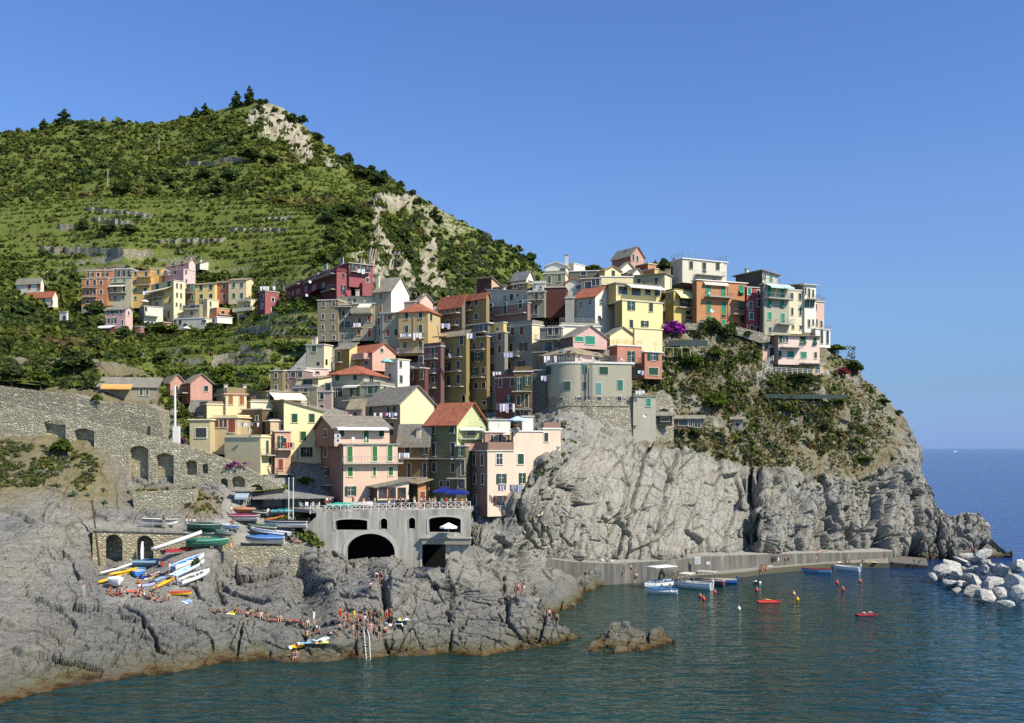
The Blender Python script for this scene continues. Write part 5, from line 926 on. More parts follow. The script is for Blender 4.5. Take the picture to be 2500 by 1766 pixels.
House('cream gabled house with blank bright wall right of the white gabled house', 190, 1470, 1489, 1550, 818, 850, 66, '#a8946c', 'gR:1.6:slate', '', colR='#e6d7a2', group=VL, dirt=.08)
House('cream block with rounded corner and blank wall beside the bougainvillea', 188, 1546, 1549, 1617, 802, 862, 66, '#a8946c', 'flat', '', colR='#e4cf98', group=VL, cornice='#e9d8a8', dirt=.08)
House('salmon house with an outdoor green door and railed balcony right of the tower house', 184, 1488, 1507, 1567, 844, 925, 66, '#7c483c', 'flat', 'R o 17x26 : 1541 / 871; R G 13x14 : 1557 / 909', bal=[('R', 1508, 1562, 887, 1.4)], colR='#bd7560', group=VL, cornice='#e6e0d6', railt=(1.0, '#c08a5a'), dirt=.15)
House('salmon square end block with two green shuttered windows above the cliff bushes', 182.5, 1566, 1574, 1616, 860, 925, 66, '#7c483c', 'flat', 'R o 26x20 : 1594 / 870; R g 23x18 : 1595 / 907', colR='#bd7560', group=VL, cornice='#e6e0d6', over=.5, dirt=.15)
House('mauve pavilion with tan hip roof on the terrace of the round tower', 180, 1326, 1404, 1492, 863, 888, 40, '#8e6866', 'hip:1.8:tan', 'L d 9x16 : 1370,1390 / 868; R d 12x18 : 1456 / 872; R k 6x12 : 1415 / 872', awn=[('L', 1390, 1402, 853, 857, 3.0, '#ded9d2')], colR='#d0a6a4', group=VL, over=.7)
House('grey concrete block house with one small green window beside the tower base', 178, 1543, 1546, 1601, 969, 1092, 80, '#7c7a72', 'flat', 'R G 11x20 : 1583 / 983', colR='#a9a698', group=VL, par=.2, cornice='#8f8c82', dirt=.3)

# ---- the round tower house
tw = empty('tower_house', at(1436, 1046, 177), 'grey plastered round tower house on a rough stone bastion with green shutters', 'tower house', VL)
tb = tw.location.copy()
def ring(xc, Yc, r, a0, a1, n, extra):
    c = at(xc, 900, Yc); pts = [Vector((c.x + r * math.cos(a0 + (a1 - a0) * i / n), c.y + r * math.sin(a0 + (a1 - a0) * i / n), 0)) for i in range(n + 1)]
    return pts + [Vector((at(x, 900, Y).x, Y, 0)) for x, Y in extra]
foot = ring(1396, 181.5, 4.6, R(176), R(286), 18, [(1446, 176.7), (1542, 178.5), (1542, 190), (1340, 192)])
def ext(m, foot, z0, z1, sc0=1.0, mi=0):
    c = sum(foot, Vector()) / len(foot); n = len(foot)
    vs = [Vector((c.x + (p.x - c.x) * sc0, c.y + (p.y - c.y) * sc0, z0)) for p in foot] + [Vector((p.x, p.y, z1)) for p in foot]
    m.add(vs, [(i, (i + 1) % n, n + (i + 1) % n, n + i) for i in range(n)] + [tuple(range(n, 2 * n)), tuple(range(n - 1, -1, -1))], mi)
zt_, zw, zs, zb_ = (at(1400, y, 177).z for y in (888, 968, 990, 1090))
m = MB(); ext(m, foot, zw, zt_, 1.0); m.build('wall', plaster('#a5a18f', .3), tw, tb)
m = MB(); ext(m, foot, zs, zw, 1.01); ext(m, foot, zb_, zs, 1.13); m.build('stone_base', stone('tower'), tw, tb)
m = MB(); ext(m, [p for p in foot], zs - .15, zs + .2, 1.04); m.build('string_course', stone('dark'), tw, tb)
big_ = [Vector((p.x, p.y, 0)) for p in foot]; cc_ = sum(big_, Vector()) / len(big_)
m = MB(); ext(m, [cc_ + (p - cc_) * 1.05 for p in big_], zt_, zt_ + .35, 1.0); m.build('cornice', plain('#d9d6cc', .8, .1, 'roof_slab'), tw, tb)
def tower_win(x, y, pw, ph, col):
    """window on the tower wall: the wall point seen at that photo point"""
    best = None; d = (at(x, y, 100) - Vector((0, 0, ZC))); 
    for a, b in zip(foot, foot[1:]):
        e = b - a; den = d.x * e.y - d.y * e.x
        if abs(den) < 1e-9: continue
        t_ = (a.x * e.y - a.y * e.x) / den; u = (a.x * d.y - a.y * d.x) / den
        if 0 <= u <= 1 and t_ > 0 and (best is None or t_ < best[0]): best = (t_, e.normalized())
    if not best: return
    t_, e = best; p = Vector((0, 0, ZC)) + d * t_; n = Vector((e.y, -e.x, 0)); n = n if n.y < 0 else -n
    w_, h = pw * p.y / F / max(.35, abs(e.x)), ph * p.y / F; m = MB(); ax = (e, n, UP)
    m.box(p + n * .02, w_ + .2, .1, h + .2, 0, ax); o = m.build('window', plain('#c9c5b4', .8, .1, 'window_surround'), tw, tb)
    m = MB(); m.box(p + n * .09, w_, .06, h, 0, ax); m.build('shutter', shutmat(col) if col else GLASS, o, tb)
for a in ((1341, 904, 12, 22, SHUT['g']), (1385, 942, 16, 21, SHUT['g']), (1429, 900, 10, 20, '#4f7a6a'), (1428, 942, 6, 19, None), (1474, 905, 21, 18, SHUT['g']), (1462, 948, 12, 26, '#5f9a94'), (1514, 940, 13, 24, '#3f7a6a'), (1463, 973, 11, 8, None), (1512, 973, 9, 10, None), (1414, 973, 12, 6, None), (1370, 974, 9, 5, None)): tower_win(*a)
m = MB()
for x in (1439, 1446):
    p = at(x, 890, 176.4); m.bar(p, at(x, 966, 176.4), .09, 6)
m.build('drainpipe', METAL, tw, tb)
m = MB(); tp = [Vector((p.x, p.y, zt_ + .35)) for p in foot[:-1]]
for a, b in zip(tp, tp[1:]):
    for hh in (.35, .7, 1.05): m.bar(a + UP * hh, b + UP * hh, .025, 4)
    m.bar(a, a + UP * 1.05, .03, 4); 
m.build('terrace_railing', plain('#a9aaa6', .5), tw, tb)
# ---------------------------------------------------------------- stone walls, terrace, fences, poles
def arch(x0, x1, y0, y1, rise=None, n=10):
    """outline of an arched opening in photo pixels, y0 = crown, y1 = foot"""
    w_ = (x1 - x0) / 2; c = (x0 + x1) / 2; r = rise if rise is not None else w_
    return [(x0, y1)] + [(c - w_ * math.cos(math.pi * i / n), y0 + r - r * math.sin(math.pi * i / n)) for i in range(n + 1)] + [(x1, y1)]
def panel_mesh(name, pts, holes, A, B, th, mat, parent, base, mat2=None, off=0.0):
    """a standing wall with openings; A, B = (px, Y) ends of its vertical plane"""
    a = Vector((at(A[0], 0, A[1]).x, A[1], 0)); b = Vector((at(B[0], 0, B[1]).x, B[1], 0)); d = (b - a).normalized(); n = Vector((-d.y, d.x, 0))
    if n.y < 0: n = -n
    def P(x, y):
        k = (x - CX) / F; t = (k * a.y - a.x) / (d.x - k * d.y); p = a + d * t; return Vector((p.x, p.y, ZC + (HY - y) * p.y / F)) + n * off
    loops = [[P(*q) for q in pts]] + [[P(*q) for q in h] for h in holes]
    flat = [v for l in loops for v in l]
    u = [[Vector(((v - a).dot(d), v.z, 0)) for v in l] for l in loops]
    tri = tessellate_polygon(u); m = MB(); N = len(flat)
    m.v = [tuple(v) for v in flat] + [tuple(v + n * th) for v in flat]
    for t in tri: m.f.append(tuple(t)); m.m.append(0); m.f.append(tuple(i + N for i in reversed(t))); m.m.append(0)
    k = 0
    for l in loops:
        for i in range(len(l)): j = (i + 1) % len(l); m.f.append((k + i, k + j, N + k + j, N + k + i)); m.m.append(0)
        k += len(l)
    GROUND.append(BVHTree.FromPolygons(m.v, m.f))
    return m.build(name, mat, parent, base)
def wall(name, label, cat, pts, holes, A, B, th, mat, infill=None, group=None, rims=None):
    base = at(sum(p[0] for p in pts) / len(pts), max(p[1] for p in pts), A[1]); root = empty(name, base, label, cat, group)
    panel_mesh('masonry', pts, holes, A, B, th, mat, root, base)
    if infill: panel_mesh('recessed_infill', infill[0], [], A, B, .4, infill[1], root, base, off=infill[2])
    if rims:
        for h in holes:
            o = [h[0]] + [((x - sum(q[0] for q in h) / len(h)) * 1.13 + sum(q[0] for q in h) / len(h), (y - max(q[1] for q in h)) * 1.1 + max(q[1] for q in h)) for x, y in h[1:-1]] + [h[-1]]
            c = sum(q[0] for q in h) / len(h); o[0] = (c + (h[0][0] - c) * 1.13, h[0][1]); o[-1] = (c + (h[-1][0] - c) * 1.13, h[-1][1])
            panel_mesh('arch_surround', o + h[::-1], [], A, B, .3, rims, root, base, off=-.08)
    return root
W1 = [(-90, 985), (40, 992), (89, 1003), (177, 1017), (250, 1040), (330, 1058), (376, 1066), (420, 1080), (480, 1095), (550, 1121), (600, 1142), (690, 1190), (702, 1202), (702, 1225), (-90, 1225)]
A1 = [arch(107, 160, 1026, 1082, 9), arch(181, 230, 1046, 1100, 9), arch(316, 362, 1089, 1208, 12), arch(381, 424, 1107, 1203, 11), arch(453, 481, 1124, 1160, 10), arch(493, 508, 1133, 1156, 6), arch(538, 556, 1168, 1190), arch(565, 598, 1163, 1204, 12), arch(610, 642, 1183, 1204, 12)]
wall('stone_wall', 'long stone viaduct wall with blind arches sloping down towards the pale yellow house', 'stone wall', W1, A1, (-90, 149), (702, 149.5), .9, stone('wall'), ([(-90, 1015), (177, 1040), (330, 1085), (420, 1100), (600, 1155), (690, 1200), (690, 1224), (-90, 1224)], stone('warm'), 1.2))
wall('stone_wall', 'rough dry stone wall carrying the long low stone house', 'stone wall', [(-90, 930), (20, 944), (89, 953), (140, 962), (172, 960), (215, 975), (250, 985), (300, 981), (330, 988), (352, 985), (385, 1000), (402, 1072), (402, 1110), (-90, 1110)], [], (-90, 154), (402, 156), 6, stone('dark'))
wall('stone_wall', 'squared masonry block wall under the tall blind arches', 'stone wall', [(322, 1203), (470, 1197), (474, 1225), (462, 1262), (330, 1260)], [], (322, 140), (470, 140.5), 3, stone('wall'))
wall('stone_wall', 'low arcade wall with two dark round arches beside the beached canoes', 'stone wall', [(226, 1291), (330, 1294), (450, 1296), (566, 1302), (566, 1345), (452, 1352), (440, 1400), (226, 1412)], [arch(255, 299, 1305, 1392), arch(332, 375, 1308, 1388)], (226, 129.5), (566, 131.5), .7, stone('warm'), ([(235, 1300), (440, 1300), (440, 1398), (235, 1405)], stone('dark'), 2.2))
wall('stone_wall', 'rubble retaining wall below the boat ramp', 'stone wall', [(546, 1337), (640, 1334), (746, 1335), (748, 1380), (744, 1446), (735, 1446), (725, 1420), (690, 1412), (640, 1404), (546, 1402)], [], (546, 136.6), (746, 137.2), 1.0, stone('wall'))
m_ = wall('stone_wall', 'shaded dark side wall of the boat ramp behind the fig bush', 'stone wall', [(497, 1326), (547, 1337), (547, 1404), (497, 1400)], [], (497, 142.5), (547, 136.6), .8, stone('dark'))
wall('stone_wall', 'garden retaining wall below the orange and crimson houses', 'stone wall', [(1618, 792), (1700, 790), (1790, 795), (1860, 812), (1880, 822), (1880, 835), (1858, 838), (1790, 815), (1700, 806), (1618, 806)], [], (1618, 201.5), (1880, 202.5), 1.5, stone('tower'))
wall('stone_wall', 'ruined stone wall with a small blind arch right of the grey concrete block', 'stone wall', [(1600, 962), (1620, 952), (1642, 975), (1646, 1010), (1644, 1085), (1600, 1088)], [arch(1608, 1633, 998, 1012, 8)], (1600, 179.5), (1646, 181), 1.0, stone('tower'), ([(1602, 990), (1640, 990), (1640, 1030), (1602, 1030)], stone('tower'), .5))
m = MB(); m.prism([at(224, 1290.5, 129.3), at(566, 1300, 131.3), at(566, 1300, 131.3) + Vector((0, 5, 0)), at(224, 1290.5, 129.3) + Vector((0, 5, 0))], (0, 0, -.3))
tag(m.build('walkway', concrete('#9c988b')), kind='structure'); GROUND.append(BVHTree.FromPolygons(m.v, m.f))
# terrace over the stream tunnel
TW = [(738, 1292), (772, 1262), (772, 1250), (860, 1249), (1000, 1245), (1149, 1242), (1149, 1300), (1140, 1402), (800, 1402), (775, 1330)]
tholes = [arch(819, 897, 1268, 1295, 5), arch(929, 946, 1266, 1292, 8), arch(998, 1014, 1264, 1291, 8), arch(1047, 1125, 1262, 1301, 8), arch(845, 964, 1303, 1399, 46, 14), arch(1030, 1088, 1318, 1399, 6)]
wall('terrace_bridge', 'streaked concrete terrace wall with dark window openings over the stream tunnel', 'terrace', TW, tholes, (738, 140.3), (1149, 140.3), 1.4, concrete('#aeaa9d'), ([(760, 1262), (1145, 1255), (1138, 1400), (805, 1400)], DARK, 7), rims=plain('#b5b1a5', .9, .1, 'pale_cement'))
m = MB(); q0, q1 = at(764, 0, 140.3), at(1150, 0, 140.3); zt2 = at(1000, 1245, 140.3).z
m.prism([(q0.x, 140.6, zt2 - .5), (q1.x, 140.6, zt2 - .5), (q1.x, 165, zt2 - .5), (at(640, 0, 150).x, 165, zt2 - .5), (at(640, 0, 150).x, 150, zt2 - .5)], (0, 0, .5))
tag(m.build('terrace_floor', concrete('#a09b8f')), kind='structure'); GROUND.append(BVHTree.FromPolygons(m.v, m.f))
def fence(name, label, cat, P, hgt, mat, style='rail', bays=None, post=.05, group=None):
    """posts and rails along the world points P"""
    P = [Vector(p) for p in P]; root = empty(name, P[0], label, cat, group); L_ = [0]
    for a, b in zip(P, P[1:]): L_.append(L_[-1] + (b - a).length)
    n = bays or max(1, int(L_[-1] / 1.8))
    def pt(s):
        for i in range(len(P) - 1):
            if s <= L_[i + 1] + 1e-6: return P[i] + (P[i + 1] - P[i]) * ((s - L_[i]) / (L_[i + 1] - L_[i]))
        return P[-1]
    Q = [pt(L_[-1] * i / n) for i in range(n + 1)]
    if n <= 60:
        for q in Q: m = MB(); m.bar(q - UP * .1, q + UP * hgt, post, 5); m.build('post', mat, root, P[0])
    else:
        m = MB(); [m.bar(q - UP * .1, q + UP * hgt, post, 4) for q in Q]; m.build('posts', mat, root, P[0])
    for k, hh in enumerate({'rail': (1.0, .5), 'x': (1.0, .08), 'white3': (1.0, .66, .33), 'wire': (1.0, .6), 'one': (1.0,)}.get(style, (1.0,))):
        m = MB(); m.tube([q + UP * hgt * hh for q in Q], .6 * post, 4); m.build('rail', mat, root, P[0])
    if style == 'x':
        m = MB()
        for a, b in zip(Q, Q[1:]): m.bar(a + UP * .1, b + UP * hgt, post * .6, 4); m.bar(b + UP * .1, a + UP * hgt, post * .6, 4)
        m.build('cross_bracing', mat, root, P[0])
    if style == 'mesh':
        m = MB()
        for a, b in zip(Q, Q[1:]): d = (b - a).normalized(); m.box((a + b) / 2 + UP * hgt * .5, (b - a).length, .03, hgt * .96, 0, (d, d.cross(UP), UP))
        m.build('netting', plain('#3c4845', .8, .1, 'shade_net'), root, P[0])
    return root
fence('terrace_fence', 'white cross braced wooden fence along the edge of the harbour terrace', 'fence', [at(757, 1254, 140.7), at(860, 1249.5, 140.7), at(1000, 1245.5, 140.7), at(1148, 1242.5, 140.7)], 1.05, WHITE, 'x', 21, .055)
fence('quay_railing', 'thin pale pipe railing along the quay under the smooth cliff', 'fence', [wxy(px, Y + .25) + UP * z for px, Y, z in QU[1:7]], 1.05, plain('#8f8d86', .6), 'rail', 16, .035)
fence('walkway_railing', 'grey railing on the walkway above the low arcade wall', 'fence', [at(x, y, Y) for x, y, Y in ((226, 1288, 130.4), (330, 1290, 131), (450, 1292, 131.6), (566, 1298, 132.2))], 1.1, METAL, 'rail', 14, .035)
fence('path_railing', 'thin post and wire railing along the top of the viaduct wall', 'fence', [at(x, y, 149.4) for x, y in ((60, 997), (89, 1003), (177, 1017), (250, 1040))], 1.1, METAL, 'wire', 5, .035)
fence('villa_railing', 'white three bar railing around the garden terrace of the pink villa', 'fence', [at(1848, 925, 198.5), at(1875, 908, 199.2), at(1940, 912, 200), at(2022, 916, 201.5)], 1.0, WHITE, 'white3', 14, .06)
fence('villa_railing', 'white three bar stair railing zigzagging up beside the pink villa', 'fence', [at(1862, 898, 200.2), at(1886, 904, 200.2), at(1868, 893, 200.8), at(1888, 880, 201.2)], 1.0, WHITE, 'white3', 6, .06)
fence('netting_fence', 'long dark green netting fence on the cliff below the pink villa', 'fence', [at(1868, 972, 197.6), at(1940, 974, 198.6), at(2068, 974, 203.5)], .8, IRON, 'mesh', 9)
fence('netting_fence', 'short dark green netting fence below the purple bougainvillea', 'fence', [at(1632, 846, 192.5), at(1680, 845, 193.5), at(1727, 846, 195.5)], 1.2, IRON, 'mesh', 5)
fence('garden_trellis', 'thin white pipe frame in the garden below the short netting fence', 'fence', [at(1622, 869, 191.5), at(1686, 869, 193)], 1.6, WHITE, 'one', 3, .04)
def pole(name, label, cat, a, b, r, mat, extra=None, group=None):
    a, b = Vector(a), Vector(b); root = empty(name, a, label, cat, group); m = MB(); m.bar(a - UP * .6, b, r, 7, 0, r * .8); m.build('shaft', mat, root, a)
    m = MB(); (extra or (lambda m: m.ball(b, r * 1.5, r * 1.5, r * 1.2)))(m); m.build('pole_head', mat, root, a)
h_ = lambda x, y: hit(x, y)
pole('flag_pole', 'left of two white flag poles in front of the restaurant pavilion', 'pole', at(705, 1258, 141.8), at(705, 1168, 141.8), .07, WHITE, group='flag poles by the pavilion')
pole('flag_pole', 'right of two white flag poles in front of the restaurant pavilion', 'pole', at(716, 1256, 142.2), at(716, 1168, 142.2), .07, WHITE, group='flag poles by the pavilion')
pole('flag_pole', 'white pole standing beside the green tarpaulin boats on the ramp edge', 'pole', at(505, 1345, 136), at(504, 1294, 136), .05, WHITE)
pole('mast_pole', 'tall white mast behind the stone viaduct beside the pink pair of houses', 'pole', at(428, 1085, 152), at(427, 942, 152), .2, WHITE, lambda m: (m.box(at(431, 1062, 151.6), 1.0, .6, 2.6), m.bar(at(420, 1005, 152), at(434, 1005, 152), .06)))
p0 = hit(244, 1372); pole('timber_post', 'dark leaning timber pole against the rocks left of the arcade wall', 'pole', p0, at(225, 1224, p0.y), .13, plain('#5c4a3c', .85, .1))
for (x, y0, y1), l in (((263, 466, 414), 'lower grey utility pole on the scrubby hillside'), ((388, 374, 338), 'upper grey utility pole on the scrubby hillside')):
    p = hit(x, y0); pole('utility_pole', l, 'utility pole', p, at(x, y1, p.y), .22, plain('#a19c92', .8), lambda m, x=x, y1=y1, p=p: m.bar(at(x - 3, y1 + 4, p.y), at(x + 3, y1 + 4, p.y), .1), 'utility poles on the hill')
# restaurant pavilion, kiosk, shacks
House('low restaurant pavilion with wide pale roof and dark glass front on the boat ramp', 144.5, 616, 638, 792, 1216, 1262, 74, '#5e4031', 'hip:.7:grey', 'R d 46x18 : 666 / 1228; R d 40x30 : 715 / 1236; R d 40x30 : 762 / 1234; R w 44x9 : 666 / 1247', colR='#4a3a30', sur='#4a3a30', over=1.3, name='restaurant_pavilion', cat='pavilion', group=None)
House('small boat shed with grey blue metal door roof at the foot of the viaduct', 146, 575, 612, 614, 1199, 1240, 4, '#7d7a70', 'sB:.2:slate', 'L w 8x14 : 606 / 1224; L D 9x20 : 590 / 1226', awn=[('L', 578, 611, 1200, 1214, 1.0, '#9fabb3')], over=.5, name='boat_shed', cat='shed', group=None)
House('orange timber kiosk with tan roof on the harbour terrace', 146.5, 1000, 1020, 1040, 1180, 1240, 45, '#3f3a33', 'sB:.3:tan', 'R r 12x30 : 1031 / 1215', colR='#c0772e', over=.8, name='kiosk', cat='kiosk', group=None)
House('dark weathered timber shack on the ruined wall right of the concrete block', 179, 1608, 1641, 1643, 1014, 1040, 8, '#4a423a', 'sB:.3:slate', 'L d 20x10 : 1624 / 1024', name='shack', cat='shack', group=None, over=.5)
House('open brown timber shack with white panels on the cliff beside the round bush', 181, 1646, 1718, 1720, 1022, 1046, 8, '#7d6650', 'sB:.3:slate', 'L d 22x14 : 1668 / 1032; L w 14x16 : 1703 / 1035; L w 8x16 : 1686 / 1033', name='shack', cat='shack', group=None, over=.4)
House('small pale plank hut with flat slate roof on the cliff terraces', 186, 1788, 1814, 1816, 1024, 1050, 12, '#a29b8a', 'sB:.2:slate', 'L k 9x10 : 1800 / 1038', name='shack', cat='hut', group=None, over=.5)
House('low concrete platform with a pale slab in front of the right tunnel opening', 139.2, 1030, 1148, 1150, 1316, 1330, 4, '#8d8a80', 'flat', '', name='platform', cat='platform', group=None, cornice='#a19d92')
House('white stair gate with small arch in the bushes left of the pink upper village house', 300, 145, 163, 165, 762, 782, 20, '#d8d5cc', 'flat', 'L t 8x12 : 157 / 776', name='garden_gate', cat='gate', group=None)
# ---------------------------------------------------------------- vegetation
def leafcloud(C, r, tint, nleaf, lf=.45, squash=.75, jit=.35, up=.25):
    """many small leaf-clump faces spread through the volume of each bush; returns vertices, faces, tints"""
    C = np.asarray(C, float); N = len(C); r = np.broadcast_to(np.asarray(r, float), (N,)); M = N * nleaf
    d = rng.normal(size=(M, 3)); d /= np.linalg.norm(d, axis=1)[:, None]; d[:, 2] = np.where(d[:, 2] < -.35, -d[:, 2], d[:, 2])
    rad = rng.random(M) ** .4
    R_ = np.repeat(r, nleaf); lump = 1 + .28 * np.sin(d[:, 0] * 5 + np.repeat(rng.random(N) * 6, nleaf)) * np.cos(d[:, 2] * 4 + d[:, 1] * 3)
    p = np.repeat(C, nleaf, 0) + d * (rad * lump * R_)[:, None] * np.array([1, 1, squash])
    n = d + rng.normal(size=(M, 3)) * .75; n[:, 2] += up; n /= np.linalg.norm(n, axis=1)[:, None]
    a = np.cross(n, rng.normal(size=(M, 3))); a /= np.linalg.norm(a, axis=1)[:, None]; b = np.cross(n, a)
    s_ = (R_ * lf * (.6 + .8 * rng.random(M)))[:, None]
    V = np.stack([p - a * s_ - b * s_ * .55, p + a * s_ * .35 - b * s_ * .8, p + a * s_ + b * s_ * .45, p - a * s_ * .3 + b * s_ * .8], 1).reshape(-1, 3)
    t = np.repeat(np.asarray(tint, float).reshape(-1, 3) if np.ndim(tint) > 1 else np.tile(tint, (N, 1)), nleaf, 0)
    t = t * (1 + jit * (rng.random((M, 1)) * 2 - 1)); t = np.repeat(t, 4, 0)
    return V, np.arange(M * 4).reshape(-1, 4), t
LEAF = leafmat('leaves')
PAL = np.array([(.046, .066, .026), (.066, .086, .026), (.090, .110, .029), (.122, .142, .036), (.112, .092, .045), (.080, .086, .056), (.058, .080, .034)])
def scatter(sheet, poly, n, keep=None):
    x0, x1 = min(p[0] for p in poly), max(p[0] for p in poly); y0, y1 = min(p[1] for p in poly), max(p[1] for p in poly)
    px = rng.uniform(x0, x1, n); py = rng.uniform(y0, y1, n); k = inpoly(px, py, poly); px, py = px[k], py[k]
    iu = np.interp(px, sheet.us, np.arange(len(sheet.us))); i = np.clip(iu.round().astype(int), 0, len(sheet.us) - 1)
    b, t = sheet.py[i, 0], sheet.py[i, -1]; v = (py - b) / (t - b); k = (v >= 0) & (v <= 1)
    P, N, X, Y = sheet.sample(iu[k] / (len(sheet.us) - 1), v[k]); return P, px[k], py[k]
def stuff(name, parts, mat=LEAF):
    V = []; Fq = []; T = []; n = 0
    for v, f, t in parts: V.append(v); Fq.append(f + n); T.append(t); n += len(v)
    o = np_mesh(name, np.concatenate(V), np.concatenate(Fq), mat, {'tint': np.concatenate(T)}); return tag(o, kind='stuff')
def tints(P, w, sc=40):
    """patchy choice from the palette: weights w, in drifts of size sc"""
    q = fbm(P / sc, 3) * 1.4 + .5 + rng.normal(size=len(P)) * .16; w = np.cumsum(w) / np.sum(w); return np.clip(np.searchsorted(w, np.clip(q, 0, .999)), 0, len(w) - 1)
hillpoly = [(-80, 310), (1350, 230), (1350, 760), (1010, 790), (780, 830), (640, 1000), (400, 960), (250, 930), (-80, 930)]
HOUSES = [[(190, 640), (290, 620), (480, 630), (640, 670), (630, 780), (420, 815), (240, 815), (190, 760)], [(660, 690), (830, 625), (920, 630), (920, 740), (690, 750)], [(40, 680), (150, 690), (150, 760), (40, 760)]]
P, X, Y_ = scatter(hill, hillpoly, 26000)
tm_ = np.clip(sum(soft(X, Y_, p, 18) for p in TERR), 0, 1); cr = np.interp(0, [0], [0]) + np.clip(sum(soft(X, Y_, p, 8) for p in [[(598, 285), (640, 250), (690, 262), (735, 300), (760, 345), (770, 395), (735, 405), (690, 350), (625, 330)], [(905, 490), (945, 475), (990, 475), (995, 520), (940, 530), (925, 580), (985, 610), (1010, 700), (1000, 740), (950, 660), (900, 600)], [(1035, 560), (1050, 560), (1065, 640), (1105, 730), (1050, 740), (1030, 650)], [(840, 640), (880, 612), (920, 620), (950, 690), (930, 720), (860, 700)]]), 0, 1)
k = rng.random(len(P)) > tm_ * .7; k &= rng.random(len(P)) > cr * .55
for hpoly in HOUSES: k &= ~((rng.random(len(P)) < .55) & inpoly(X, Y_, hpoly))
P, X, Y_ = P[k], X[k], Y_[k]
r = np.exp(rng.normal(0, .38, len(P))) * np.where(P[:, 1] > 300, 1.25, 1.0) * np.where(tm_[k] > .5, .55, 1); r = np.clip(r, .4, 2.9)
right = np.clip((X - 880) / 120, 0, 1); q = tints(P, [.17, .3, .3, .13, .1], 38); q = np.where((rng.random(len(P)) < right * .7), rng.choice([0, 1, 5, 6], len(P)), q)
P[:, 2] += r * .3
far = P[:, 1] > 380
stuff('hillside_scrub', [leafcloud(P[far], r[far], PAL[q[far]], 20, .5), leafcloud(P[~far], r[~far], PAL[q[~far]], 34, .36)])
# vines along the edges of the terraces
vp = []
for poly, n in zip(TERR, (26000, 2600, 2600, 15000, 1500, 2000)):
    P, X, Y_ = scatter(hill, poly, n); z0 = P[:, 2] + 1.6 * fbm(P / 60, 3); f_ = (z0 / STEP) % 1
    k = ((f_ > .2) & (f_ < .55)) & (fbm(P / 26 + 7, 3) > -.16)
    for hpoly in HOUSES: k &= ~inpoly(X, Y_, hpoly)
    P = P[k]; P[:, 2] += .7
    g = np.array([(.08, .12, .024), (.11, .15, .03), (.145, .17, .04), (.065, .11, .035)])[rng.integers(0, 4, len(P))]
    vp.append(leafcloud(P, rng.uniform(.4, .75, len(P)), g, 12, .45, .7, up=.9))
stuff('vineyard_rows', vp)
# cliff scrub: dry grass, heather, creepers
cpoly = [(1600, 800), (1700, 800), (1790, 812), (1860, 838), (1860, 900), (2010, 918), (2030, 840), (2110, 900), (2190, 1005), (2175, 1085), (2090, 1140), (1970, 1152), (1820, 1135), (1700, 1100), (1620, 1090), (1650, 1050), (1640, 960), (1545, 960), (1548, 925), (1620, 915), (1625, 870)]
P, X, Y_ = scatter(head, cpoly, 8200); gap = fbm(P / 4.5 + 3, 3) + .6 * fbm(P / 14 + 1, 2)
k = gap > -.1 + .16 * np.clip((Y_ - 1020) / 120, 0, 1); P, X, Y_ = P[k], X[k], Y_[k]
r = np.clip(np.exp(rng.normal(-.95, .45, len(P))), .14, 1.0)
lowc = np.clip((Y_ - 930) / 120, 0, 1)
q = np.where(rng.random(len(P)) < .25 + .55 * lowc, rng.choice([4, 5, 5, 5, 1, 7, 1], len(P)), rng.choice([0, 1, 2, 2, 3, 6], len(P)))
PAL2 = np.concatenate([PAL, [(.13, .085, .045)]])
crk = [leafcloud(P, r, PAL2[q], 20, .4, .8)]
P, X, Y_ = scatter(head, [(1390, 980), (1440, 1010), (1400, 1090), (1330, 1180), (1280, 1190), (1350, 1080)], 420); k = fbm(P / 3, 3) > .02; P = P[k]
crk.append(leafcloud(P, rng.uniform(.2, .6, len(P)), PAL2[rng.choice([1, 2, 5, 4], len(P))], 14, .45))
P, X, Y_ = scatter(head, [(1980, 1170), (2220, 1050), (2240, 1200), (2100, 1230), (1850, 1180)], 500); k = fbm(P / 4, 3) > .08; P = P[k]
crk.append(leafcloud(P, rng.uniform(.2, .6, len(P)), PAL2[rng.choice([1, 5, 4, 7], len(P))], 14, .45))
P, X, Y_ = scatter(head, cpoly, 12000); k = fbm(P / 9 + 5, 4) > -.06; P = P[k]
crk.append(leafcloud(P, rng.uniform(.12, .34, len(P)), np.array([(.13, .125, .055), (.115, .13, .05), (.15, .125, .065), (.10, .115, .045), (.12, .09, .05)])[rng.integers(0, 5, len(P))], 12, .5, .8))
stuff('cliff_scrub', crk)
# scrub of the left bank, gardens over the stone walls
bank = []
for poly, n, lo, hi, ch in [([(-80, 1060), (89, 1085), (180, 1100), (235, 1120), (240, 1150), (205, 1200), (120, 1185), (-80, 1200)], 1300, .2, .5, [1, 2, 4, 5, 5, 1]), ([(330, 1196), (470, 1192), (545, 1215), (520, 1260), (470, 1240), (330, 1205)], 260, .2, .5, [1, 2, 4, 7]), ([(-80, 880), (220, 885), (250, 950), (90, 945), (-80, 925)], 700, .5, 1.3, [0, 1, 2, 6]), ([(250, 925), (420, 920), (470, 985), (400, 1000), (390, 950), (300, 940)], 400, .4, 1.1, [1, 2, 3, 6]), ([(410, 1010), (470, 1005), (470, 1075), (430, 1075)], 90, .3, .7, [1, 2, 3]), ([(680, 1255), (790, 1262), (800, 1320), (760, 1330), (700, 1290)], 330, .25, .7, [1, 2, 2, 6])]:
    P, X, Y_ = scatter(shore, poly, n); k = fbm(P / 4 + 9, 3) > -.2; P = P[k]; bank.append(leafcloud(P, rng.uniform(lo, hi, len(P)), PAL2[rng.choice(ch, len(P))], 18, .42))
stuff('bank_scrub', bank)

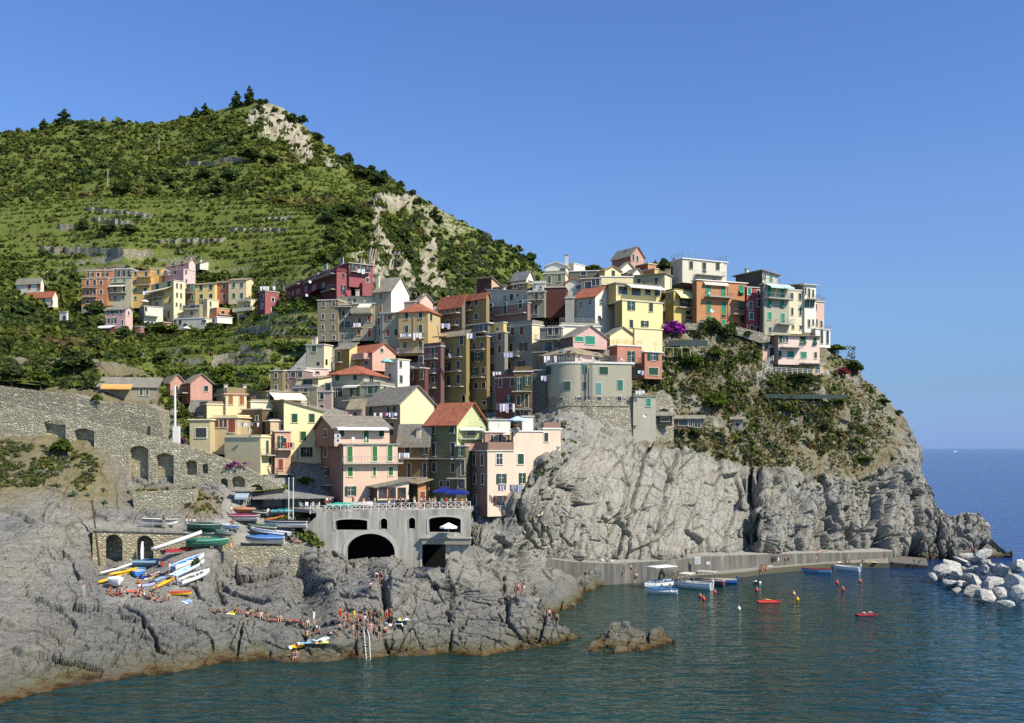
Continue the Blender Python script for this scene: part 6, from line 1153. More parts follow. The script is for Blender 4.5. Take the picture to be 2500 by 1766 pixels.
def hill_wall(x0, y0, x1, y1, h, label):
    n = max(4, int((x1 - x0) / 7)); P3 = [hit(x0 + (x1 - x0) * i / n, y0 + (y1 - y0) * i / n + 1.2 * math.sin(i * 1.3)) for i in range(n + 1)]; m = MB(); vs = []
    for p in P3: hh = h * rnd.uniform(.8, 1.15); vs += [p + Vector((0, -.5, -1)), p + Vector((0, -.35, hh)), p + Vector((0, .5, hh)), p + Vector((0, .6, -1))]
    m.add(vs, [(4 * i + j, 4 * i + (j + 1) % 4, 4 * i + 4 + (j + 1) % 4, 4 * i + 4 + j) for i in range(n) for j in range(4)] + [(0, 1, 2, 3), (4 * n, 4 * n + 3, 4 * n + 2, 4 * n + 1)])
    tag(m.build('terrace_wall', stone('dark'), None, P3[0]), label, 'stone wall', 'dry stone walls of the vineyard', 'thing')
for a in [(211, 513, 373, 531, 1.6, 'upper long vineyard wall left of the big dark round tree'), (226, 539, 324, 552, 2.0, 'vineyard wall above the dark hedge trees'), (140, 558, 184, 564, 2.2, 'short vineyard wall left of the lone dark round tree'), (98, 617, 373, 626, 2.4, 'longest vineyard wall just above the upper village row'), (440, 402, 537, 404, 1.8, 'highest vineyard wall below the summit, left'), (540, 393, 596, 396, 2.4, 'highest vineyard wall below the summit, right'), (385, 595, 552, 588, 1.3, 'vineyard wall above the pink gabled house'), (640, 539, 716, 535, 1.2, 'vineyard wall left of the rock spurs'), (560, 562, 700, 566, 1.1, 'low vineyard wall in the middle right of the slope'), (579, 815, 663, 809, 1.3, 'vineyard wall below the pale yellow house'), (522, 879, 661, 868, 1.2, 'lower vineyard wall above the tall leafy tree'), (517, 895, 660, 885, 1.4, 'lowest vineyard wall above the tall leafy tree'), (300, 873, 368, 869, .9, 'pale wall on the bank below the pink two storey house')]: hill_wall(*a)
# ---- trees and shrubs one can tell apart
def crown_mesh(kind):
    g = lambda c, r, n, t, sq=.8, lf=.26: leafcloud(c, r, t, n, lf, sq, .45)
    if kind == 'evergreen_tree': c = [(0, 0, .1), (.5, .1, 0), (-.5, .2, .05), (.1, -.5, -.05), (-.1, .45, .2), (.2, -.1, .55), (-.35, -.3, .35)]; return g(c, [.55, .45, .48, .45, .45, .42, .38], 120, (.046, .066, .026))
    if kind == 'leafy_tree': c = [(0, 0, .1), (.55, 0, -.1), (-.5, .2, .0), (.1, -.5, -.05), (-.1, .45, .2), (.25, -.1, .55), (-.35, -.3, .3)]; return g(c, [.5, .42, .45, .42, .42, .4, .36], 120, (.075, .105, .022))
    if kind == 'pine_tree': c = [(0, 0, -.5), (.3, .1, -.25), (-.35, 0, -.2), (.1, -.2, .1), (-.15, .1, .35), (.05, 0, .7), (.25, .1, .4), (0, 0, 1.0)]; return g(c, [.5, .42, .42, .4, .36, .28, .3, .16], 100, (.052, .073, .031), .55, .3)
    if kind == 'shrub': c = [(0, 0, .1), (.5, .1, 0), (-.45, .15, .05), (.1, -.4, .05), (0, .2, .4)]; return g(c, [.55, .45, .48, .42, .4], 130, (.062, .092, .02))
    if kind == 'dark_shrub': c = [(0, 0, .1), (.5, .1, 0), (-.45, .15, .05), (.1, -.4, .05), (0, .2, .4)]; return g(c, [.55, .45, .48, .42, .4], 130, (.046, .066, .024))
    if kind == 'bougainvillea': c = [(0, 0, .2), (.55, .1, .1), (-.6, .1, -.15), (.2, -.3, -.25), (-.2, .2, .35)]; return g(c, [.5, .42, .42, .4, .36], 150, (.20, .025, .26), .8, .22)
    if kind == 'red_shrub': c = [(0, 0, .1), (.5, .1, 0), (-.45, .15, .05), (.1, -.4, .05), (0, .2, .4)]; return g(c, [.55, .45, .48, .42, .4], 120, (.15, .035, .045))
    if kind == 'wispy_tree': c = [(0, 0, .2), (.25, 0, .6), (-.25, 0, .5), (.3, 0, -.1), (-.2, 0, -.2)]; return g(c, [.4, .3, .3, .35, .35], 40, (.12, .125, .085), 1.1, .18)
_proto = {}
def plant(kind, px, py, rpx, label, group=None, cat=None, high=1.0, wide=1.0, lift=.55):
    p = hit(px, py); r = rpx * p.y / F
    if kind not in _proto:
        V, Fq, T = crown_mesh(kind); e = empty(kind, p)
        cm = np_mesh('crown' if 'tree' in kind else 'foliage', V, Fq, LEAF, {'tint': T}); cm.parent = e
        m = MB()
        for k in range(1 if 'tree' in kind else 4):
            a = k * 1.7; b = Vector((.18 * math.cos(a), .18 * math.sin(a), 0)) if 'tree' not in kind else Vector((0, 0, 0))
            q = [b * .3 + Vector((0, 0, -1.3)), b + Vector((.04, .02, -.6)), b * 2 + Vector((-.03, .04, .2))]
            m.bar(q[0], q[1], .075 if 'tree' in kind else .03, 6, 0, .055 if 'tree' in kind else .025); m.bar(q[1], q[2], .055 if 'tree' in kind else .025, 6, 0, .02)
            for t_ in (0, 1, 2): d = Vector((math.cos(a + t_ * 2.1), math.sin(a + t_ * 2.1), .8)) * .4; m.bar(q[1] + UP * .1 * t_, q[1] + UP * .1 * t_ + d, .028, 5, 0, .01)
        m.build('trunk' if 'tree' in kind else 'stems', plain('#5b5044', .9, .1, 'bark'), e)
        _proto[kind] = e; o = e
    else: o = copy_tree(_proto[kind])
    o.location = p + UP * r * lift; o.rotation_euler = (0, 0, rnd.uniform(0, 6.28)); o.scale = (r * wide, r * wide, r * high)
    return tag(o, label, cat or ('tree' if 'tree' in kind else 'shrub'), group)
HT, CT = 'trees on the hill', 'shrubs on the cliff'
for a in [
 ('pine_tree', 108, 318, 17, 'thin crowned pine first on the left skyline of the hill'), ('pine_tree', 158, 306, 24, 'large spreading pine on the left skyline of the hill', 1.0, 1.2), ('pine_tree', 478, 288, 16, 'left one of two tall pines on the skyline below the summit'), ('pine_tree', 501, 278, 18, 'right one of two tall pines on the skyline below the summit'),
 ('pine_tree', 577, 262, 24, 'tall pine left of the rocky summit'), ('pine_tree', 609, 255, 24, 'highest pine on the summit beside the bare rocks', 1.2), ('evergreen_tree', 634, 258, 12, 'dark bush on the summit edge above the bare rocks'), ('evergreen_tree', 648, 254, 9, 'small flat tree on the top of the bare summit rocks'), ('evergreen_tree', 712, 300, 17, 'dark round tree on the right shoulder of the summit crag'), ('evergreen_tree', 738, 300, 16, 'dark round tree at the right edge of the summit crag'),
 ('evergreen_tree', 776, 345, 15, 'dark tree on the skyline below the summit crag'), ('evergreen_tree', 848, 402, 18, 'dark tree standing on the notch of the right skyline', 1.3), ('evergreen_tree', 907, 418, 13, 'round tree on the middle of the right skyline'), ('evergreen_tree', 936, 432, 14, 'dark tree next to the round one on the right skyline'), ('evergreen_tree', 978, 455, 13, 'small dark tree farther down the right skyline'), ('evergreen_tree', 1008, 478, 11, 'low dark tree above the grassy part of the right skyline'),
 ('pine_tree', 1062, 540, 22, 'dark layered pine alone on the right flank of the hill', .9, 1.1), ('evergreen_tree', 1070, 552, 14, 'dark tree just under the layered pine on the right flank'), ('evergreen_tree', 1265, 612, 15, 'dark tree near the lower end of the right skyline'), ('evergreen_tree', 1296, 634, 17, 'last dark tree where the skyline meets the village roofs'),
 ('evergreen_tree', 530, 480, 28, 'big dark round tree in the middle of the hillside'), ('evergreen_tree', 560, 445, 24, 'dark tree above the big dark round one on the hillside'), ('evergreen_tree', 500, 440, 22, 'dark tree left of the upper hillside terraces'), ('evergreen_tree', 415, 450, 18, 'dark tree left of the middle of the hillside', .9), ('evergreen_tree', 300, 478, 24, 'dark wide tree below the lower utility pole', .9, 1.3), ('evergreen_tree', 372, 480, 18, 'dark tree between the utility pole and the big round tree'),
 ('evergreen_tree', 202, 565, 20, 'dark round tree alone on the lower terraces'), ('evergreen_tree', 268, 572, 18, 'left half of a long dark hedge tree on the lower terraces', .8, 1.5), ('evergreen_tree', 318, 572, 18, 'right half of a long dark hedge tree on the lower terraces', .8, 1.4), ('evergreen_tree', 610, 395, 26, 'dark wood tree below the summit crag', .8, 1.3), ('evergreen_tree', 660, 400, 20, 'dark wood tree under the right side of the summit crag', .8, 1.2),
 ('evergreen_tree', 880, 440, 26, 'large dark tree on the ridge above the rock spurs', .9, 1.2), ('evergreen_tree', 920, 455, 24, 'large dark tree right on top of the rock spurs', .9, 1.2), ('evergreen_tree', 725, 470, 16, 'dark tree on the edge of the upper vineyard'), ('evergreen_tree', 800, 550, 24, 'dark tree left of the rock spurs'), ('evergreen_tree', 848, 530, 24, 'dark tree touching the rock spurs on the left', 1.0, 1.2), ('evergreen_tree', 805, 595, 24, 'dark tree over the vineyard left of the rock spurs'), ('evergreen_tree', 858, 610, 22, 'dark tree under the rock spurs above the big red building'), ('leafy_tree', 790, 640, 20, 'light green tree behind the big red building', 1.0, 1.2), ('leafy_tree', 765, 655, 15, 'light green bushy tree at the left shoulder of the big red building'),
 ('evergreen_tree', 985, 590, 22, 'dark tree in the gully between the two rock spurs', 1.3), ('evergreen_tree', 1000, 640, 20, 'dark tree low in the gully between the two rock spurs', 1.2), ('wispy_tree', 1010, 720, 24, 'bare grey tree behind the white gabled house')]:
    plant(a[0], a[1], a[2], a[3], a[4], HT, None, *(a[5:] or (1.0,)))
for a in [
 ('leafy_tree', 326, 792, 22, 'green tree between the pink house and the small red shed'), ('dark_shrub', 232, 770, 26, 'dark bush left of the pink two storey house', 1.0, 1.2), ('dark_shrub', 300, 830, 26, 'dark bush below the pink two storey house'), ('leafy_tree', 400, 822, 30, 'wide dark green tree below the dark red house', .7, 1.4), ('evergreen_tree', 520, 815, 20, 'dark tree under the bright white terrace block', .9, 1.3), ('leafy_tree', 570, 756, 15, 'tree between the orange house and the pale yellow house', 1.3), ('leafy_tree', 625, 718, 10, 'small bush beside the cream house gable'),
 ('evergreen_tree', 180, 918, 50, 'big dark tree overhanging the orange awning of the long low stone house', .9), ('evergreen_tree', 30, 935, 34, 'dark tree at the far left above the dry stone wall', .8, 1.3), ('leafy_tree', 100, 940, 26, 'light green bush left of the big overhanging tree', .8, 1.2), ('shrub', 238, 985, 17, 'bright green bush in front of the long low stone house'), ('leafy_tree', 548, 948, 36, 'tall leafy tree right of the pink gabled pair of houses', 1.2), ('leafy_tree', 448, 1022, 18, 'green bush beside the white mast', 1.3), ('shrub', 150, 1112, 34, 'large round green bush on the bank below the blind arches', .9), ('dark_shrub', 478, 1385, 14, 'fig bush growing in the corner of the dark ramp side wall', 1.5),
 ('leafy_tree', 868, 705, 22, 'green and rusty tree in front of the big red building'), ('shrub', 745, 1185, 20, 'green plant on the restaurant pavilion roof edge', .7, 1.2), ('evergreen_tree', 395, 885, 20, 'dark tree on the lower vineyard edge', .8, 1.3), ('leafy_tree', 120, 830, 22, 'light green tree on the scrubby bank at the left edge'), ('evergreen_tree', 230, 860, 26, 'dark tree on the bank above the big overhanging tree'), ('leafy_tree', 310, 880, 24, 'yellow green tree left of the lower vineyard'), ('evergreen_tree', 700, 865, 20, 'dark tree on the vineyard left of the grey cream house')]:
    plant(a[0], a[1], a[2], a[3], a[4], 'trees around the village', None, *(a[5:] or (1.0,)))
for a in [
 ('bougainvillea', 1648, 822, 34, 'large purple bougainvillea beside the rounded cream block', .9), ('shrub', 1650, 850, 14, 'green bush below the purple bougainvillea', .8, 1.4), ('dark_shrub', 1740, 818, 30, 'dark hanging shrub under the orange house', 1.2), ('dark_shrub', 1778, 830, 28, 'dark hanging shrub left of the garden wall end', 1.2), ('dark_shrub', 1818, 830, 22, 'dark shrub under the crimson house'), ('shrub', 1745, 880, 26, 'green creeper clump below the hanging shrubs', 1.2), ('shrub', 1690, 900, 28, 'green creeper clump right of the salmon end block', 1.1, 1.2), ('shrub', 1600, 932, 22, 'green bushes above the grey concrete block', .7, 1.8),
 ('shrub', 1745, 1010, 42, 'biggest round green bush on the cliff beside the timber shacks', .9), ('shrub', 1925, 1015, 24, 'bright green bush in the middle of the cliff', 1.1), ('shrub', 2048, 992, 22, 'bright green bush at the right end of the long netting fence', .9), ('red_shrub', 2058, 922, 20, 'dark red flowering shrub right of the villa railing', 1.1), ('red_shrub', 2020, 846, 8, 'small purple flower bush under the white pavilion base'), ('shrub', 2040, 862, 22, 'green bush on the corner below the white pavilion base', .8, 1.3), ('dark_shrub', 2088, 915, 24, 'dark green shrub on the edge right of the red flowering shrub', 1.2), ('wispy_tree', 2078, 878, 24, 'grey feathery tamarisk on the edge against the sky', 1.2), ('dark_shrub', 1955, 935, 24, 'dark green shrub below the villa terrace', .7, 1.6), ('shrub', 1882, 945, 14, 'small green bush under the villa stair'), ('shrub', 2115, 1130, 16, 'low bright green bush far right on the dry cliff slope', .7, 1.6), ('dark_shrub', 2160, 990, 14, 'grey green bush on the right edge of the cliff', .8, 1.2), ('dark_shrub', 2195, 1015, 11, 'last small bush on the right edge of the cliff'), ('dark_shrub', 1700, 1070, 18, 'dark bush hanging above the smooth slab', .9, 1.3)]:
    plant(a[0], a[1], a[2], a[3], a[4], CT, None, *(a[5:] or (1.0,)))
for a in [('leafy_tree', 1445, 652, 22, 'low garden trees on the crest left of the highest pink house', .7, 1.6), ('pine_tree', 1600, 640, 15, 'pine right of the highest pink house'), ('evergreen_tree', 1622, 640, 18, 'dark tree between the highest pink house and the white crest house', 1.2), ('pine_tree', 1645, 636, 16, 'pine touching the white crest house')]:
    plant(a[0], a[1], a[2] + 20, a[3], a[4], 'trees on the village crest', None, *(a[5:] or (1.0,)))
# agaves
def agave(px, py, rpx, label, group):
    p = hit(px, py); r = rpx * p.y / F
    if 'agave' not in _proto:
        m = MB()
        for k in range(26):
            a = k * 2.4; e = .25 + 1.15 * (k / 26); d = Vector((math.cos(a) * math.cos(e), math.sin(a) * math.cos(e), math.sin(e))); s_ = Vector((-math.sin(a), math.cos(a), 0)); L_ = 1.05 - .25 * k / 26
            mid = d * L_ * .45 + UP * .1; tip = d * L_ - UP * .12 * math.cos(e); w_ = .085; t_ = s_.cross(d) * .03
            m.add([s_ * w_ * .8, -s_ * w_ * .8, mid - s_ * w_, mid + s_ * w_, tip, mid - t_ * 1.5], [(0, 1, 5), (1, 2, 5), (2, 4, 5), (4, 3, 5), (3, 0, 5), (0, 3, 2, 1), (3, 4, 2)])
        o = m.build('agave', plain('#7d8b72', .55, .3, 'agave_leaf'), None, (0, 0, 0)); _proto['agave'] = o
    else: o = _proto['agave'].copy(); COL.objects.link(o)
    o.location = p; o.scale = (r, r, r); o.rotation_euler = (0, 0, rnd.uniform(0, 6)); return tag(o, label, 'agave', group)
for i, (x, y, r, l) in enumerate([(98, 1160, 20, 'agave at the left edge below the large round bush'), (138, 1162, 19, 'agave under the large round bush'), (166, 1142, 15, 'agave at the right foot of the large round bush'), (180, 1212, 22, 'largest agave on the rocky bank left'), (214, 1212, 13, 'small agave right of the largest one'), (252, 1200, 16, 'agave beside the pale rock outcrop'), (256, 1230, 16, 'agave lowest on the bank by the pale rock outcrop'), (314, 1205, 15, 'agave in front of the masonry block wall')]): agave(x, y, r, l, 'agaves on the left bank')
for x, y, r, l in [(1848, 1050, 11, 'agave above the smooth slab left of a twin'), (1946, 1055, 12, 'agave right of the bright green cliff bush'), (2020, 1040, 11, 'agave below the netting fence end'), (2150, 1000, 9, 'agave on the right cliff edge'), (2075, 1110, 12, 'agave in the dry heather right'), (2025, 1125, 10, 'agave low in the dry heather'), (2095, 1060, 10, 'agave on the bare rib of the cliff'), (1910, 1045, 12, 'agave under the bright green cliff bush')]: agave(x, y, r, l, 'agaves on the cliff')
def flowers(px, py, wpx, hpx, label, col=(.2, .025, .22), n=14):
    p = hit(px, py); s_ = p.y / F; C = [(rnd.uniform(-.5, .5) * wpx * s_, rnd.uniform(-.3, .3) * hpx * s_, rnd.uniform(0, .6) * hpx * s_) for _ in range(n)]
    V, Fq, T = leafcloud(C, hpx * s_ * .45, col, 26, .3, .8, .5); T[::3] *= np.array([.4, 2.5, .2])
    o = np_mesh('flowering_shrub', V, Fq, LEAF, {'tint': T}); o.location = p; tag(o, label, 'shrub', 'flowering shrubs')
flowers(583, 1142, 58, 16, 'purple flowers along the foot of the long cream wall'); flowers(443, 1082, 14, 18, 'purple flowers beside the white mast', n=6); flowers(182, 768, 22, 10, 'small purple flower patch in the bushes below the orange house', n=6)
# ---------------------------------------------------------------- boats
def pm(c, r=.5): return plain(c, r, .35, 'boat_paint')
def hull_mesh(L, B, H, sheer=.3, stern=.75, n=10):
    V = []; Fo = []; K = 6
    prof = []
    for i in range(n + 1):
        t = i / n; b = B / 2 * (stern + (1 - stern) * min(1, t / .4) if t < .4 else max(.02, 1 - ((t - .4) / .6) ** 2.2)); z1 = H * (1 + sheer * max(0, t - .5) ** 2 * 4 * .5 + .08 * (1 - t)); z0 = H * .55 * max(0, (t - .75) / .25) ** 2
        prof.append((L * (t - .5), b, z0, z1))
    return prof
def boat(label, loc, L, B, H, head, out, inn='#cfc9ba', rim='#e6e2d8', cover=None, motor=None, thw='#a98d62', canopy=None, stripe=None, group=None, name='boat', cat='boat', roll=0, fend=()):
    e = empty(name, loc, label, cat, group); e.rotation_euler = (R(roll), 0, R(head)); prof = hull_mesh(L, B, H)
    def rings(inset, zf):
        out_ = []
        for x, b, z0, z1 in prof:
            b = max(.01, b - inset); z0 = z0 + zf; out_.append([(x, -b, z1), (x, -b * .93, z0 + (z1 - z0) * .5), (x, -b * .6, z0 + (z1 - z0) * .12), (x, 0, z0), (x, b * .6, z0 + (z1 - z0) * .12), (x, b * .93, z0 + (z1 - z0) * .5), (x, b, z1)])
        return out_
    m = MB(); A = rings(0, 0); N = len(A)
    for mi, rr in ((0, A), (1, rings(.06, .1))):
        base = len(m.v); m.v += [p for r_ in rr for p in r_]
        for i in range(N - 1):
            for j in range(6): m.f.append((base + i * 7 + j, base + i * 7 + j + 1, base + (i + 1) * 7 + j + 1, base + (i + 1) * 7 + j)); m.m.append(2 if (mi == 0 and stripe and j in (0, 5)) else mi)
        m.f.append(tuple(base + j for j in range(7))); m.m.append(mi)
    m.build('hull', [pm(out), pm(inn), pm(stripe or out)], e)
    m = MB()
    for s_ in (-1, 1): m.tube([(x, s_ * b, z1) for x, b, z0, z1 in prof], .055, 5)
    m.bar((prof[0][0], -prof[0][1], prof[0][3]), (prof[0][0], prof[0][1], prof[0][3]), .055, 5); m.build('gunwale', pm(rim), e)
    if cover:
        m = MB(); n = len(prof); vs = []
        for k, (x, b, z0, z1) in enumerate(prof):
            hh = z1 + .28 * math.sin(math.pi * min(1, (k + .6) / n)) + .05 * math.sin(k * 2.2); vs += [(x, -b - .05, z1 - .22), (x, -b - .04, z1 + .05), (x, -b * .45, z1 + (hh - z1) * .75), (x, 0, hh), (x, b * .45, z1 + (hh - z1) * .7), (x, b + .04, z1 + .05), (x, b + .05, z1 - .22)]
        fs = [(i * 7 + j, i * 7 + j + 1, i * 7 + j + 8, i * 7 + j + 7) for i in range(n - 1) for j in range(6)] + [tuple(range(7))]
        m.add(vs, fs); m.build('tarpaulin', plain(cover, .7, .2, 'tarpaulin'), e)
    elif name == 'boat':
        for t_ in (.22, .5, .7):
            x, b, z0, z1 = prof[int(t_ * 10)]; m = MB(); m.box((x, 0, z1 - .14), .24, 2 * b - .14, .05); m.build('thwart', pm(thw), e)
    if motor:
        m = MB(); x = prof[0][0]; z = prof[0][3]; m.box((x - .12, 0, z + .28), .34, .3, .42); m.ball((x - .12, 0, z + .46), .2, .17, .14); m.box((x - .14, 0, z - .25), .14, .1, .8); m.box((x - .2, 0, z - .6), .34, .05, .12); m.build('outboard_motor', pm(motor, .35), e)
    if canopy:
        x0, x1, hgt, col = canopy; b = B / 2 - .12
        for x in (x0, (x0 + x1) / 2, x1):
            for s_ in (-1, 1): m = MB(); m.bar((x, s_ * b, H * .9), (x, s_ * b, H + hgt), .04, 5); m.build('canopy_post', METAL, e)
        m = MB(); m.box(((x0 + x1) / 2, 0, H + hgt + .04), x1 - x0 + .5, B + .1, .09); m.box(((x0 + x1) / 2, 0, H + hgt - .02), x1 - x0 + .2, B - .2, .06); m.build('canopy_roof', pm(col), e)
    for x, s_ in fend: m = MB(); m.ball((x, s_ * (B / 2 + .1), H * .75), .17, .14, .22); m.build('fender', pm('#e6e4de'), e)
    return e
def afloat(px, py): return Vector((at(px, py, wy(py)).x, wy(py), -.12))
RB, WB = 'boats pulled up on the ramp', 'boats in the harbour'
def settle(e, L):
    d = Vector((math.cos(e.rotation_euler.z), math.sin(e.rotation_euler.z), 0)) * L * .4; a, b = drop(e.location - d, 2.5), drop(e.location + d, 2.5)
    if abs(b.z - a.z) < L * (.16 if e.location.y > 128 else .45): e.rotation_euler.y = -math.atan2(b.z - a.z, .8 * L); e.location.z = max(e.location.z - .1, (a.z + b.z) / 2 + .06)
    return e
def ashore(px, py): return hit(px, py) + UP * .12
for lab, px, py, L, B, H, hd, out, kw in [
 ('white and grey dinghy with a bright blue tarpaulin on the ramp edge', 648, 1330, 5.7, 2.0, .95, 174, '#d9d7d0', dict(cover='#3f74b8', motor='#2c2c2c', stripe='#8f8f8c')), ('green hulled white boat behind the blue tarpaulin dinghy', 660, 1309, 6.2, 2.0, .8, 172, '#5b6f66', dict(inn='#dedbd2', rim='#e8e6e0', motor='#3a3a3a', stripe='#e8e6e0')), ('long white boat with black cover highest on the right of the ramp', 698, 1296, 6.6, 2.1, .85, 170, '#e2e0da', dict(cover='#34383c', motor='#2c2c2c')), ('dark green covered boat between the white ones on the ramp', 640, 1297, 4.2, 1.6, .6, 172, '#4c5a54', dict(cover='#3d5248')),
 ('grey boat with a maroon tarpaulin by the boat shed', 588, 1274, 5.2, 1.9, .8, 176, '#bcbab4', dict(cover='#7a3148', stripe='#d8d6d0')), ('small boat with orange and brown cover in front of the boat shed', 592, 1254, 3.6, 1.5, .6, 170, '#9a6a44', dict(cover='#b5713d')), ('dark boat with a white motor beside the boat shed door', 622, 1262, 3.4, 1.5, .6, 185, '#3d4a44', dict(cover='#39443e', motor='#d8d6d0')), ('small white and pale blue dinghy left of the ramp', 567, 1296, 4.2, 1.7, .6, -48, '#dcdcd8', dict(inn='#b9cbe0', stripe='#7fa6d6')), ('small red and green dinghy left of the ramp', 541, 1306, 3.8, 1.6, .55, -52, '#c9c3b6', dict(inn='#b8433f', rim='#8fb7a6')),
 ('boat under a teal tarpaulin at the foot of the flag poles', 692, 1259, 3.8, 1.6, .6, 20, '#6f7a78', dict(cover='#2f7f84')), ('boat under a bright green tarpaulin by the ramp corner', 507, 1337, 5.4, 1.9, .9, 14, '#3d6a58', dict(cover='#2f7d62')), ('boat under a dark green tarpaulin behind the bright green one', 500, 1312, 4.4, 1.8, .9, 5, '#2f4a40', dict(cover='#2b4a3e')), ('white dinghy with dark red trim leaning by the arcade', 437, 1354, 5.0, 1.7, .6, 58, '#d5d1c6', dict(inn='#7a2f33', rim='#a8373a', stripe='#a8373a')),
 ('boat under a long steel blue tarpaulin on the beach', 368, 1385, 4.6, 1.7, .7, 18, '#4a6a80', dict(cover='#5b8299')), ('small blue dinghy with white seats pointing to the sea', 336, 1408, 3.4, 1.7, .7, -78, '#4a86c8', dict(inn='#c9d6e2', rim='#5f9bd8', thw='#e2e0d8', stripe='#3f7fc6')), ('blue and white rowing boat high on the beach', 463, 1380, 4.8, 1.6, .65, 55, '#dcdcd8', dict(inn='#3f86d0', rim='#e8e6e0', thw='#e8e6e0', stripe='#e8e6e0')), ('pale blue open boat below the blue and white rowing boat', 462, 1397, 5.0, 1.5, .5, 55, '#c9d9e2', dict(inn='#8fc4dd', thw='#dfe4e6')), ('white inflatable dinghy with grey motor on the beach', 476, 1417, 4.8, 1.9, .6, 58, '#e2e2e0', dict(inn='#b9bcc0', rim='#eeeeec', motor='#9a9c9e', stripe='#eeeeec')),
 ('white rowing boat lying on the walkway behind the grey railing', 391, 1283, 4.6, 1.5, .8, 4, '#e6e3d8', dict(stripe='#4a4a4a')), ('white open boat on the harbour terrace left', 884, 1240, 4.6, 1.7, .7, 8, '#dedbd2', dict(inn='#c2b9a2')), ('grey and white boat on the harbour terrace middle', 925, 1239, 4.8, 1.7, .75, 6, '#d5d2c8', dict(cover='#a7aeb0')), ('boat with a brown tarpaulin on the harbour terrace right', 1005, 1236, 4.2, 1.6, .7, 10, '#c9c3b4', dict(cover='#8f7458')), ('boat under a turquoise tarpaulin at the left end of the harbour terrace', 832, 1243, 4.0, 1.5, .6, 12, '#7fa89c', dict(cover='#3f9a86'))]:
    settle(boat(lab, ashore(px, py), L, B, H, hd, out, group=RB, roll=rnd.uniform(-4, 4), **kw), L)
def canoe(label, px, py, L, B, H, hd, col, group, deck=None, roll=0, name='canoe', hole=True, loc=None, pitch=0):
    e = empty(name, loc if loc is not None else hit(px, py) + UP * .05, label, name, group); e.rotation_euler = (R(roll), R(pitch), R(hd)); m = MB(); n = 12; vs = []
    for i in range(n + 1):
        t = i / n; b = B / 2 * max(.03, math.sin(math.pi * t) ** .6); z = H * (.12 + .25 * (2 * t - 1) ** 2); x = L * (t - .5); h = H * (.75 + .25 * math.sin(math.pi * t))
        vs += [(x, b * math.cos(a), z + h * (.5 + .5 * math.sin(a))) for a in [math.pi * 2 * j / 8 for j in range(8)]]
    m.add(vs, [(i * 8 + j, i * 8 + (j + 1) % 8, (i + 1) * 8 + (j + 1) % 8, (i + 1) * 8 + j) for i in range(n) for j in range(8)] + [tuple(range(8)), tuple(n * 8 + j for j in range(8))])
    m.build('hull', pm(col, .4), e, smooth=True)
    if hole: m = MB(); m.ball((0, 0, H * 1.05), .5, B * .32, .06, 10, 4); m.build('cockpit', DARK, e)
    else: m = MB(); m.bar((-L * .46, 0, H * .2), (L * .46, 0, H * .2), .04, 5); m.build('keel_strip', pm('#8f8c86'), e)
    return e
CG = 'canoes on the beach'
for a in [('yellow kayak lying in the middle of the beach', 414, 1422, 5.0, .8, .45, 60, '#e0ac22', CG), ('front yellow kayak beside the white pedal boat', 282, 1415, 4.4, .8, .45, 48, '#e0ac22', CG), ('back yellow kayak beside the white pedal boat', 302, 1400, 3.8, .75, .42, 50, '#d9a522', CG), ('narrow white kayak behind the yellow ones', 284, 1392, 4.2, .7, .35, 42, '#e2ddd0', CG), ('orange kayak lying at the foot of the flag poles', 672, 1270, 3.0, .7, .35, 14, '#c97a3a', CG)]: settle(canoe(*a), a[3])
canoe('long white upturned canoe propped up above the beach', 0, 0, 6.6, 1.3, .6, 14, '#e8e3d4', CG, None, 0, 'canoe', False, at(434, 1328, 127.5), -19)
p = hit(345, 1384); canoe('white canoe standing upright in the right arch of the arcade', 0, 0, 3.2, .95, .35, 0, '#e6e3da', CG, None, 0, 'canoe', False, p + UP * 1.75 + Vector((0, -.3, 0)), 90)
boat('white covered pedal boat on the edge of the beach', hit(283, 1432) + UP * .1, 3.0, 1.7, .8, -60, '#e2e0da', cover='#e6e4de', group=RB, name='pedal_boat', cat='pedal boat')
boat('small red and yellow inflatable boat on the rock below the beach', hit(443, 1455) + UP * .05, 2.4, 1.2, .4, 8, '#d8a92c', inn='#c0422e', rim='#c8402c', name='inflatable_boat', cat='inflatable boat', group='inflatables')
boat('blue and white tour boat with a white canopy moored at the quay', afloat(1612, 1436), 6.4, 2.5, 1.2, 212, '#e4e2dc', inn='#8fa9c8', rim='#2f3a4c', canopy=(-2.2, 1.6, 2.3, '#e8e6e2'), stripe='#e4e2dc', fend=((-1, 1), (.6, 1)), group=WB)
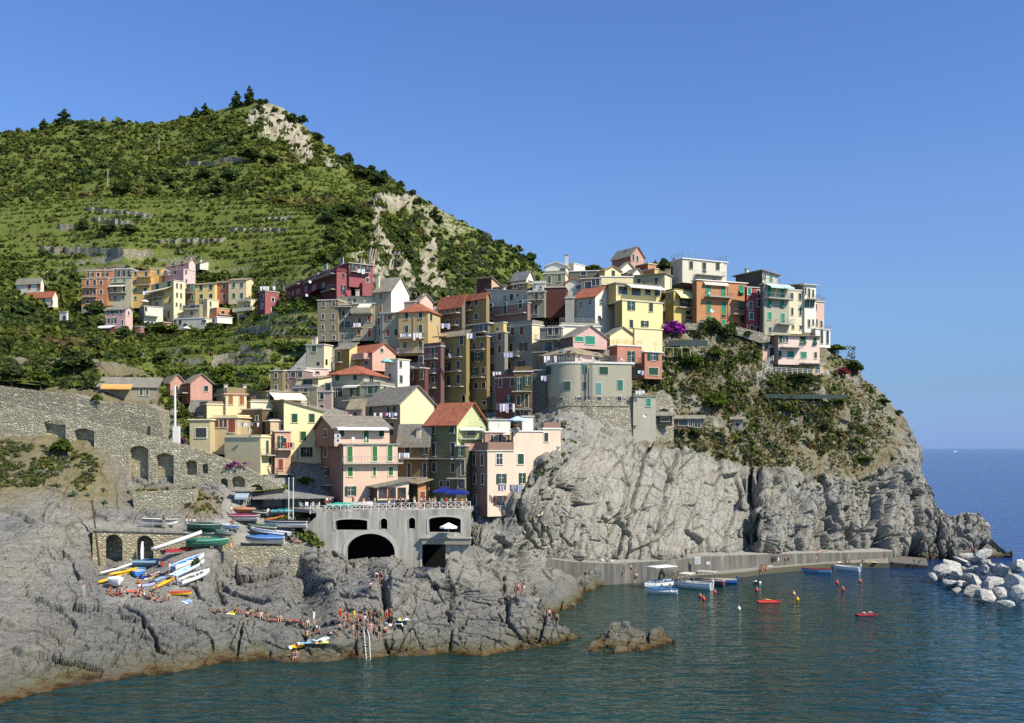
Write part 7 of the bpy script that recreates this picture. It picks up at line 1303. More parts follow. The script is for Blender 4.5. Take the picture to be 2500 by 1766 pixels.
for lab, px, py, L, B, H, hd, out, kw in [('small blue and white boat in front of the canopy tour boat', 1614, 1449, 5.0, 1.7, .85, 166, '#e6e6e2', dict(inn='#4a93d0', stripe='#e6e6e2', rim='#2f4a6a', fend=((-1.6, 1), (1.4, -1)))), ('white motor boat with two white outboards moored beside the tour boat', 1690, 1437, 6.6, 2.3, 1.1, 146, '#e4e4e2', dict(inn='#cfcfcc', motor='#dedede', canopy=(.2, 1.6, 1.3, '#ded8c4'))), ('dark hulled boat with red and yellow gear and grey awning in the harbour', 1724, 1429, 6.0, 2.1, 1.0, 150, '#4a4f52', dict(inn='#b24a36', rim='#d8d4c8', canopy=(-1.4, 1.2, 1.3, '#b9b6a8'))), ('low blue boat behind the boat with the grey awning', 1757, 1425, 5.4, 1.8, .8, 172, '#2f68b0', dict(inn='#b9b4a4', rim='#c9c4b6', motor='#2f4f80')), ('white and red service boat lying on the landing behind the tour boat', 1712, 1409, 4.6, 1.8, .8, 174, '#e2dfd8', dict(inn='#b23a34', rim='#e6e4de')),
 ('blue wooden rowing boat with red gunwale moored at the landing', 1993, 1399, 5.2, 1.7, .85, 158, '#7fa3bd', dict(inn='#6a4a34', rim='#a8473a', motor='#2a2f3a', thw='#8a6a48')), ('white motor dinghy moored right of the blue rowing boat', 2068, 1394, 4.6, 1.8, .9, 142, '#e4e4e0', dict(inn='#d5d5d0', rim='#eeeeea', motor='#dcdcd8'))]:
    boat(lab, afloat(px, py), L, B, H, hd, out, group=WB, **kw)
def lilo(px, py, L, W, hd, col, label):
    e = empty('air_mattress', afloat(px, py) + UP * .12, label, 'air mattress', 'inflatables'); e.rotation_euler = (0, 0, R(hd))
    for i in range(5): m = MB(); y = W * (i - 2) / 5; m.bar((-L / 2, y, .1), (L / 2, y, .1), W / 9, 7); m.build('tube', pm(col), e)
    m = MB(); m.bar((L * .42, -W / 2, .2), (L * .42, W / 2, .2), .13, 7); m.build('pillow', pm(col), e); return e
lilo(1876, 1471, 3.2, 1.0, 6, '#c83a30', 'bright red air mattress carrying a bather in the middle of the bay'); lilo(2114, 1503, 2.6, 1.0, 8, '#8f2438', 'crimson air mattress carrying a bather on the right of the bay')
for px, py, c, l in [(1710, 1459, '#c8452e', 'orange buoy below the white motor boat'), (1718, 1466, '#c8452e', 'orange buoy just right of another below the motor boat'), (1745, 1449, '#c8452e', 'orange buoy beside the dark hulled boat'), (1848, 1444, '#c8452e', 'orange buoy above the bright red air mattress'), (1804, 1490, '#d8d2c4', 'white and orange buoy left of the bright red air mattress'), (1938, 1453, '#d8a58c', 'pale orange buoy right of the bright red air mattress'), (1947, 1467, '#d8b422', 'yellow buoy right of the bright red air mattress'), (2044, 1426, '#c8452e', 'orange buoy below the white motor dinghy'), (2058, 1442, '#c8452e', 'orange buoy lower right of the white motor dinghy'), (2100, 1423, '#c8452e', 'orange buoy farthest right in the bay')]:
    e = empty('buoy', afloat(px, py) + UP * .1, l, 'buoy', 'mooring buoys'); m = MB(); m.ball((0, 0, .22), .26, .26, .3, 10, 7); m.build('float', pm(c), e, smooth=True); m = MB(); m.bar((0, 0, .4), (0, 0, .66), .06, 6); m.build('cap', pm('#e2ddd0'), e)
e = empty('swim_ring', afloat(1850, 1423) + UP * .1, 'black and white rubber ring floating below the quay', 'swim ring'); 
for k in range(12):
    a0, a1 = k * math.pi / 6, (k + 1) * math.pi / 6; m = MB(); m.bar((.7 * math.cos(a0), .7 * math.sin(a0), .1), (.7 * math.cos(a1), .7 * math.sin(a1), .1), .2, 7); m.build('segment', pm('#22252a' if k % 3 else '#d8d8d4'), e)
e = empty('sailing_yacht', Vector((at(2332, 1095, 6000).x, 6000, -.2)), 'tiny white yacht far out on the horizon', 'yacht'); m = MB(); m.box((0, 0, 2), 22, 5, 4); m.box((-2, 0, 5.5), 10, 4, 3); m.build('hull', WHITE, e); m = MB(); m.bar((2, 0, 4), (2, 0, 14), .4); m.build('mast', WHITE, e)

# ---------------------------------------------------------------- islet and breakwater boulders
it = [(1436, 1586), (1447, 1572), (1458, 1556), (1475, 1540), (1500, 1524), (1530, 1527), (1560, 1538), (1580, 1546), (1592, 1532), (1606, 1536), (1625, 1552), (1650, 1572)]
ib = [(1436, 1588), (1455, 1592), (1500, 1593), (1560, 1590), (1620, 1580), (1650, 1574)]
isl = Sheet(np.arange(1436, 1651, 1.5), it, ib, 70, [(x, y, wy(y)) for x, y in ib] + [(1460, 1556, 112.5), (1500, 1525, 115), (1530, 1530, 115), (1580, 1548, 114), (1600, 1535, 116.5), (1640, 1565, 114.5)])
P, X, Y_ = isl.flat(); f1, j1 = facets(P / np.array([2.2, 2, 1.2]) + 70, 1.0); f2, j2 = facets(P / .8 + 9, 1.0); d = .55 * (f1 - .5) + .22 * (f2 - .5) + .5 * fbm(P / 2.5, 4); d -= .6 * np.exp(-(segdist(X, Y_, [(1582, 1530), (1580, 1575)]) / 4) ** 2)
isl.push(d); tag(isl.build('islet', ROCK, np.zeros((len(d), 3)), back=(1.5, 3.5), drop_=(.8, 4), low=(1, 3)), kind='structure')
BOULD = rockmat('boulder_rock', ['#b5b2a8', '#cac6bb', '#a29f95', '#d5d1c6', '#87847a', '#dedad0'], (.4, .2, .1), False)
bl = {}
def boulder(px, py, wpx, hpx, tone, label):
    s_ = at(px, py, 1).y; Y = wy(min(1500, max(1386, py + hpx * .5 + 4))) + 0; k = rnd.randrange(6)
    if k not in bl:
        bm = bmesh.new(); bmesh.ops.create_icosphere(bm, subdivisions=2, radius=1)
        Vv = np.array([v.co[:] for v in bm.verts]); rr = np.random.default_rng(k + 3)
        pl = rr.normal(size=(13, 3)); pl /= np.linalg.norm(pl, axis=1)[:, None]; off = rr.uniform(.32, .75, 13)
        sc = np.min(np.where((Vv @ pl.T) > .05, off[None] / np.maximum(Vv @ pl.T, .05), 9), axis=1); Vv = Vv * np.minimum(1, sc)[:, None]; Vv *= 1 + .05 * fbm(Vv * 3 + k, 3)[:, None]
        for v, c in zip(bm.verts, Vv): v.co = c
        me = bpy.data.meshes.new('boulder'); bm.to_mesh(me); bm.free(); me.materials.append(BOULD); bl[k] = me
    o = bpy.data.objects.new('boulder', bl[k]); COL.objects.link(o); o.location = at(px, py, Y); r = Y / F
    o.scale = (wpx * rnd.uniform(.9, 1.25) * r, wpx * rnd.uniform(.55, .8) * r, hpx * rnd.uniform(.75, 1.0) * r); o.rotation_euler = (rnd.uniform(-.5, .5), rnd.uniform(-.6, .6), rnd.uniform(0, 6)); tag(o, label, 'boulder', 'breakwater boulders')
bx = [(2276, 1411, 24, 14), (2296, 1408, 26, 16), (2318, 1398, 40, 22), (2340, 1408, 34, 22), (2322, 1425, 30, 18), (2348, 1428, 26, 20), (2368, 1418, 30, 22), (2300, 1385, 26, 12), (2325, 1378, 36, 18), (2352, 1372, 34, 16), (2380, 1362, 40, 18), (2392, 1350, 34, 16), (2405, 1374, 34, 20), (2372, 1392, 36, 22), (2402, 1396, 30, 22), (2388, 1424, 34, 34), (2410, 1432, 30, 30), (2432, 1420, 36, 32), (2366, 1440, 26, 22), (2392, 1450, 30, 26), (2416, 1462, 32, 26), (2440, 1455, 34, 30), (2428, 1388, 34, 22), (2450, 1400, 36, 26), (2470, 1430, 40, 34), (2490, 1460, 40, 30), (2345, 1390, 26, 16), (2308, 1420, 20, 14), (2335, 1442, 22, 14), (2460, 1475, 34, 26), (2480, 1385, 40, 28)]
for i, (x, y, w_, h_2) in enumerate(bx): boulder(x, y, w_, h_2, 0, 'pale angular boulder heaped in the breakwater at the right edge')

# ---------------------------------------------------------------- people
SKIN = ['#ab8870', '#98745c', '#bd9c86', '#80614e']
def joints(pose):
    """joint positions in metres, the figure looks towards -Y, feet or seat at z = 0"""
    J = dict(pelvis=(0, 0, .93), waist=(0, 0, 1.08), chest=(0, 0, 1.3), neck=(0, 0, 1.47), head=(0, -.02, 1.6), top=(0, -.01, 1.7))
    hip, sh = .09, .19
    for s_, k in ((-1, 'r'), (1, 'l')):
        J['hip' + k] = (s_ * hip, 0, .88); J['knee' + k] = (s_ * .1, -.02, .48); J['ank' + k] = (s_ * .11, .02, .07); J['toe' + k] = (s_ * .13, -.13, .03)
        J['sh' + k] = (s_ * sh, 0, 1.4); J['elb' + k] = (s_ * .26, .03, 1.12); J['wri' + k] = (s_ * .27, -.06, .88)
    def up(d): J.update(d)
    if pose == 'hips':
        for s_, k in ((-1, 'r'), (1, 'l')): up({'elb' + k: (s_ * .38, .06, 1.17), 'wri' + k: (s_ * .19, -.06, 1.0)})
    if pose == 'raise': up(dict(elbl=(.3, -.04, 1.6), wril=(.42, -.06, 1.84)))
    if pose == 'walk': up(dict(kneel=(.1, -.18, .5), ankl=(.1, -.2, .07), toel=(.1, -.36, .03), kneer=(-.1, .04, .48), ankr=(-.1, .24, .1), toer=(-.1, .12, .03), elbr=(-.24, -.12, 1.14), wrir=(-.22, -.28, .98), elbl=(.25, .16, 1.14), wril=(.25, .1, .9)))
    if pose in ('sit', 'edge', 'crouch'):
        dz = -.82 if pose != 'crouch' else -.66
        for n in ('pelvis', 'waist', 'chest', 'neck', 'head', 'top', 'shl', 'shr', 'elbl', 'elbr', 'wril', 'wrir', 'hipl', 'hipr'): x, y, z = J[n]; J[n] = (x, y + (.0 if n in ('pelvis', 'hipl', 'hipr') else -.06 * (z - .93) * 3), z + dz)
        for s_, k in ((-1, 'r'), (1, 'l')):
            if pose == 'sit': up({'knee' + k: (s_ * .13, -.38, .42), 'ank' + k: (s_ * .12, -.62, .08), 'toe' + k: (s_ * .13, -.78, .04), 'elb' + k: (s_ * .26, -.2, .42), 'wri' + k: (s_ * .14, -.42, .46)})
            if pose == 'edge': up({'knee' + k: (s_ * .12, -.46, .1), 'ank' + k: (s_ * .12, -.46, -.32), 'toe' + k: (s_ * .12, -.6, -.38), 'elb' + k: (s_ * .27, .06, .32), 'wri' + k: (s_ * .24, -.05, .08)})
            if pose == 'crouch': up({'knee' + k: (s_ * .14, -.42, .46), 'ank' + k: (s_ * .12, -.1, .07), 'toe' + k: (s_ * .14, -.26, .03), 'elb' + k: (s_ * .24, -.26, .56), 'wri' + k: (s_ * .12, -.46, .46)})
    if pose == 'lie':
        K = {}
        for n, (x, y, z) in J.items(): K[n] = (x, (1.0 - z) * 1.0, .14 + (-y) * .6)
        J = K
        up(dict(kneel=(.12, .5, .36), kneer=(-.12, .52, .16), elbl=(.34, -.1, .1), wril=(.3, .14, .08)))
    if pose == 'bend': up(dict(waist=(0, -.06, 1.05), chest=(0, -.26, 1.16), neck=(0, -.42, 1.2), head=(0, -.54, 1.18), top=(0, -.64, 1.16), shl=(.19, -.36, 1.16), shr=(-.19, -.36, 1.16), elbl=(.24, -.4, .88), wril=(.2, -.46, .64), elbr=(-.24, -.4, .88), wrir=(-.2, -.46, .62)))
    return J
_pp = {}
def person_proto(pose):
    if pose in _pp: return _pp[pose]
    J = joints(pose); V = []; E = []; Rr = []; ix = {}
    def v(n, p, r): ix[n] = len(V); V.append(Vector(p)); Rr.append(r); return ix[n]
    for n, r in (('pelvis', (.15, .115)), ('waist', (.13, .1)), ('chest', (.15, .115)), ('neck', (.055, .055)), ('head', (.085, .1)), ('top', (.06, .07))): v(n, J[n], r)
    E += [(0, 1), (1, 2), (2, 3), (3, 4), (4, 5)]
    for k in 'rl':
        a = v('hip' + k, J['hip' + k], (.09, .09)); b = v('knee' + k, J['knee' + k], (.058, .058)); c = v('ank' + k, J['ank' + k], (.04, .042)); d = v('toe' + k, J['toe' + k], (.03, .034)); E += [(0, a), (a, b), (b, c), (c, d)]
        a = v('sh' + k, J['sh' + k], (.062, .062)); b = v('elb' + k, J['elb' + k], (.042, .042)); c = v('wri' + k, J['wri' + k], (.028, .028)); E += [(2, a), (a, b), (b, c)]
        w_ = Vector(J['wri' + k]); dr = (w_ - Vector(J['elb' + k])).normalized(); sd_ = dr.cross(Vector((0, 1, 0)) if abs(dr.y) < .8 else UP).normalized()
        pa = v('palm' + k, w_ + dr * .07, (.034, .022)); E.append((c, pa))
        for i, (o_, L_) in enumerate(((-.03, .065), (-.01, .08), (.011, .075), (.03, .06))):
            f0 = v('f%s%d' % (k, i), w_ + dr * .095 + sd_ * o_, (.01, .01)); f1_ = v('g%s%d' % (k, i), w_ + dr * (.095 + L_) + sd_ * o_ * 1.15 + Vector((0, -.015, 0)), (.008, .008)); E += [(pa, f0), (f0, f1_)]
        t0_ = v('t' + k, w_ + dr * .04 - sd_ * .04, (.011, .011)); t1_ = v('u' + k, w_ + dr * .085 - sd_ * .062, (.009, .009)); E += [(c, t0_), (t0_, t1_)]
    me = bpy.data.meshes.new('body'); me.from_pydata([tuple(x) for x in V], E, []); bm = bmesh.new(); bm.from_mesh(me); ly = bm.verts.layers.skin.verify()
    for i, b in enumerate(bm.verts): b[ly].radius = Rr[i]; b[ly].use_root = (i == 0)
    bm.to_mesh(me); bm.free(); o = bpy.data.objects.new('body', me); COL.objects.link(o)
    o.modifiers.new('skin', 'SKIN').use_smooth_shade = True; sb = o.modifiers.new('sub', 'SUBSURF'); sb.levels = 1; sb.render_levels = 1
    ev = o.evaluated_get(bpy.context.evaluated_depsgraph_get()); nm = bpy.data.meshes.new_from_object(ev); bpy.data.objects.remove(o); nm.name = 'body'
    seg = [('pelvis', 'waist', 1), ('waist', 'chest', 2), ('chest', 'neck', 2), ('neck', 'head', 0), ('head', 'top', 0)] + [(a + k, b + k, m_) for k in 'rl' for a, b, m_ in (('hip', 'knee', 3), ('knee', 'ank', 0), ('ank', 'toe', 0), ('sh', 'elb', 0), ('elb', 'wri', 0), ('wri', 'palm', 0))]
    nm.materials.clear(); base = plain(SKIN[0], .6, .3, 'skin')
    for _ in range(3): nm.materials.append(base)
    P3 = {n: V[i] for n, i in ix.items()}
    for f in nm.polygons:
        c = f.center; best = (9, 0, 0)
        for a, b, m_ in seg:
            A_, B_ = P3[a], P3[b]; d = B_ - A_; t_ = max(0, min(1, (c - A_).dot(d) / d.length_squared)); q = (c - A_ - d * t_).length
            if q < best[0]: best = (q, m_, t_)
        f.material_index = 1 if best[1] == 1 or (best[1] == 3 and best[2] < .45) else (2 if best[1] == 2 and not (best[2] > .85) else 0)
    hd, tp = P3['head'], P3['top']; ax = (tp - hd).normalized(); back = Vector((0, 1, 0)) if abs(ax.y) < .7 else UP
    m = MB(); m.ball(hd + ax * .045 + back * .03, .098, .105, .1, 10, 7); m.ball(hd + back * .075 - ax * .02, .08, .05, .1, 8, 6); hair = m.build('hair', plain('#2a211b', .8, .2, 'hair'), None, None, True)
    m = MB(); fwd = -back
    m.bar(hd + fwd * .085, hd + fwd * .12 - ax * .02, .014, 5, 0, .018)
    for s_ in (-1, 1): m.ball(hd + fwd * .09 + ax * .02 + Vector((s_ * .035, 0, 0)), .012, .008, .01, 6, 4, 1); m.ball(hd + Vector((s_ * .092, 0, 0)) - ax * .01, .014, .022, .03, 6, 4, 0)
    m.box(hd + fwd * .092 - ax * .055, .045, .012, .01, 2); face = m.build('face', [base, plain('#1c1512', .4, .5, 'eyes'), plain('#8a3f38', .6, .3, 'lips')], None)
    _pp[pose] = (nm, hair.data, face.data); bpy.data.objects.remove(hair); bpy.data.objects.remove(face)
    return _pp[pose]
def person(pose, loc, hd, skin, bot, top, label, group=None, hair='#2a211b', s_=1.0):
    nm, hm, fm = person_proto(pose); e = empty('person', loc, label, 'person', group); e.rotation_euler = (0, 0, R(hd)); e.scale = (s_, s_, s_)
    sk = plain(SKIN[skin], .6, .3, 'skin')
    o = bpy.data.objects.new('body', nm); COL.objects.link(o); o.parent = e
    for i, c in enumerate((sk, plain(bot, .8, .1, 'cloth') if bot else sk, plain(top, .8, .1, 'cloth') if top else sk)): o.material_slots[i].link = 'OBJECT'; o.material_slots[i].material = c
    h = bpy.data.objects.new('hair', hm); COL.objects.link(h); h.parent = e; h.material_slots[0].link = 'OBJECT'; h.material_slots[0].material = plain(hair, .8, .2, 'hair')
    f = bpy.data.objects.new('face', fm); COL.objects.link(f); f.parent = e; f.material_slots[0].link = 'OBJECT'; f.material_slots[0].material = sk
    return e
BK, WT, NV, RD, GY, BL, OR, YL, PK, GN, TQ = '#22242a', '#dedbd4', '#2b3350', '#b23a34', '#8a8c8e', '#3f68b0', '#c97a3a', '#d8b83a', '#c98a92', '#4a7a58', '#4fa8b0'
G1, G2, G3, G4, G5, G6 = 'bathers around the ladder', 'sunbathers on the beach', 'bathers on the promontory', 'people on the quay', 'people on the terrace', 'sunbathers on the long ledge'
PE = [
 ('stand', 829, 1557, 200, 0, NV, None, 'man in navy shorts seen from behind left of the ladder', G1), ('stand', 861, 1560, 170, 2, GY, None, 'man in grey shorts standing second left of the ladder', G1), ('hips', 872, 1556, 190, 1, BK, BK, 'woman in black bikini with hands on hips left of the ladder', G1), ('stand', 883, 1559, 150, 0, NV, None, 'boy in navy shorts beside the ladder top', G1, .85), ('hips', 905, 1556, 10, 2, PK, PK, 'woman in pink swimsuit right of the ladder', G1), ('stand', 926, 1559, 20, 2, BK, BK, 'woman in black bikini rightmost by the ladder', G1),
 ('stand', 830, 1520, 30, 0, RD, RD, 'woman in red swimsuit standing behind the man in navy shorts', G1), ('stand', 852, 1533, 340, 1, OR, OR, 'woman in orange swimsuit behind the man in grey shorts', G1), ('hips', 865, 1524, 10, 1, YL, YL, 'woman in yellow swimsuit standing in the back row', G1), ('stand', 891, 1528, 190, 2, WT, BK, 'man in white shorts with a black backpack above the ladder', G1), ('hips', 904, 1524, 330, 1, OR, None, 'man in orange trunks in the back row above the ladder', G1), ('stand', 920, 1527, 20, 1, BK, BK, 'woman in black swimsuit in the back row', G1), ('stand', 931, 1521, 350, 0, GN, None, 'man in green trunks in the back row', G1), ('stand', 945, 1521, 40, 0, RD, None, 'man in red trunks at the right end of the back row', G1), ('hips', 952, 1520, 320, 1, OR, RD, 'woman in red and orange bikini at the right end of the back row', G1),
 ('raise', 766, 1526, 250, 2, WT, WT, 'person all in white with one arm raised', G1), ('sit', 751, 1528, 20, 2, NV, WT, 'person in a white and navy shirt sitting among bags', G1), ('sit', 750, 1554, 190, 0, YL, None, 'bather sitting with back turned above the blue towel', G1), ('lie', 725, 1580, 60, 1, BK, None, 'bather lying on the yellow towel', G1), ('lie', 768, 1572, 70, 0, NV, NV, 'bather lying at the end of the white towel', G1), ('edge', 716, 1606, 20, 1, BK, None, 'dark haired bather sitting at the water edge left of another', G1), ('edge', 724, 1605, 340, 2, BL, None, 'bather sitting at the water edge with feet in the sea', G1), ('lie', 697, 1519, 90, 0, BK, None, 'leftmost bather lying behind the rock rim', G1), ('lie', 721, 1519, 80, 1, RD, RD, 'bather in red lying behind the rock rim', G1),
 ('sit', 904, 1436, 40, 0, BK, WT, 'person in white top sitting on the boulders above the back row', G3), ('bend', 924, 1422, 280, 2, RD, WT, 'person in white shirt bending on the boulders', G3), ('walk', 931, 1424, 90, 0, BK, None, 'man in black trunks climbing on the boulders', G3), ('crouch', 933, 1442, 20, 2, WT, None, 'child crouching by the dark cleft in the boulders', G3),
 ('stand', 1258, 1458, 30, 0, BK, None, 'man in black trunks first of four on the promontory', G3), ('stand', 1265, 1457, 350, 2, RD, None, 'man in red trunks second of four on the promontory', G3), ('hips', 1272, 1453, 20, 1, BL, None, 'man in blue trunks third of four on the promontory', G3), ('walk', 1279, 1451, 300, 0, WT, None, 'man in white trunks last of four on the promontory', G3), ('sit', 1232, 1464, 60, 0, BK, None, 'bather sitting alone left of the four on the promontory', G3), ('crouch', 1308, 1454, 300, 3, BK, None, 'bather crouching on the crest right of the four', G3), ('stand', 1341, 1521, 40, 2, BK, PK, 'woman standing on the seaward edge of the promontory', G3), ('stand', 1359, 1531, 330, 0, BK, None, 'bather standing farthest out on the promontory', G3),
 ('stand', 204, 1457, 90, 2, TQ, None, 'boy in turquoise trunks alone on the rocks left of the beach', G2, .9), ('stand', 413, 1405, 80, 1, TQ, WT, 'man in white shirt and turquoise shorts standing on the beach', G2), ('bend', 417, 1433, 90, 2, YL, None, 'girl bending beside the yellow kayak', G2), ('stand', 382, 1448, 20, 0, RD, None, 'child in red trunks standing among the sitting crowd', G2, .7), ('sit', 340, 1428, 200, 1, RD, OR, 'bather in orange top sitting on the yellow towel', G2), ('sit', 388, 1384, 160, 0, BK, None, 'left one of two bathers sitting by the steel blue tarpaulin boat', G2), ('sit', 396, 1384, 190, 1, RD, RD, 'right one of two bathers sitting by the steel blue tarpaulin boat', G2), ('sit', 564, 1338, 200, 1, PK, YL, 'person in a flowered top sitting on the ramp edge', G2), ('stand', 565, 1262, 40, 2, GY, WT, 'person in white shirt behind the maroon covered boat', G2), ('sit', 570, 1280, 300, 1, RD, None, 'bather sitting beside the grey maroon covered boat', G2), ('sit', 712, 1325, 60, 1, BK, None, 'left one of two sunbathers beside the motor of the blue tarpaulin dinghy', G2), ('lie', 728, 1326, 80, 0, RD, None, 'right one of two sunbathers beside the motor of the blue tarpaulin dinghy', G2), ('sit', 515, 1338, 30, 2, WT, PK, 'sunbather in pale pink sitting before the green tarpaulin boat', G2),
 ('stand', 456, 1293, 190, 1, GY, WT, 'leftmost of three people in white shirts at the walkway railing', G4), ('stand', 464, 1293, 170, 0, GY, WT, 'middle one of three people in white shirts at the walkway railing', G4), ('stand', 474, 1294, 200, 2, BK, WT, 'rightmost of three people in white shirts at the walkway railing', G4), ('stand', 400, 1289, 180, 1, GY, BK, 'person in black leaning at the walkway railing by the white boat', G4),
 ('lie', 535, 1494, 90, 1, BK, None, 'leftmost sunbather on the long ledge', G6), ('lie', 560, 1496, 85, 0, BL, None, 'sunbather left of the yellow towel on the long ledge', G6), ('sit', 581, 1497, 20, 1, RD, None, 'sunbather sitting at the right end of the yellow towel', G6), ('sit', 610, 1503, 60, 0, PK, None, 'sunbather in pink trunks sitting upright on the long ledge', G6), ('sit', 626, 1508, 330, 1, BK, None, 'sunbather with dark trunks sitting beside the one in white', G6), ('sit', 637, 1509, 20, 2, WT, WT, 'sunbather in a white top on the long ledge', G6), ('lie', 668, 1517, 100, 1, RD, BL, 'sunbather in blue and red lying at the right end of the long ledge', G6),
 ('crouch', 1747, 1351, 20, 3, BK, BK, 'person in black sitting on the quay railing', G4), ('sit', 1893, 1353, 340, 1, BK, RD, 'person in red top sitting on the sea wall', G4), ('stand', 1904, 1353, 20, 1, BK, TQ, 'person wrapped in a turquoise towel on the sea wall', G4), ('stand', 1900, 1379, 40, 2, WT, WT, 'person wrapped in a white towel on the landing', G4), ('stand', 1916, 1379, 350, 1, BK, None, 'left one of two bathers in black standing on the landing', G4), ('stand', 1924, 1379, 20, 0, BK, BK, 'right one of two bathers in black standing on the landing', G4), ('edge', 1856, 1392, 20, 1, RD, None, 'left one of three bathers sitting on the landing edge', G4), ('edge', 1863, 1391, 350, 2, BK, None, 'middle one of three bathers sitting on the landing edge', G4), ('edge', 1869, 1390, 20, 0, OR, OR, 'right one of three bathers sitting on the landing edge', G4), ('stand', 1993, 1373, 10, 2, PK, None, 'child standing against the sea wall behind the blue rowing boat', G4, .75), ('lie', 2009, 1348, 90, 0, PK, None, 'sunbather stretched out on top of the sea wall', G4), ('sit', 2064, 1374, 300, 1, BK, None, 'left one of two bathers sitting on the landing near the white dinghy', G4), ('sit', 2074, 1375, 320, 0, RD, None, 'right one of two bathers sitting on the landing near the white dinghy', G4), ('sit', 2104, 1374, 60, 1, BK, None, 'bather sitting left of the yellow mat', G4), ('stand', 2159, 1369, 40, 1, BK, '#8f2a50', 'person in crimson top at the end of the landing', G4), ('bend', 2182, 1374, 60, 2, WT, WT, 'person in white bending at the dock slab', G4), ('bend', 2233, 1382, 330, 2, WT, WT, 'left one of two people in white shirts on the dock slab', G4), ('bend', 2243, 1383, 30, 1, GY, WT, 'right one of two people in white shirts on the dock slab', G4), ('stand', 2202, 1349, 350, 1, NV, WT, 'person in white shirt before the dark cave mouth', G4),
 ('stand', 1541, 1402, 30, 2, BK, None, 'man in black trunks on the steps left of the tour boat', G4), ('edge', 1525, 1396, 340, 0, BL, None, 'bather sitting on the steps under the quay', G4), ('crouch', 1553, 1412, 20, 2, WT, WT, 'person in white crouching on the rocks left of the tour boat', G4), ('stand', 1674, 1362, 30, 3, BK, BK, 'person in black walking on the quay behind the tour boat', G4), ('walk', 1688, 1361, 80, 2, NV, GY, 'person in grey top walking on the quay right of the one in black', G4), ('crouch', 1664, 1363, 60, 3, BK, BK, 'dark dressed person crouching on the quay', G4), ('sit', 1482, 1372, 20, 1, BK, WT, 'person sitting among white bags below the cliff slab', G4), ('sit', 2300, 1374, 20, 0, RD, None, 'left one of two bathers on the breakwater boulders', G4), ('sit', 2312, 1373, 340, 1, BK, RD, 'right one of two bathers on the breakwater boulders', G4), ('stand', 2368, 1357, 30, 1, RD, PK, 'person in pink top standing on the breakwater boulders', G4)]
for q in PE:
    pose, px, py, hd, sk, bo, to, lab, grp = q[:9]
    p = hit(px, py)
    if pose in ('lie',): p = p + UP * .02
    person(pose, p, hd, sk, bo, to, lab, grp, ['#2a211b', '#4a3626', '#1c1714', '#7a5a38'][(px + py) % 4], q[9] if len(q) > 9 else 1.0)
cols = [(RD, WT), (NV, WT), (BK, RD), (WT, OR), (GY, BL), (BK, WT), (NV, PK), (GY, YL), (WT, GN), (BK, TQ)]
for i, (px, Y, lab) in enumerate([(798, 145, 'person in white and red left on the terrace by the pavilion'), (806, 146, 'person in navy trousers left on the terrace by the pavilion'), (862, 147, 'person in a red top on the terrace before the pink house'), (950, 144, 'person in orange top on the terrace behind the boats'), (962, 145, 'person in a blue top on the terrace behind the boats'), (1028, 144.5, 'person in white top beside the kiosk'), (1037, 143.5, 'person in a pink top beside the kiosk'), (1048, 144, 'person in a yellow top right of the kiosk'), (1062, 145, 'person in green top left of the blue parasols'), (1078, 142.5, 'person in turquoise top at the fence below the blue parasols')]):
    bo, to = cols[i]; person(['stand', 'walk', 'hips'][i % 3], Vector((at(px, 0, Y).x, Y, zt2)), rnd.uniform(0, 360), i % 3, bo, to, lab, G5)
person('lie', afloat(1876, 1470) + UP * .28, 84, 1, YL, None, 'bather lying on the bright red air mattress'); person('lie', afloat(2114, 1502) + UP * .28, 262, 2, BK, WT, 'bather lying on the crimson air mattress')
person('stand', afloat(1553, 1459) - UP * 1.42, 20, 1, BK, None, 'swimmer with only the head above water left', 'swimmers'); person('stand', afloat(1567, 1468) - UP * 1.4, 320, 2, BK, None, 'swimmer with only the head above water nearer the islet', 'swimmers')
for i, (px, Y) in enumerate([(888, 143.2), (902, 146), (915, 143.6), (978, 145.5), (990, 143), (1012, 146.5), (1055, 142.4), (1090, 143.5), (1100, 142.6), (1112, 144), (1128, 142.6), (1138, 143.6)]):
    bo, to = cols[(i * 7 + 3) % 10]; person(['stand', 'hips', 'walk'][i % 3], Vector((at(px, 0, Y).x, Y, zt2)), rnd.uniform(0, 360), i % 3, bo, to, 'terrace visitor behind the cross braced fence, ' + ['left of the grey boat', 'right of the left parasol', 'behind the white open boat', 'before the low porch', 'by the brown tarpaulin boat', 'left beside the kiosk', 'directly before the kiosk', 'under the left parasol', 'between the two parasols', 'under the right parasol', 'right of the right parasol', 'last at the right end'][i], G5)
for i, (px, py, ps) in enumerate([(600, 1500, 'lie'), (650, 1513, 'sit'), (684, 1517, 'sit'), (708, 1519, 'lie'), (742, 1535, 'sit'), (780, 1548, 'sit'), (812, 1548, 'lie'), (840, 1545, 'stand'), (896, 1546, 'stand'), (915, 1540, 'hips'), (940, 1545, 'sit'), (965, 1538, 'sit'), (880, 1535, 'stand'), (842, 1528, 'stand')]):
    person(ps, hit(px, py), rnd.uniform(-80, 80), i % 4, cols[i % 10][0], cols[i % 10][1] if i % 3 == 0 else None, 'bather in %s trunks %s on the ledge, %s' % (['red', 'navy', 'black', 'white', 'grey', 'black', 'navy', 'grey', 'white', 'black'][i % 10], {'lie': 'lying', 'sit': 'sitting', 'stand': 'standing', 'hips': 'posing'}[ps], ['beside the pink trunks', 'right of the white top', 'by the blue lying one', 'among the lying heads', 'under the white clothed one', 'near the white towel', 'by the black bags', 'left of the ladder', 'behind the ladder', 'right behind the ladder', 'right of the back row', 'near the blue bag', 'between both rows', 'beside the black backpack'][i]), G1)
pc_ = [('sit', RD), ('sit', BK), ('lie', NV), ('sit', OR), ('crouch', BK), ('sit', PK), ('sit', GY), ('lie', RD), ('sit', TQ)]
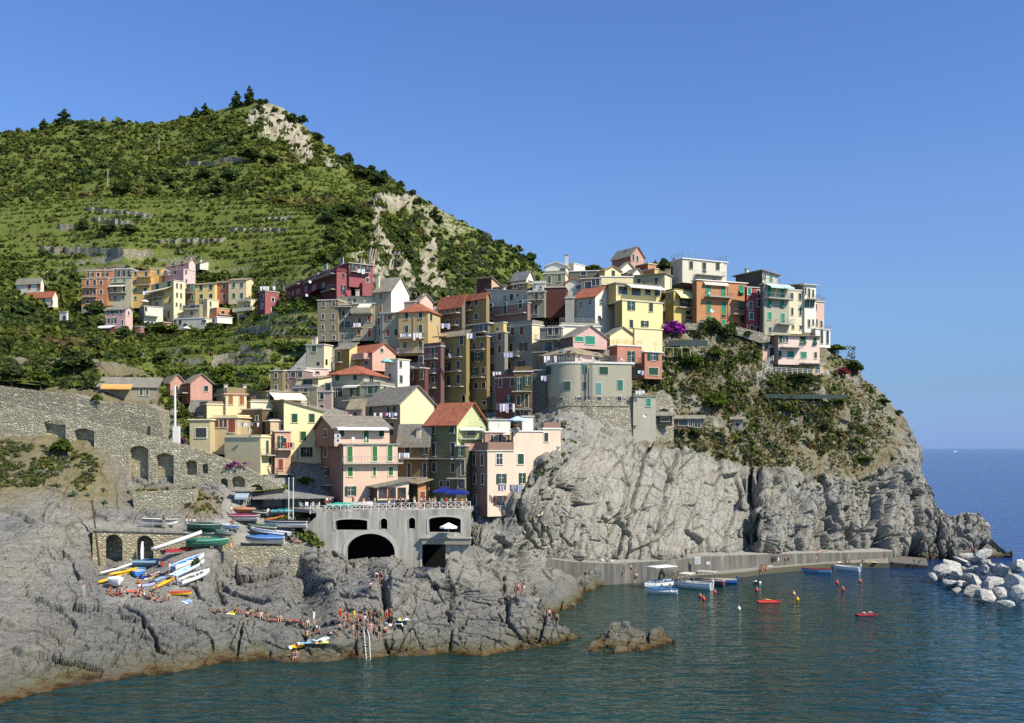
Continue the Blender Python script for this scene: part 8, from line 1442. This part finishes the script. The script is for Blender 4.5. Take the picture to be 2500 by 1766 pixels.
crowd = [(264, 1452), (272, 1455), (280, 1450), (288, 1455), (296, 1452), (304, 1455), (312, 1451), (330, 1457), (336, 1452), (344, 1458), (352, 1454), (358, 1462), (366, 1461), (374, 1464), (381, 1467), (388, 1464), (396, 1468), (404, 1467), (411, 1463), (268, 1446), (300, 1444), (347, 1446)]
nth = ['black', 'red', 'navy', 'orange', 'pink', 'grey', 'turquoise', 'white']; cc = [BK, RD, NV, OR, PK, GY, TQ, WT]
for i, (px, py) in enumerate(crowd):
    ps = pc_[i % 9][0]; c = (i * 3 + i // 8) % 8
    where = ['at the left end of', 'in the left half of', 'in the middle of', 'in the right half of', 'at the right end of'][min(4, int((px - 262) / 31))]
    person(ps, hit(px, py), rnd.uniform(-60, 60) + (180 if i % 4 == 0 else 0), i % 4, cc[c], cc[c] if i % 2 else None, '%s sunbather in %s swimwear %s the beach crowd' % ({'sit': 'sitting', 'lie': 'lying', 'crouch': 'crouching'}[ps], nth[c], where), G2, ['#2a211b', '#4a3626', '#7a5a38'][i % 3])
# ---------------------------------------------------------------- small things: ladder, laundry, parasols, chairs, towels, dishes, boards
a_, b_ = hit(893, 1553) + UP * .9, None
e = empty('ladder', hit(893, 1553), 'white metal swimming ladder hanging into the sea', 'ladder'); base = e.location.copy(); Yl = wy(1611)
L0, L1, R0, R1 = at(888, 1538, base.y - .3), at(896, 1611, Yl), at(897, 1538, base.y - .3), at(905.5, 1611, Yl); T0, T1 = at(890, 1556, base.y - .6), at(902, 1556, base.y - .6)
m = MB(); m.tube([L0, T0, L1 - UP * .8], .045, 6); m.tube([R0, T1, R1 - UP * .8], .045, 6); m.build('rails', WHITE, e, base)
for k in range(9): t_ = k / 8; m = MB(); m.bar(T0.lerp(L1, t_), T1.lerp(R1, t_), .035, 5); m.build('rung', METAL, e, base)
def laundry(x0, x1, y0, y1, Y, cols_, label, dY=0):
    A, B = at(x0, y0, Y), at(x1, y0, Y + dY); e = empty('washing_line', A, label, 'laundry', 'washing hung out'); m = MB(); m.bar(A, B, .02, 4); m.build('line', METAL, e, A)
    n = max(len(cols_), int((x1 - x0) / 7)); h = (y1 - y0) * Y / F; d = (B - A)
    for i in range(n):
        if n > 3 and rnd.random() < .12: continue
        c = A + d * ((i + .5) / n); w_ = d.length / n * rnd.uniform(.7, .98); hh = h * rnd.uniform(.6, 1); u = d.normalized(); nn = u.cross(UP); vs = []
        for k in range(4):
            for j in range(5): vs.append(c + u * w_ * (j / 4 - .5) * (1 - .05 * k) - UP * hh * k / 3 + nn * (.06 * math.sin(j * 2.1 + i) * k / 3))
        f_ = [(k * 5 + j, k * 5 + j + 1, k * 5 + j + 6, k * 5 + j + 5) for k in range(3) for j in range(4)]; m = MB(); m.add(vs, f_); m.add([v - nn * .03 for v in vs], [tuple(reversed(q)) for q in f_]); m.build('cloth', plain(cols_[i % len(cols_)], .85, .1, 'cloth'), e, A)
W_, LV = '#e4e2de', '#b9b4d0'
for a in [(862, 881, 789, 803, 211.5, [W_, LV, W_], 'white and lilac washing below the olive grey house balcony'), (976, 1004, 815, 826, 203.4, [W_, LV, '#7f86a8', W_], 'mixed washing on the left of the ochre house balcony'), (1008, 1030, 813, 832, 204.5, [W_], 'white bed sheet on the ochre house balcony'), (872, 892, 657, 671, 241, [W_], 'white sheets on the top balcony of the big dark red building'), (1070, 1099, 790, 804, 210.5, [LV, W_, '#8f93b0'], 'lilac washing below the shaded grey brown house'), (1139, 1162, 814, 834, 195, [W_, W_, '#3f4a6a'], 'white towel and jeans under the glazed roof room'), (1229, 1252, 861, 874, 193.5, [LV], 'two lilac sheets in front of the grey apartment house'), (1202, 1224, 908, 920, 192.5, [W_, '#c9c6d8'], 'white sheet low on the grey apartment house'), (1219, 1258, 986, 1010, 177, [LV, W_, LV], 'large lilac sheets below the red house by the tower'), (912, 970, 1008, 1020, 160.5, [W_, '#8f93b0', W_, '#7a3a4a', LV], 'long row of small washing on the cream gable house balcony'), (972, 1000, 1106, 1121, 150.6, [W_, '#8fa3c8', W_], 'white and blue washing right of the pink harbour house'), (1215, 1272, 1184, 1204, 147.2, ['#5b6478', '#8a94ac', '#6f788e', '#a3acc0'], 'grey blue washing on the pale pink corner house', ), (965, 1018, 949, 962, 190.5, [LV, '#5b5f78', W_, '#c9b87a'], 'washing in front of the dark red low house'), (580, 634, 1032, 1044, 153.5, [W_, '#7f86a8', W_], 'washing strung across the cream wall terrace'), (694, 714, 1081, 1097, 153.4, ['#c02f34', '#c02f34', '#4a3f58'], 'red towels on the salmon narrow house balcony'), (1507, 1540, 903, 919, 181.5, [W_, '#a3a8b8', W_, '#d8c47a'], 'clothes rack washing under the salmon house balcony'), (1551, 1575, 954, 966, 177.2, [W_], 'white sheets on the roof of the grey concrete block'), (1320, 1335, 918, 932, 178.6, [W_, LV], 'small washing left of the round tower'), (634, 673, 699, 712, 265, [W_, W_], 'white sheets on the roof of the small dark red house'), (347, 366, 711, 721, 311.5, [W_], 'white sheet on the mustard yellow house'), (1327, 1360, 869, 886, 178.2, [W_, W_, '#d8d6d0'], 'white sheets on the tower terrace left'), (1556, 1574, 905, 917, 181.2, [W_, LV], 'small white washing beside the salmon end block')]: laundry(*a)
def parasol(px, py, Y, w_, h, col, label, square=False, z0=None):
    b = at(px, py, Y); b.z = b.z if z0 is None else z0; e = empty('parasol', b, label, 'parasol', 'parasols'); m = MB(); m.bar((0, 0, 0), (0, 0, h), .04, 6); m.build('pole', WHITE, e)
    n = 4 if square else 8; m = MB(); r = w_ / 2; ring_ = [(r * math.cos(2 * math.pi * (i + .5) / n) * (1.35 if square else 1), r * math.sin(2 * math.pi * (i + .5) / n) * (1.35 if square else 1), h - .5) for i in range(n)]
    m.add(ring_ + [(0, 0, h + .12)] + [(x, y, z - .2) for x, y, z in ring_], [(i, (i + 1) % n, n) for i in range(n)] + [(i, n + 1 + i, n + 1 + (i + 1) % n, (i + 1) % n) for i in range(n)]); m.build('canopy', plain(col, .8, .1, 'canvas'), e)
    for i in range(n): m = MB(); m.bar((0, 0, h + .08), ring_[i], .018, 4); m.build('rib', METAL, e)
    m = MB(); m.box((0, 0, .06), .6, .6, .12); m.build('base', IRON, e)
parasol(1084, 0, 147, 3.2, 2.9, '#23307a', 'left one of two big navy blue parasols on the terrace', True, zt2); parasol(1117, 0, 145.5, 3.6, 2.7, '#23307a', 'right one of two big navy blue parasols on the terrace', True, zt2)
parasol(1095, 1316, 138.6, 2.6, 2.2, '#e8e5de', 'white parasol on the concrete platform below the terrace'); parasol(945, 900, 193.4, 2.6, 1.9, '#8fc4bc', 'pale turquoise parasol on the white house terrace'); parasol(1263, 1053, 149.6, 3.2, 2.2, '#bcd2e4', 'pale blue parasol on the roof of the pale pink corner house'); parasol(1712, 716, 0 or 206, 1.6, 1.2, '#e8d890', 'small folded yellow parasol above the checked awning'); parasol(354, 748, 310, 2.8, 2.0, '#dcdcdc', 'pale grey parasol below the mustard yellow house'); parasol(455, 812, 298, 2.6, 1.8, '#e6e6e2', 'white parasol on the white terrace of the upper village')
_ch = []
def chair(px, py, Y, col, label, rz, z0=None, group='terrace chairs'):
    b = at(px, py, Y); b.z = b.z if z0 is None else z0
    if not _ch:
        e = empty('chair', b); m = MB(); m.box((0, 0, .45), .46, .46, .05); m.build('seat', WHITE, e); m = MB(); m.box((0, .22, .72), .44, .05, .46); m.build('backrest', WHITE, e)
        for x in (-.2, .2):
            for y in (-.2, .2): m = MB(); m.bar((x, y, 0), (x, y, .45), .025, 5); m.build('leg', WHITE, e)
            m = MB(); m.box((x * 1.1, 0, .66), .05, .4, .04); m.build('armrest', WHITE, e)
        _ch.append(e)
    else: e = copy_tree(_ch[0])
    e.location = b; e.rotation_euler = (0, 0, R(rz)); return tag(e, label, 'chair', group)
q = hp.C + hp.L * 1.0 + hp.R * 1.6; zz_ = hp.zt + .2
for k, (du, dv, l) in enumerate([(.6, 1.6, 'left one of two white chairs on the pink harbour house terrace'), (.6, 3.4, 'right one of two white chairs on the pink harbour house terrace')]):
    pq = hp.C + hp.L * du + hp.R * dv; c_ = chair(0, 0, 10, WT, l, 200 + 60 * k); c_.location = (pq.x, pq.y, zz_)
for px, py, Y, l, z in [(735, 0, 143.5, 'leftmost white chair outside the restaurant pavilion', zt2), (748, 0, 143.2, 'second white chair outside the restaurant pavilion', zt2), (762, 0, 143.4, 'third white chair outside the restaurant pavilion', zt2), (776, 0, 143, 'rightmost white chair outside the restaurant pavilion', zt2), (1520, 886, 182.5, 'white chair on the salmon house balcony', None), (1098, 875, 196.4, 'white lounge chair on the olive yellow house balcony', None), (1420, 884, 178, 'white chair left on the round tower terrace', None), (1450, 884, 178, 'white chair right on the round tower terrace', None), (1733, 724, 203.4, 'white chair on the wide orange house balcony', None), (610, 1058, 156, 'white chair on the cream wall terrace', None)]: chair(px, py, Y, WT, l, rnd.uniform(0, 360), z)
def towel(px, py, L, W, hd, col, label, col2=None):
    p = hit(px, py); e = empty('beach_towel', p + UP * .04, label, 'towel', 'towels on the rocks'); e.rotation_euler = (0, 0, R(hd)); n = 6; vs = []
    for i in range(n + 1):
        for j in (0, 1, 2):
            x = L * (i / n - .5); y = W * (j / 2 - .5); w3 = e.location + Vector((x * math.cos(R(hd)) - y * math.sin(R(hd)), x * math.sin(R(hd)) + y * math.cos(R(hd)), 0)); vs.append((x, y, drop(w3, 1.2).z - e.location.z + .07 if abs(drop(w3, 1.2).z - p.z) < .3 else .08))
    m = MB(); f_ = [(i * 3 + j, i * 3 + j + 1, i * 3 + j + 4, i * 3 + j + 3) for i in range(n) for j in (0, 1)]; m.add(vs, f_); m.add([(x, y, z - .03) for x, y, z in vs], [tuple(reversed(q)) for q in f_]); m.build('cloth', plain(col, .9, .05, 'towel'), e)
    m = MB(); m.add([(vs[k][0], vs[k][1], vs[k][2] + .012) for k in (0, 1, 2, 5, 4, 3)], [(0, 1, 4, 5), (1, 2, 3, 4)]); m.build('border', plain(col2 or '#e2ded6', .9, .05, 'towel'), e); return e
for a in [(566, 1497, 2.0, .9, 95, '#e0d23a', 'yellow towel on the long ledge'), (725, 1581, 1.9, .9, 30, '#e0b422', 'golden yellow towel on the rock left of the ladder'), (748, 1572, 1.9, .9, 20, '#8fc4dc', 'light blue towel on the rock left of the ladder'), (790, 1562, 1.5, .9, 40, '#dcdad6', 'white towel on the rock left of the ladder'), (785, 1572, 1.4, .8, 20, '#d8dc7a', 'pale lime towel on the rock left of the ladder'), (353, 1412, 2.0, 1.1, 20, '#2f3f8f', 'navy blue towel spread on the beach'), (388, 1415, 1.8, 1.0, 24, '#a8c8e0', 'pale blue patterned towel on the beach'), (358, 1430, 1.9, 1.0, 24, '#b4b4d8', 'lilac towel on the beach'), (372, 1411, 1.9, .9, 20, '#d8c04a', 'yellow towel on the beach'), (380, 1402, 2.4, .9, 16, '#c9a0a4', 'pink towel on the beach'), (405, 1400, 2.0, .9, 16, '#4a4a5a', 'dark towel on the beach'), (325, 1445, 1.8, .9, 10, '#d0605a', 'coral towel at the front of the beach'), (985, 1516, 1.4, .9, 30, '#e2e0da', 'white towel right of the bathers'), (970, 1525, 1.2, .8, 10, '#dedcd8', 'second white towel right of the bathers'), (2050, 1374, 1.8, .7, 80, '#e2e0dc', 'white mat on the landing left of two sitting bathers'), (2135, 1374, 1.9, .8, 85, '#d8c832', 'yellow mat on the landing'), (1880, 1383, 2.2, .8, 70, '#c9c9c6', 'pale grey mat on the landing'), (2000, 1348, 1.9, .8, 90, '#d8b8ae', 'pale pink towel on the sea wall'), (460, 1471, 1.6, .8, 70, '#8aa8d8', 'blue towel on the path below the beach')]: towel(*a)
def bag(px, py, s_, col, label):
    p = hit(px, py); e = empty('bag', p, label, 'bag', 'bags on the rocks'); m = MB(); m.ball((0, 0, s_ * .4), s_ * .55, s_ * .4, s_ * .45, 9, 6); m.build('pouch', plain(col, .8, .1, 'canvas'), e, smooth=True)
    m = MB(); m.tube([(s_ * .3 * math.cos(t_), 0, s_ * .7 + s_ * .3 * math.sin(t_)) for t_ in [math.pi * i / 6 for i in range(7)]], .03, 5); m.build('handle', plain('#3a3a3c', .8), e)
for a in [(813, 1524, .5, BK, 'black backpack left of the woman in red swimsuit'), (795, 1528, .45, BK, 'black bag on the rock left of the black backpack'), (775, 1536, .5, WT, 'white bag below the person all in white'), (768, 1541, .5, BK, 'black bag beside the white bag'), (735, 1527, .45, '#7a2f3a', 'dark red bag right of the lying bathers'), (952, 1532, .5, WT, 'white bag right of the back row'), (942, 1527, .45, GY, 'grey bag at the end of the back row'), (973, 1528, .5, '#2f4fb0', 'bright blue bag right of the bathers'), (845, 1534, .45, NV, 'navy bag behind the man in grey shorts'), (975, 1516, .45, YL, 'yellow bag among the white towels'), (1470, 1371, .5, WT, 'white bag on the quay under the slab'), (1492, 1373, .5, WT, 'second white bag on the quay under the slab')]: bag(*a)
# notice boards on the quay
for px, py, w_, h, l, g_ in [(1703, 1369, 1.0, 1.25, 'tall white notice board with faint coloured columns on the quay wall', 1), (1729, 1375, .62, .5, 'small plain white sign on the quay wall', 0)]:
    Y = 166.6 if g_ else 167; c = at(px, py, Y - .5); e = empty('notice_board', c, l, 'sign'); m = MB(); m.box((0, 0, 0), w_, .05, h); m.build('panel', WHITE, e)
    for s_ in (-1, 1): m = MB(); m.bar((s_ * w_ * .4, .05, -h * .5 - 1.2), (s_ * w_ * .4, .05, h * .5), .03, 5); m.build('post', METAL, e)
    if g_:
        for k, c_ in enumerate(('#9fb8d8', '#c9a8a4', '#b0c4b0')): m = MB(); m.box((w_ * (k - 1) * .28, -.032, -.02), w_ * .2, .012, h * .8); m.build('printed_column', plain(c_, .8), e)
def dish(px, py, Y, r, label, rz=0):
    c = at(px, py, Y); e = empty('satellite_dish', c, label, 'satellite dish', 'satellite dishes'); e.rotation_euler = (0, 0, R(rz)); m = MB(); n = 10; vs = [(0, .12, 0)] + [(r * k / 2 * math.cos(2 * math.pi * i / n), .12 - .14 * (k / 2) ** 2, r * k / 2 * math.sin(2 * math.pi * i / n)) for k in (1, 2) for i in range(n)]
    m.add(vs, [(0, 1 + i, 1 + (i + 1) % n) for i in range(n)] + [(1 + i, 1 + n + i, 1 + n + (i + 1) % n, 1 + (i + 1) % n) for i in range(n)]); m.build('reflector', WHITE, e, recalc=False); m = MB(); m.bar((0, .12, 0), (0, .5, -.35), .04, 5); m.bar((0, -.45, 0), (0, 0, -r * .9), .02, 4); m.box((0, -.45, 0), .1, .1, .1); m.build('arm', METAL, e)
for a in [(757, 688, 241, .4, 'white satellite dish on the left balcony of the big dark red building', 40), (749, 721, 240.5, .36, 'white satellite dish beside the red awning of the big building', 40), (1739, 758, 202.8, .45, 'white satellite dish between the shutters of the wide orange house', 10), (1766, 645, 219, .5, 'small dish on the white crest house roof', 0), (1575, 1015, 176.8, .35, 'dark small dish on the grey concrete block', 0)]: dish(*a)
for k, y in enumerate((1065, 1076)):
    c = hp.fp('R', 841, y)[0]; c = c + hp.L * -.0; pz = at(824, y, 147.0); e = empty('air_conditioner', pz, ['upper', 'lower'][k] + ' white air conditioner on the pink harbour house', 'air conditioner', 'air conditioners'); m = MB(); m.box((0, 0, 0), .85, .35, .6); m.build('casing', WHITE, e); m = MB(); m.ball((.1, -.18, 0), .2, .03, .2, 10, 4); m.build('fan_grille', IRON, e); m = MB(); [m.box((x, .2, -.36), .05, .5, .05) for x in (-.3, .3)]; m.build('bracket', IRON, e)
def antenna(px, y0, y1, Y, label):
    a, b = at(px, y0, Y), at(px, y1, Y); e = empty('aerial', a, label, 'aerial', 'television aerials'); m = MB(); m.bar(a, b, .03, 5); m.build('mast', METAL, e, a); m = MB(); [m.bar(b + Vector((-.6, 0, -.15 * k)), b + Vector((.6, 0, -.15 * k)), .02, 4) for k in range(3)]; m.build('elements', METAL, e, a)
for a in [(1543, 614, 594, 226, 'aerial on the highest pink house'), (1876, 675, 658, 206, 'aerial on the slate sided top storey'), (1302, 1045, 1012, 152, 'aerial beside the white roof room of the pale pink corner house'), (1217, 1046, 1020, 151, 'aerial on the roof terrace of the pale pink corner house'), (1935, 700, 682, 208, 'aerial at the seaward end of the row'), (1600, 860, 838, 182, 'aerial on the salmon square end block')]: antenna(*a)
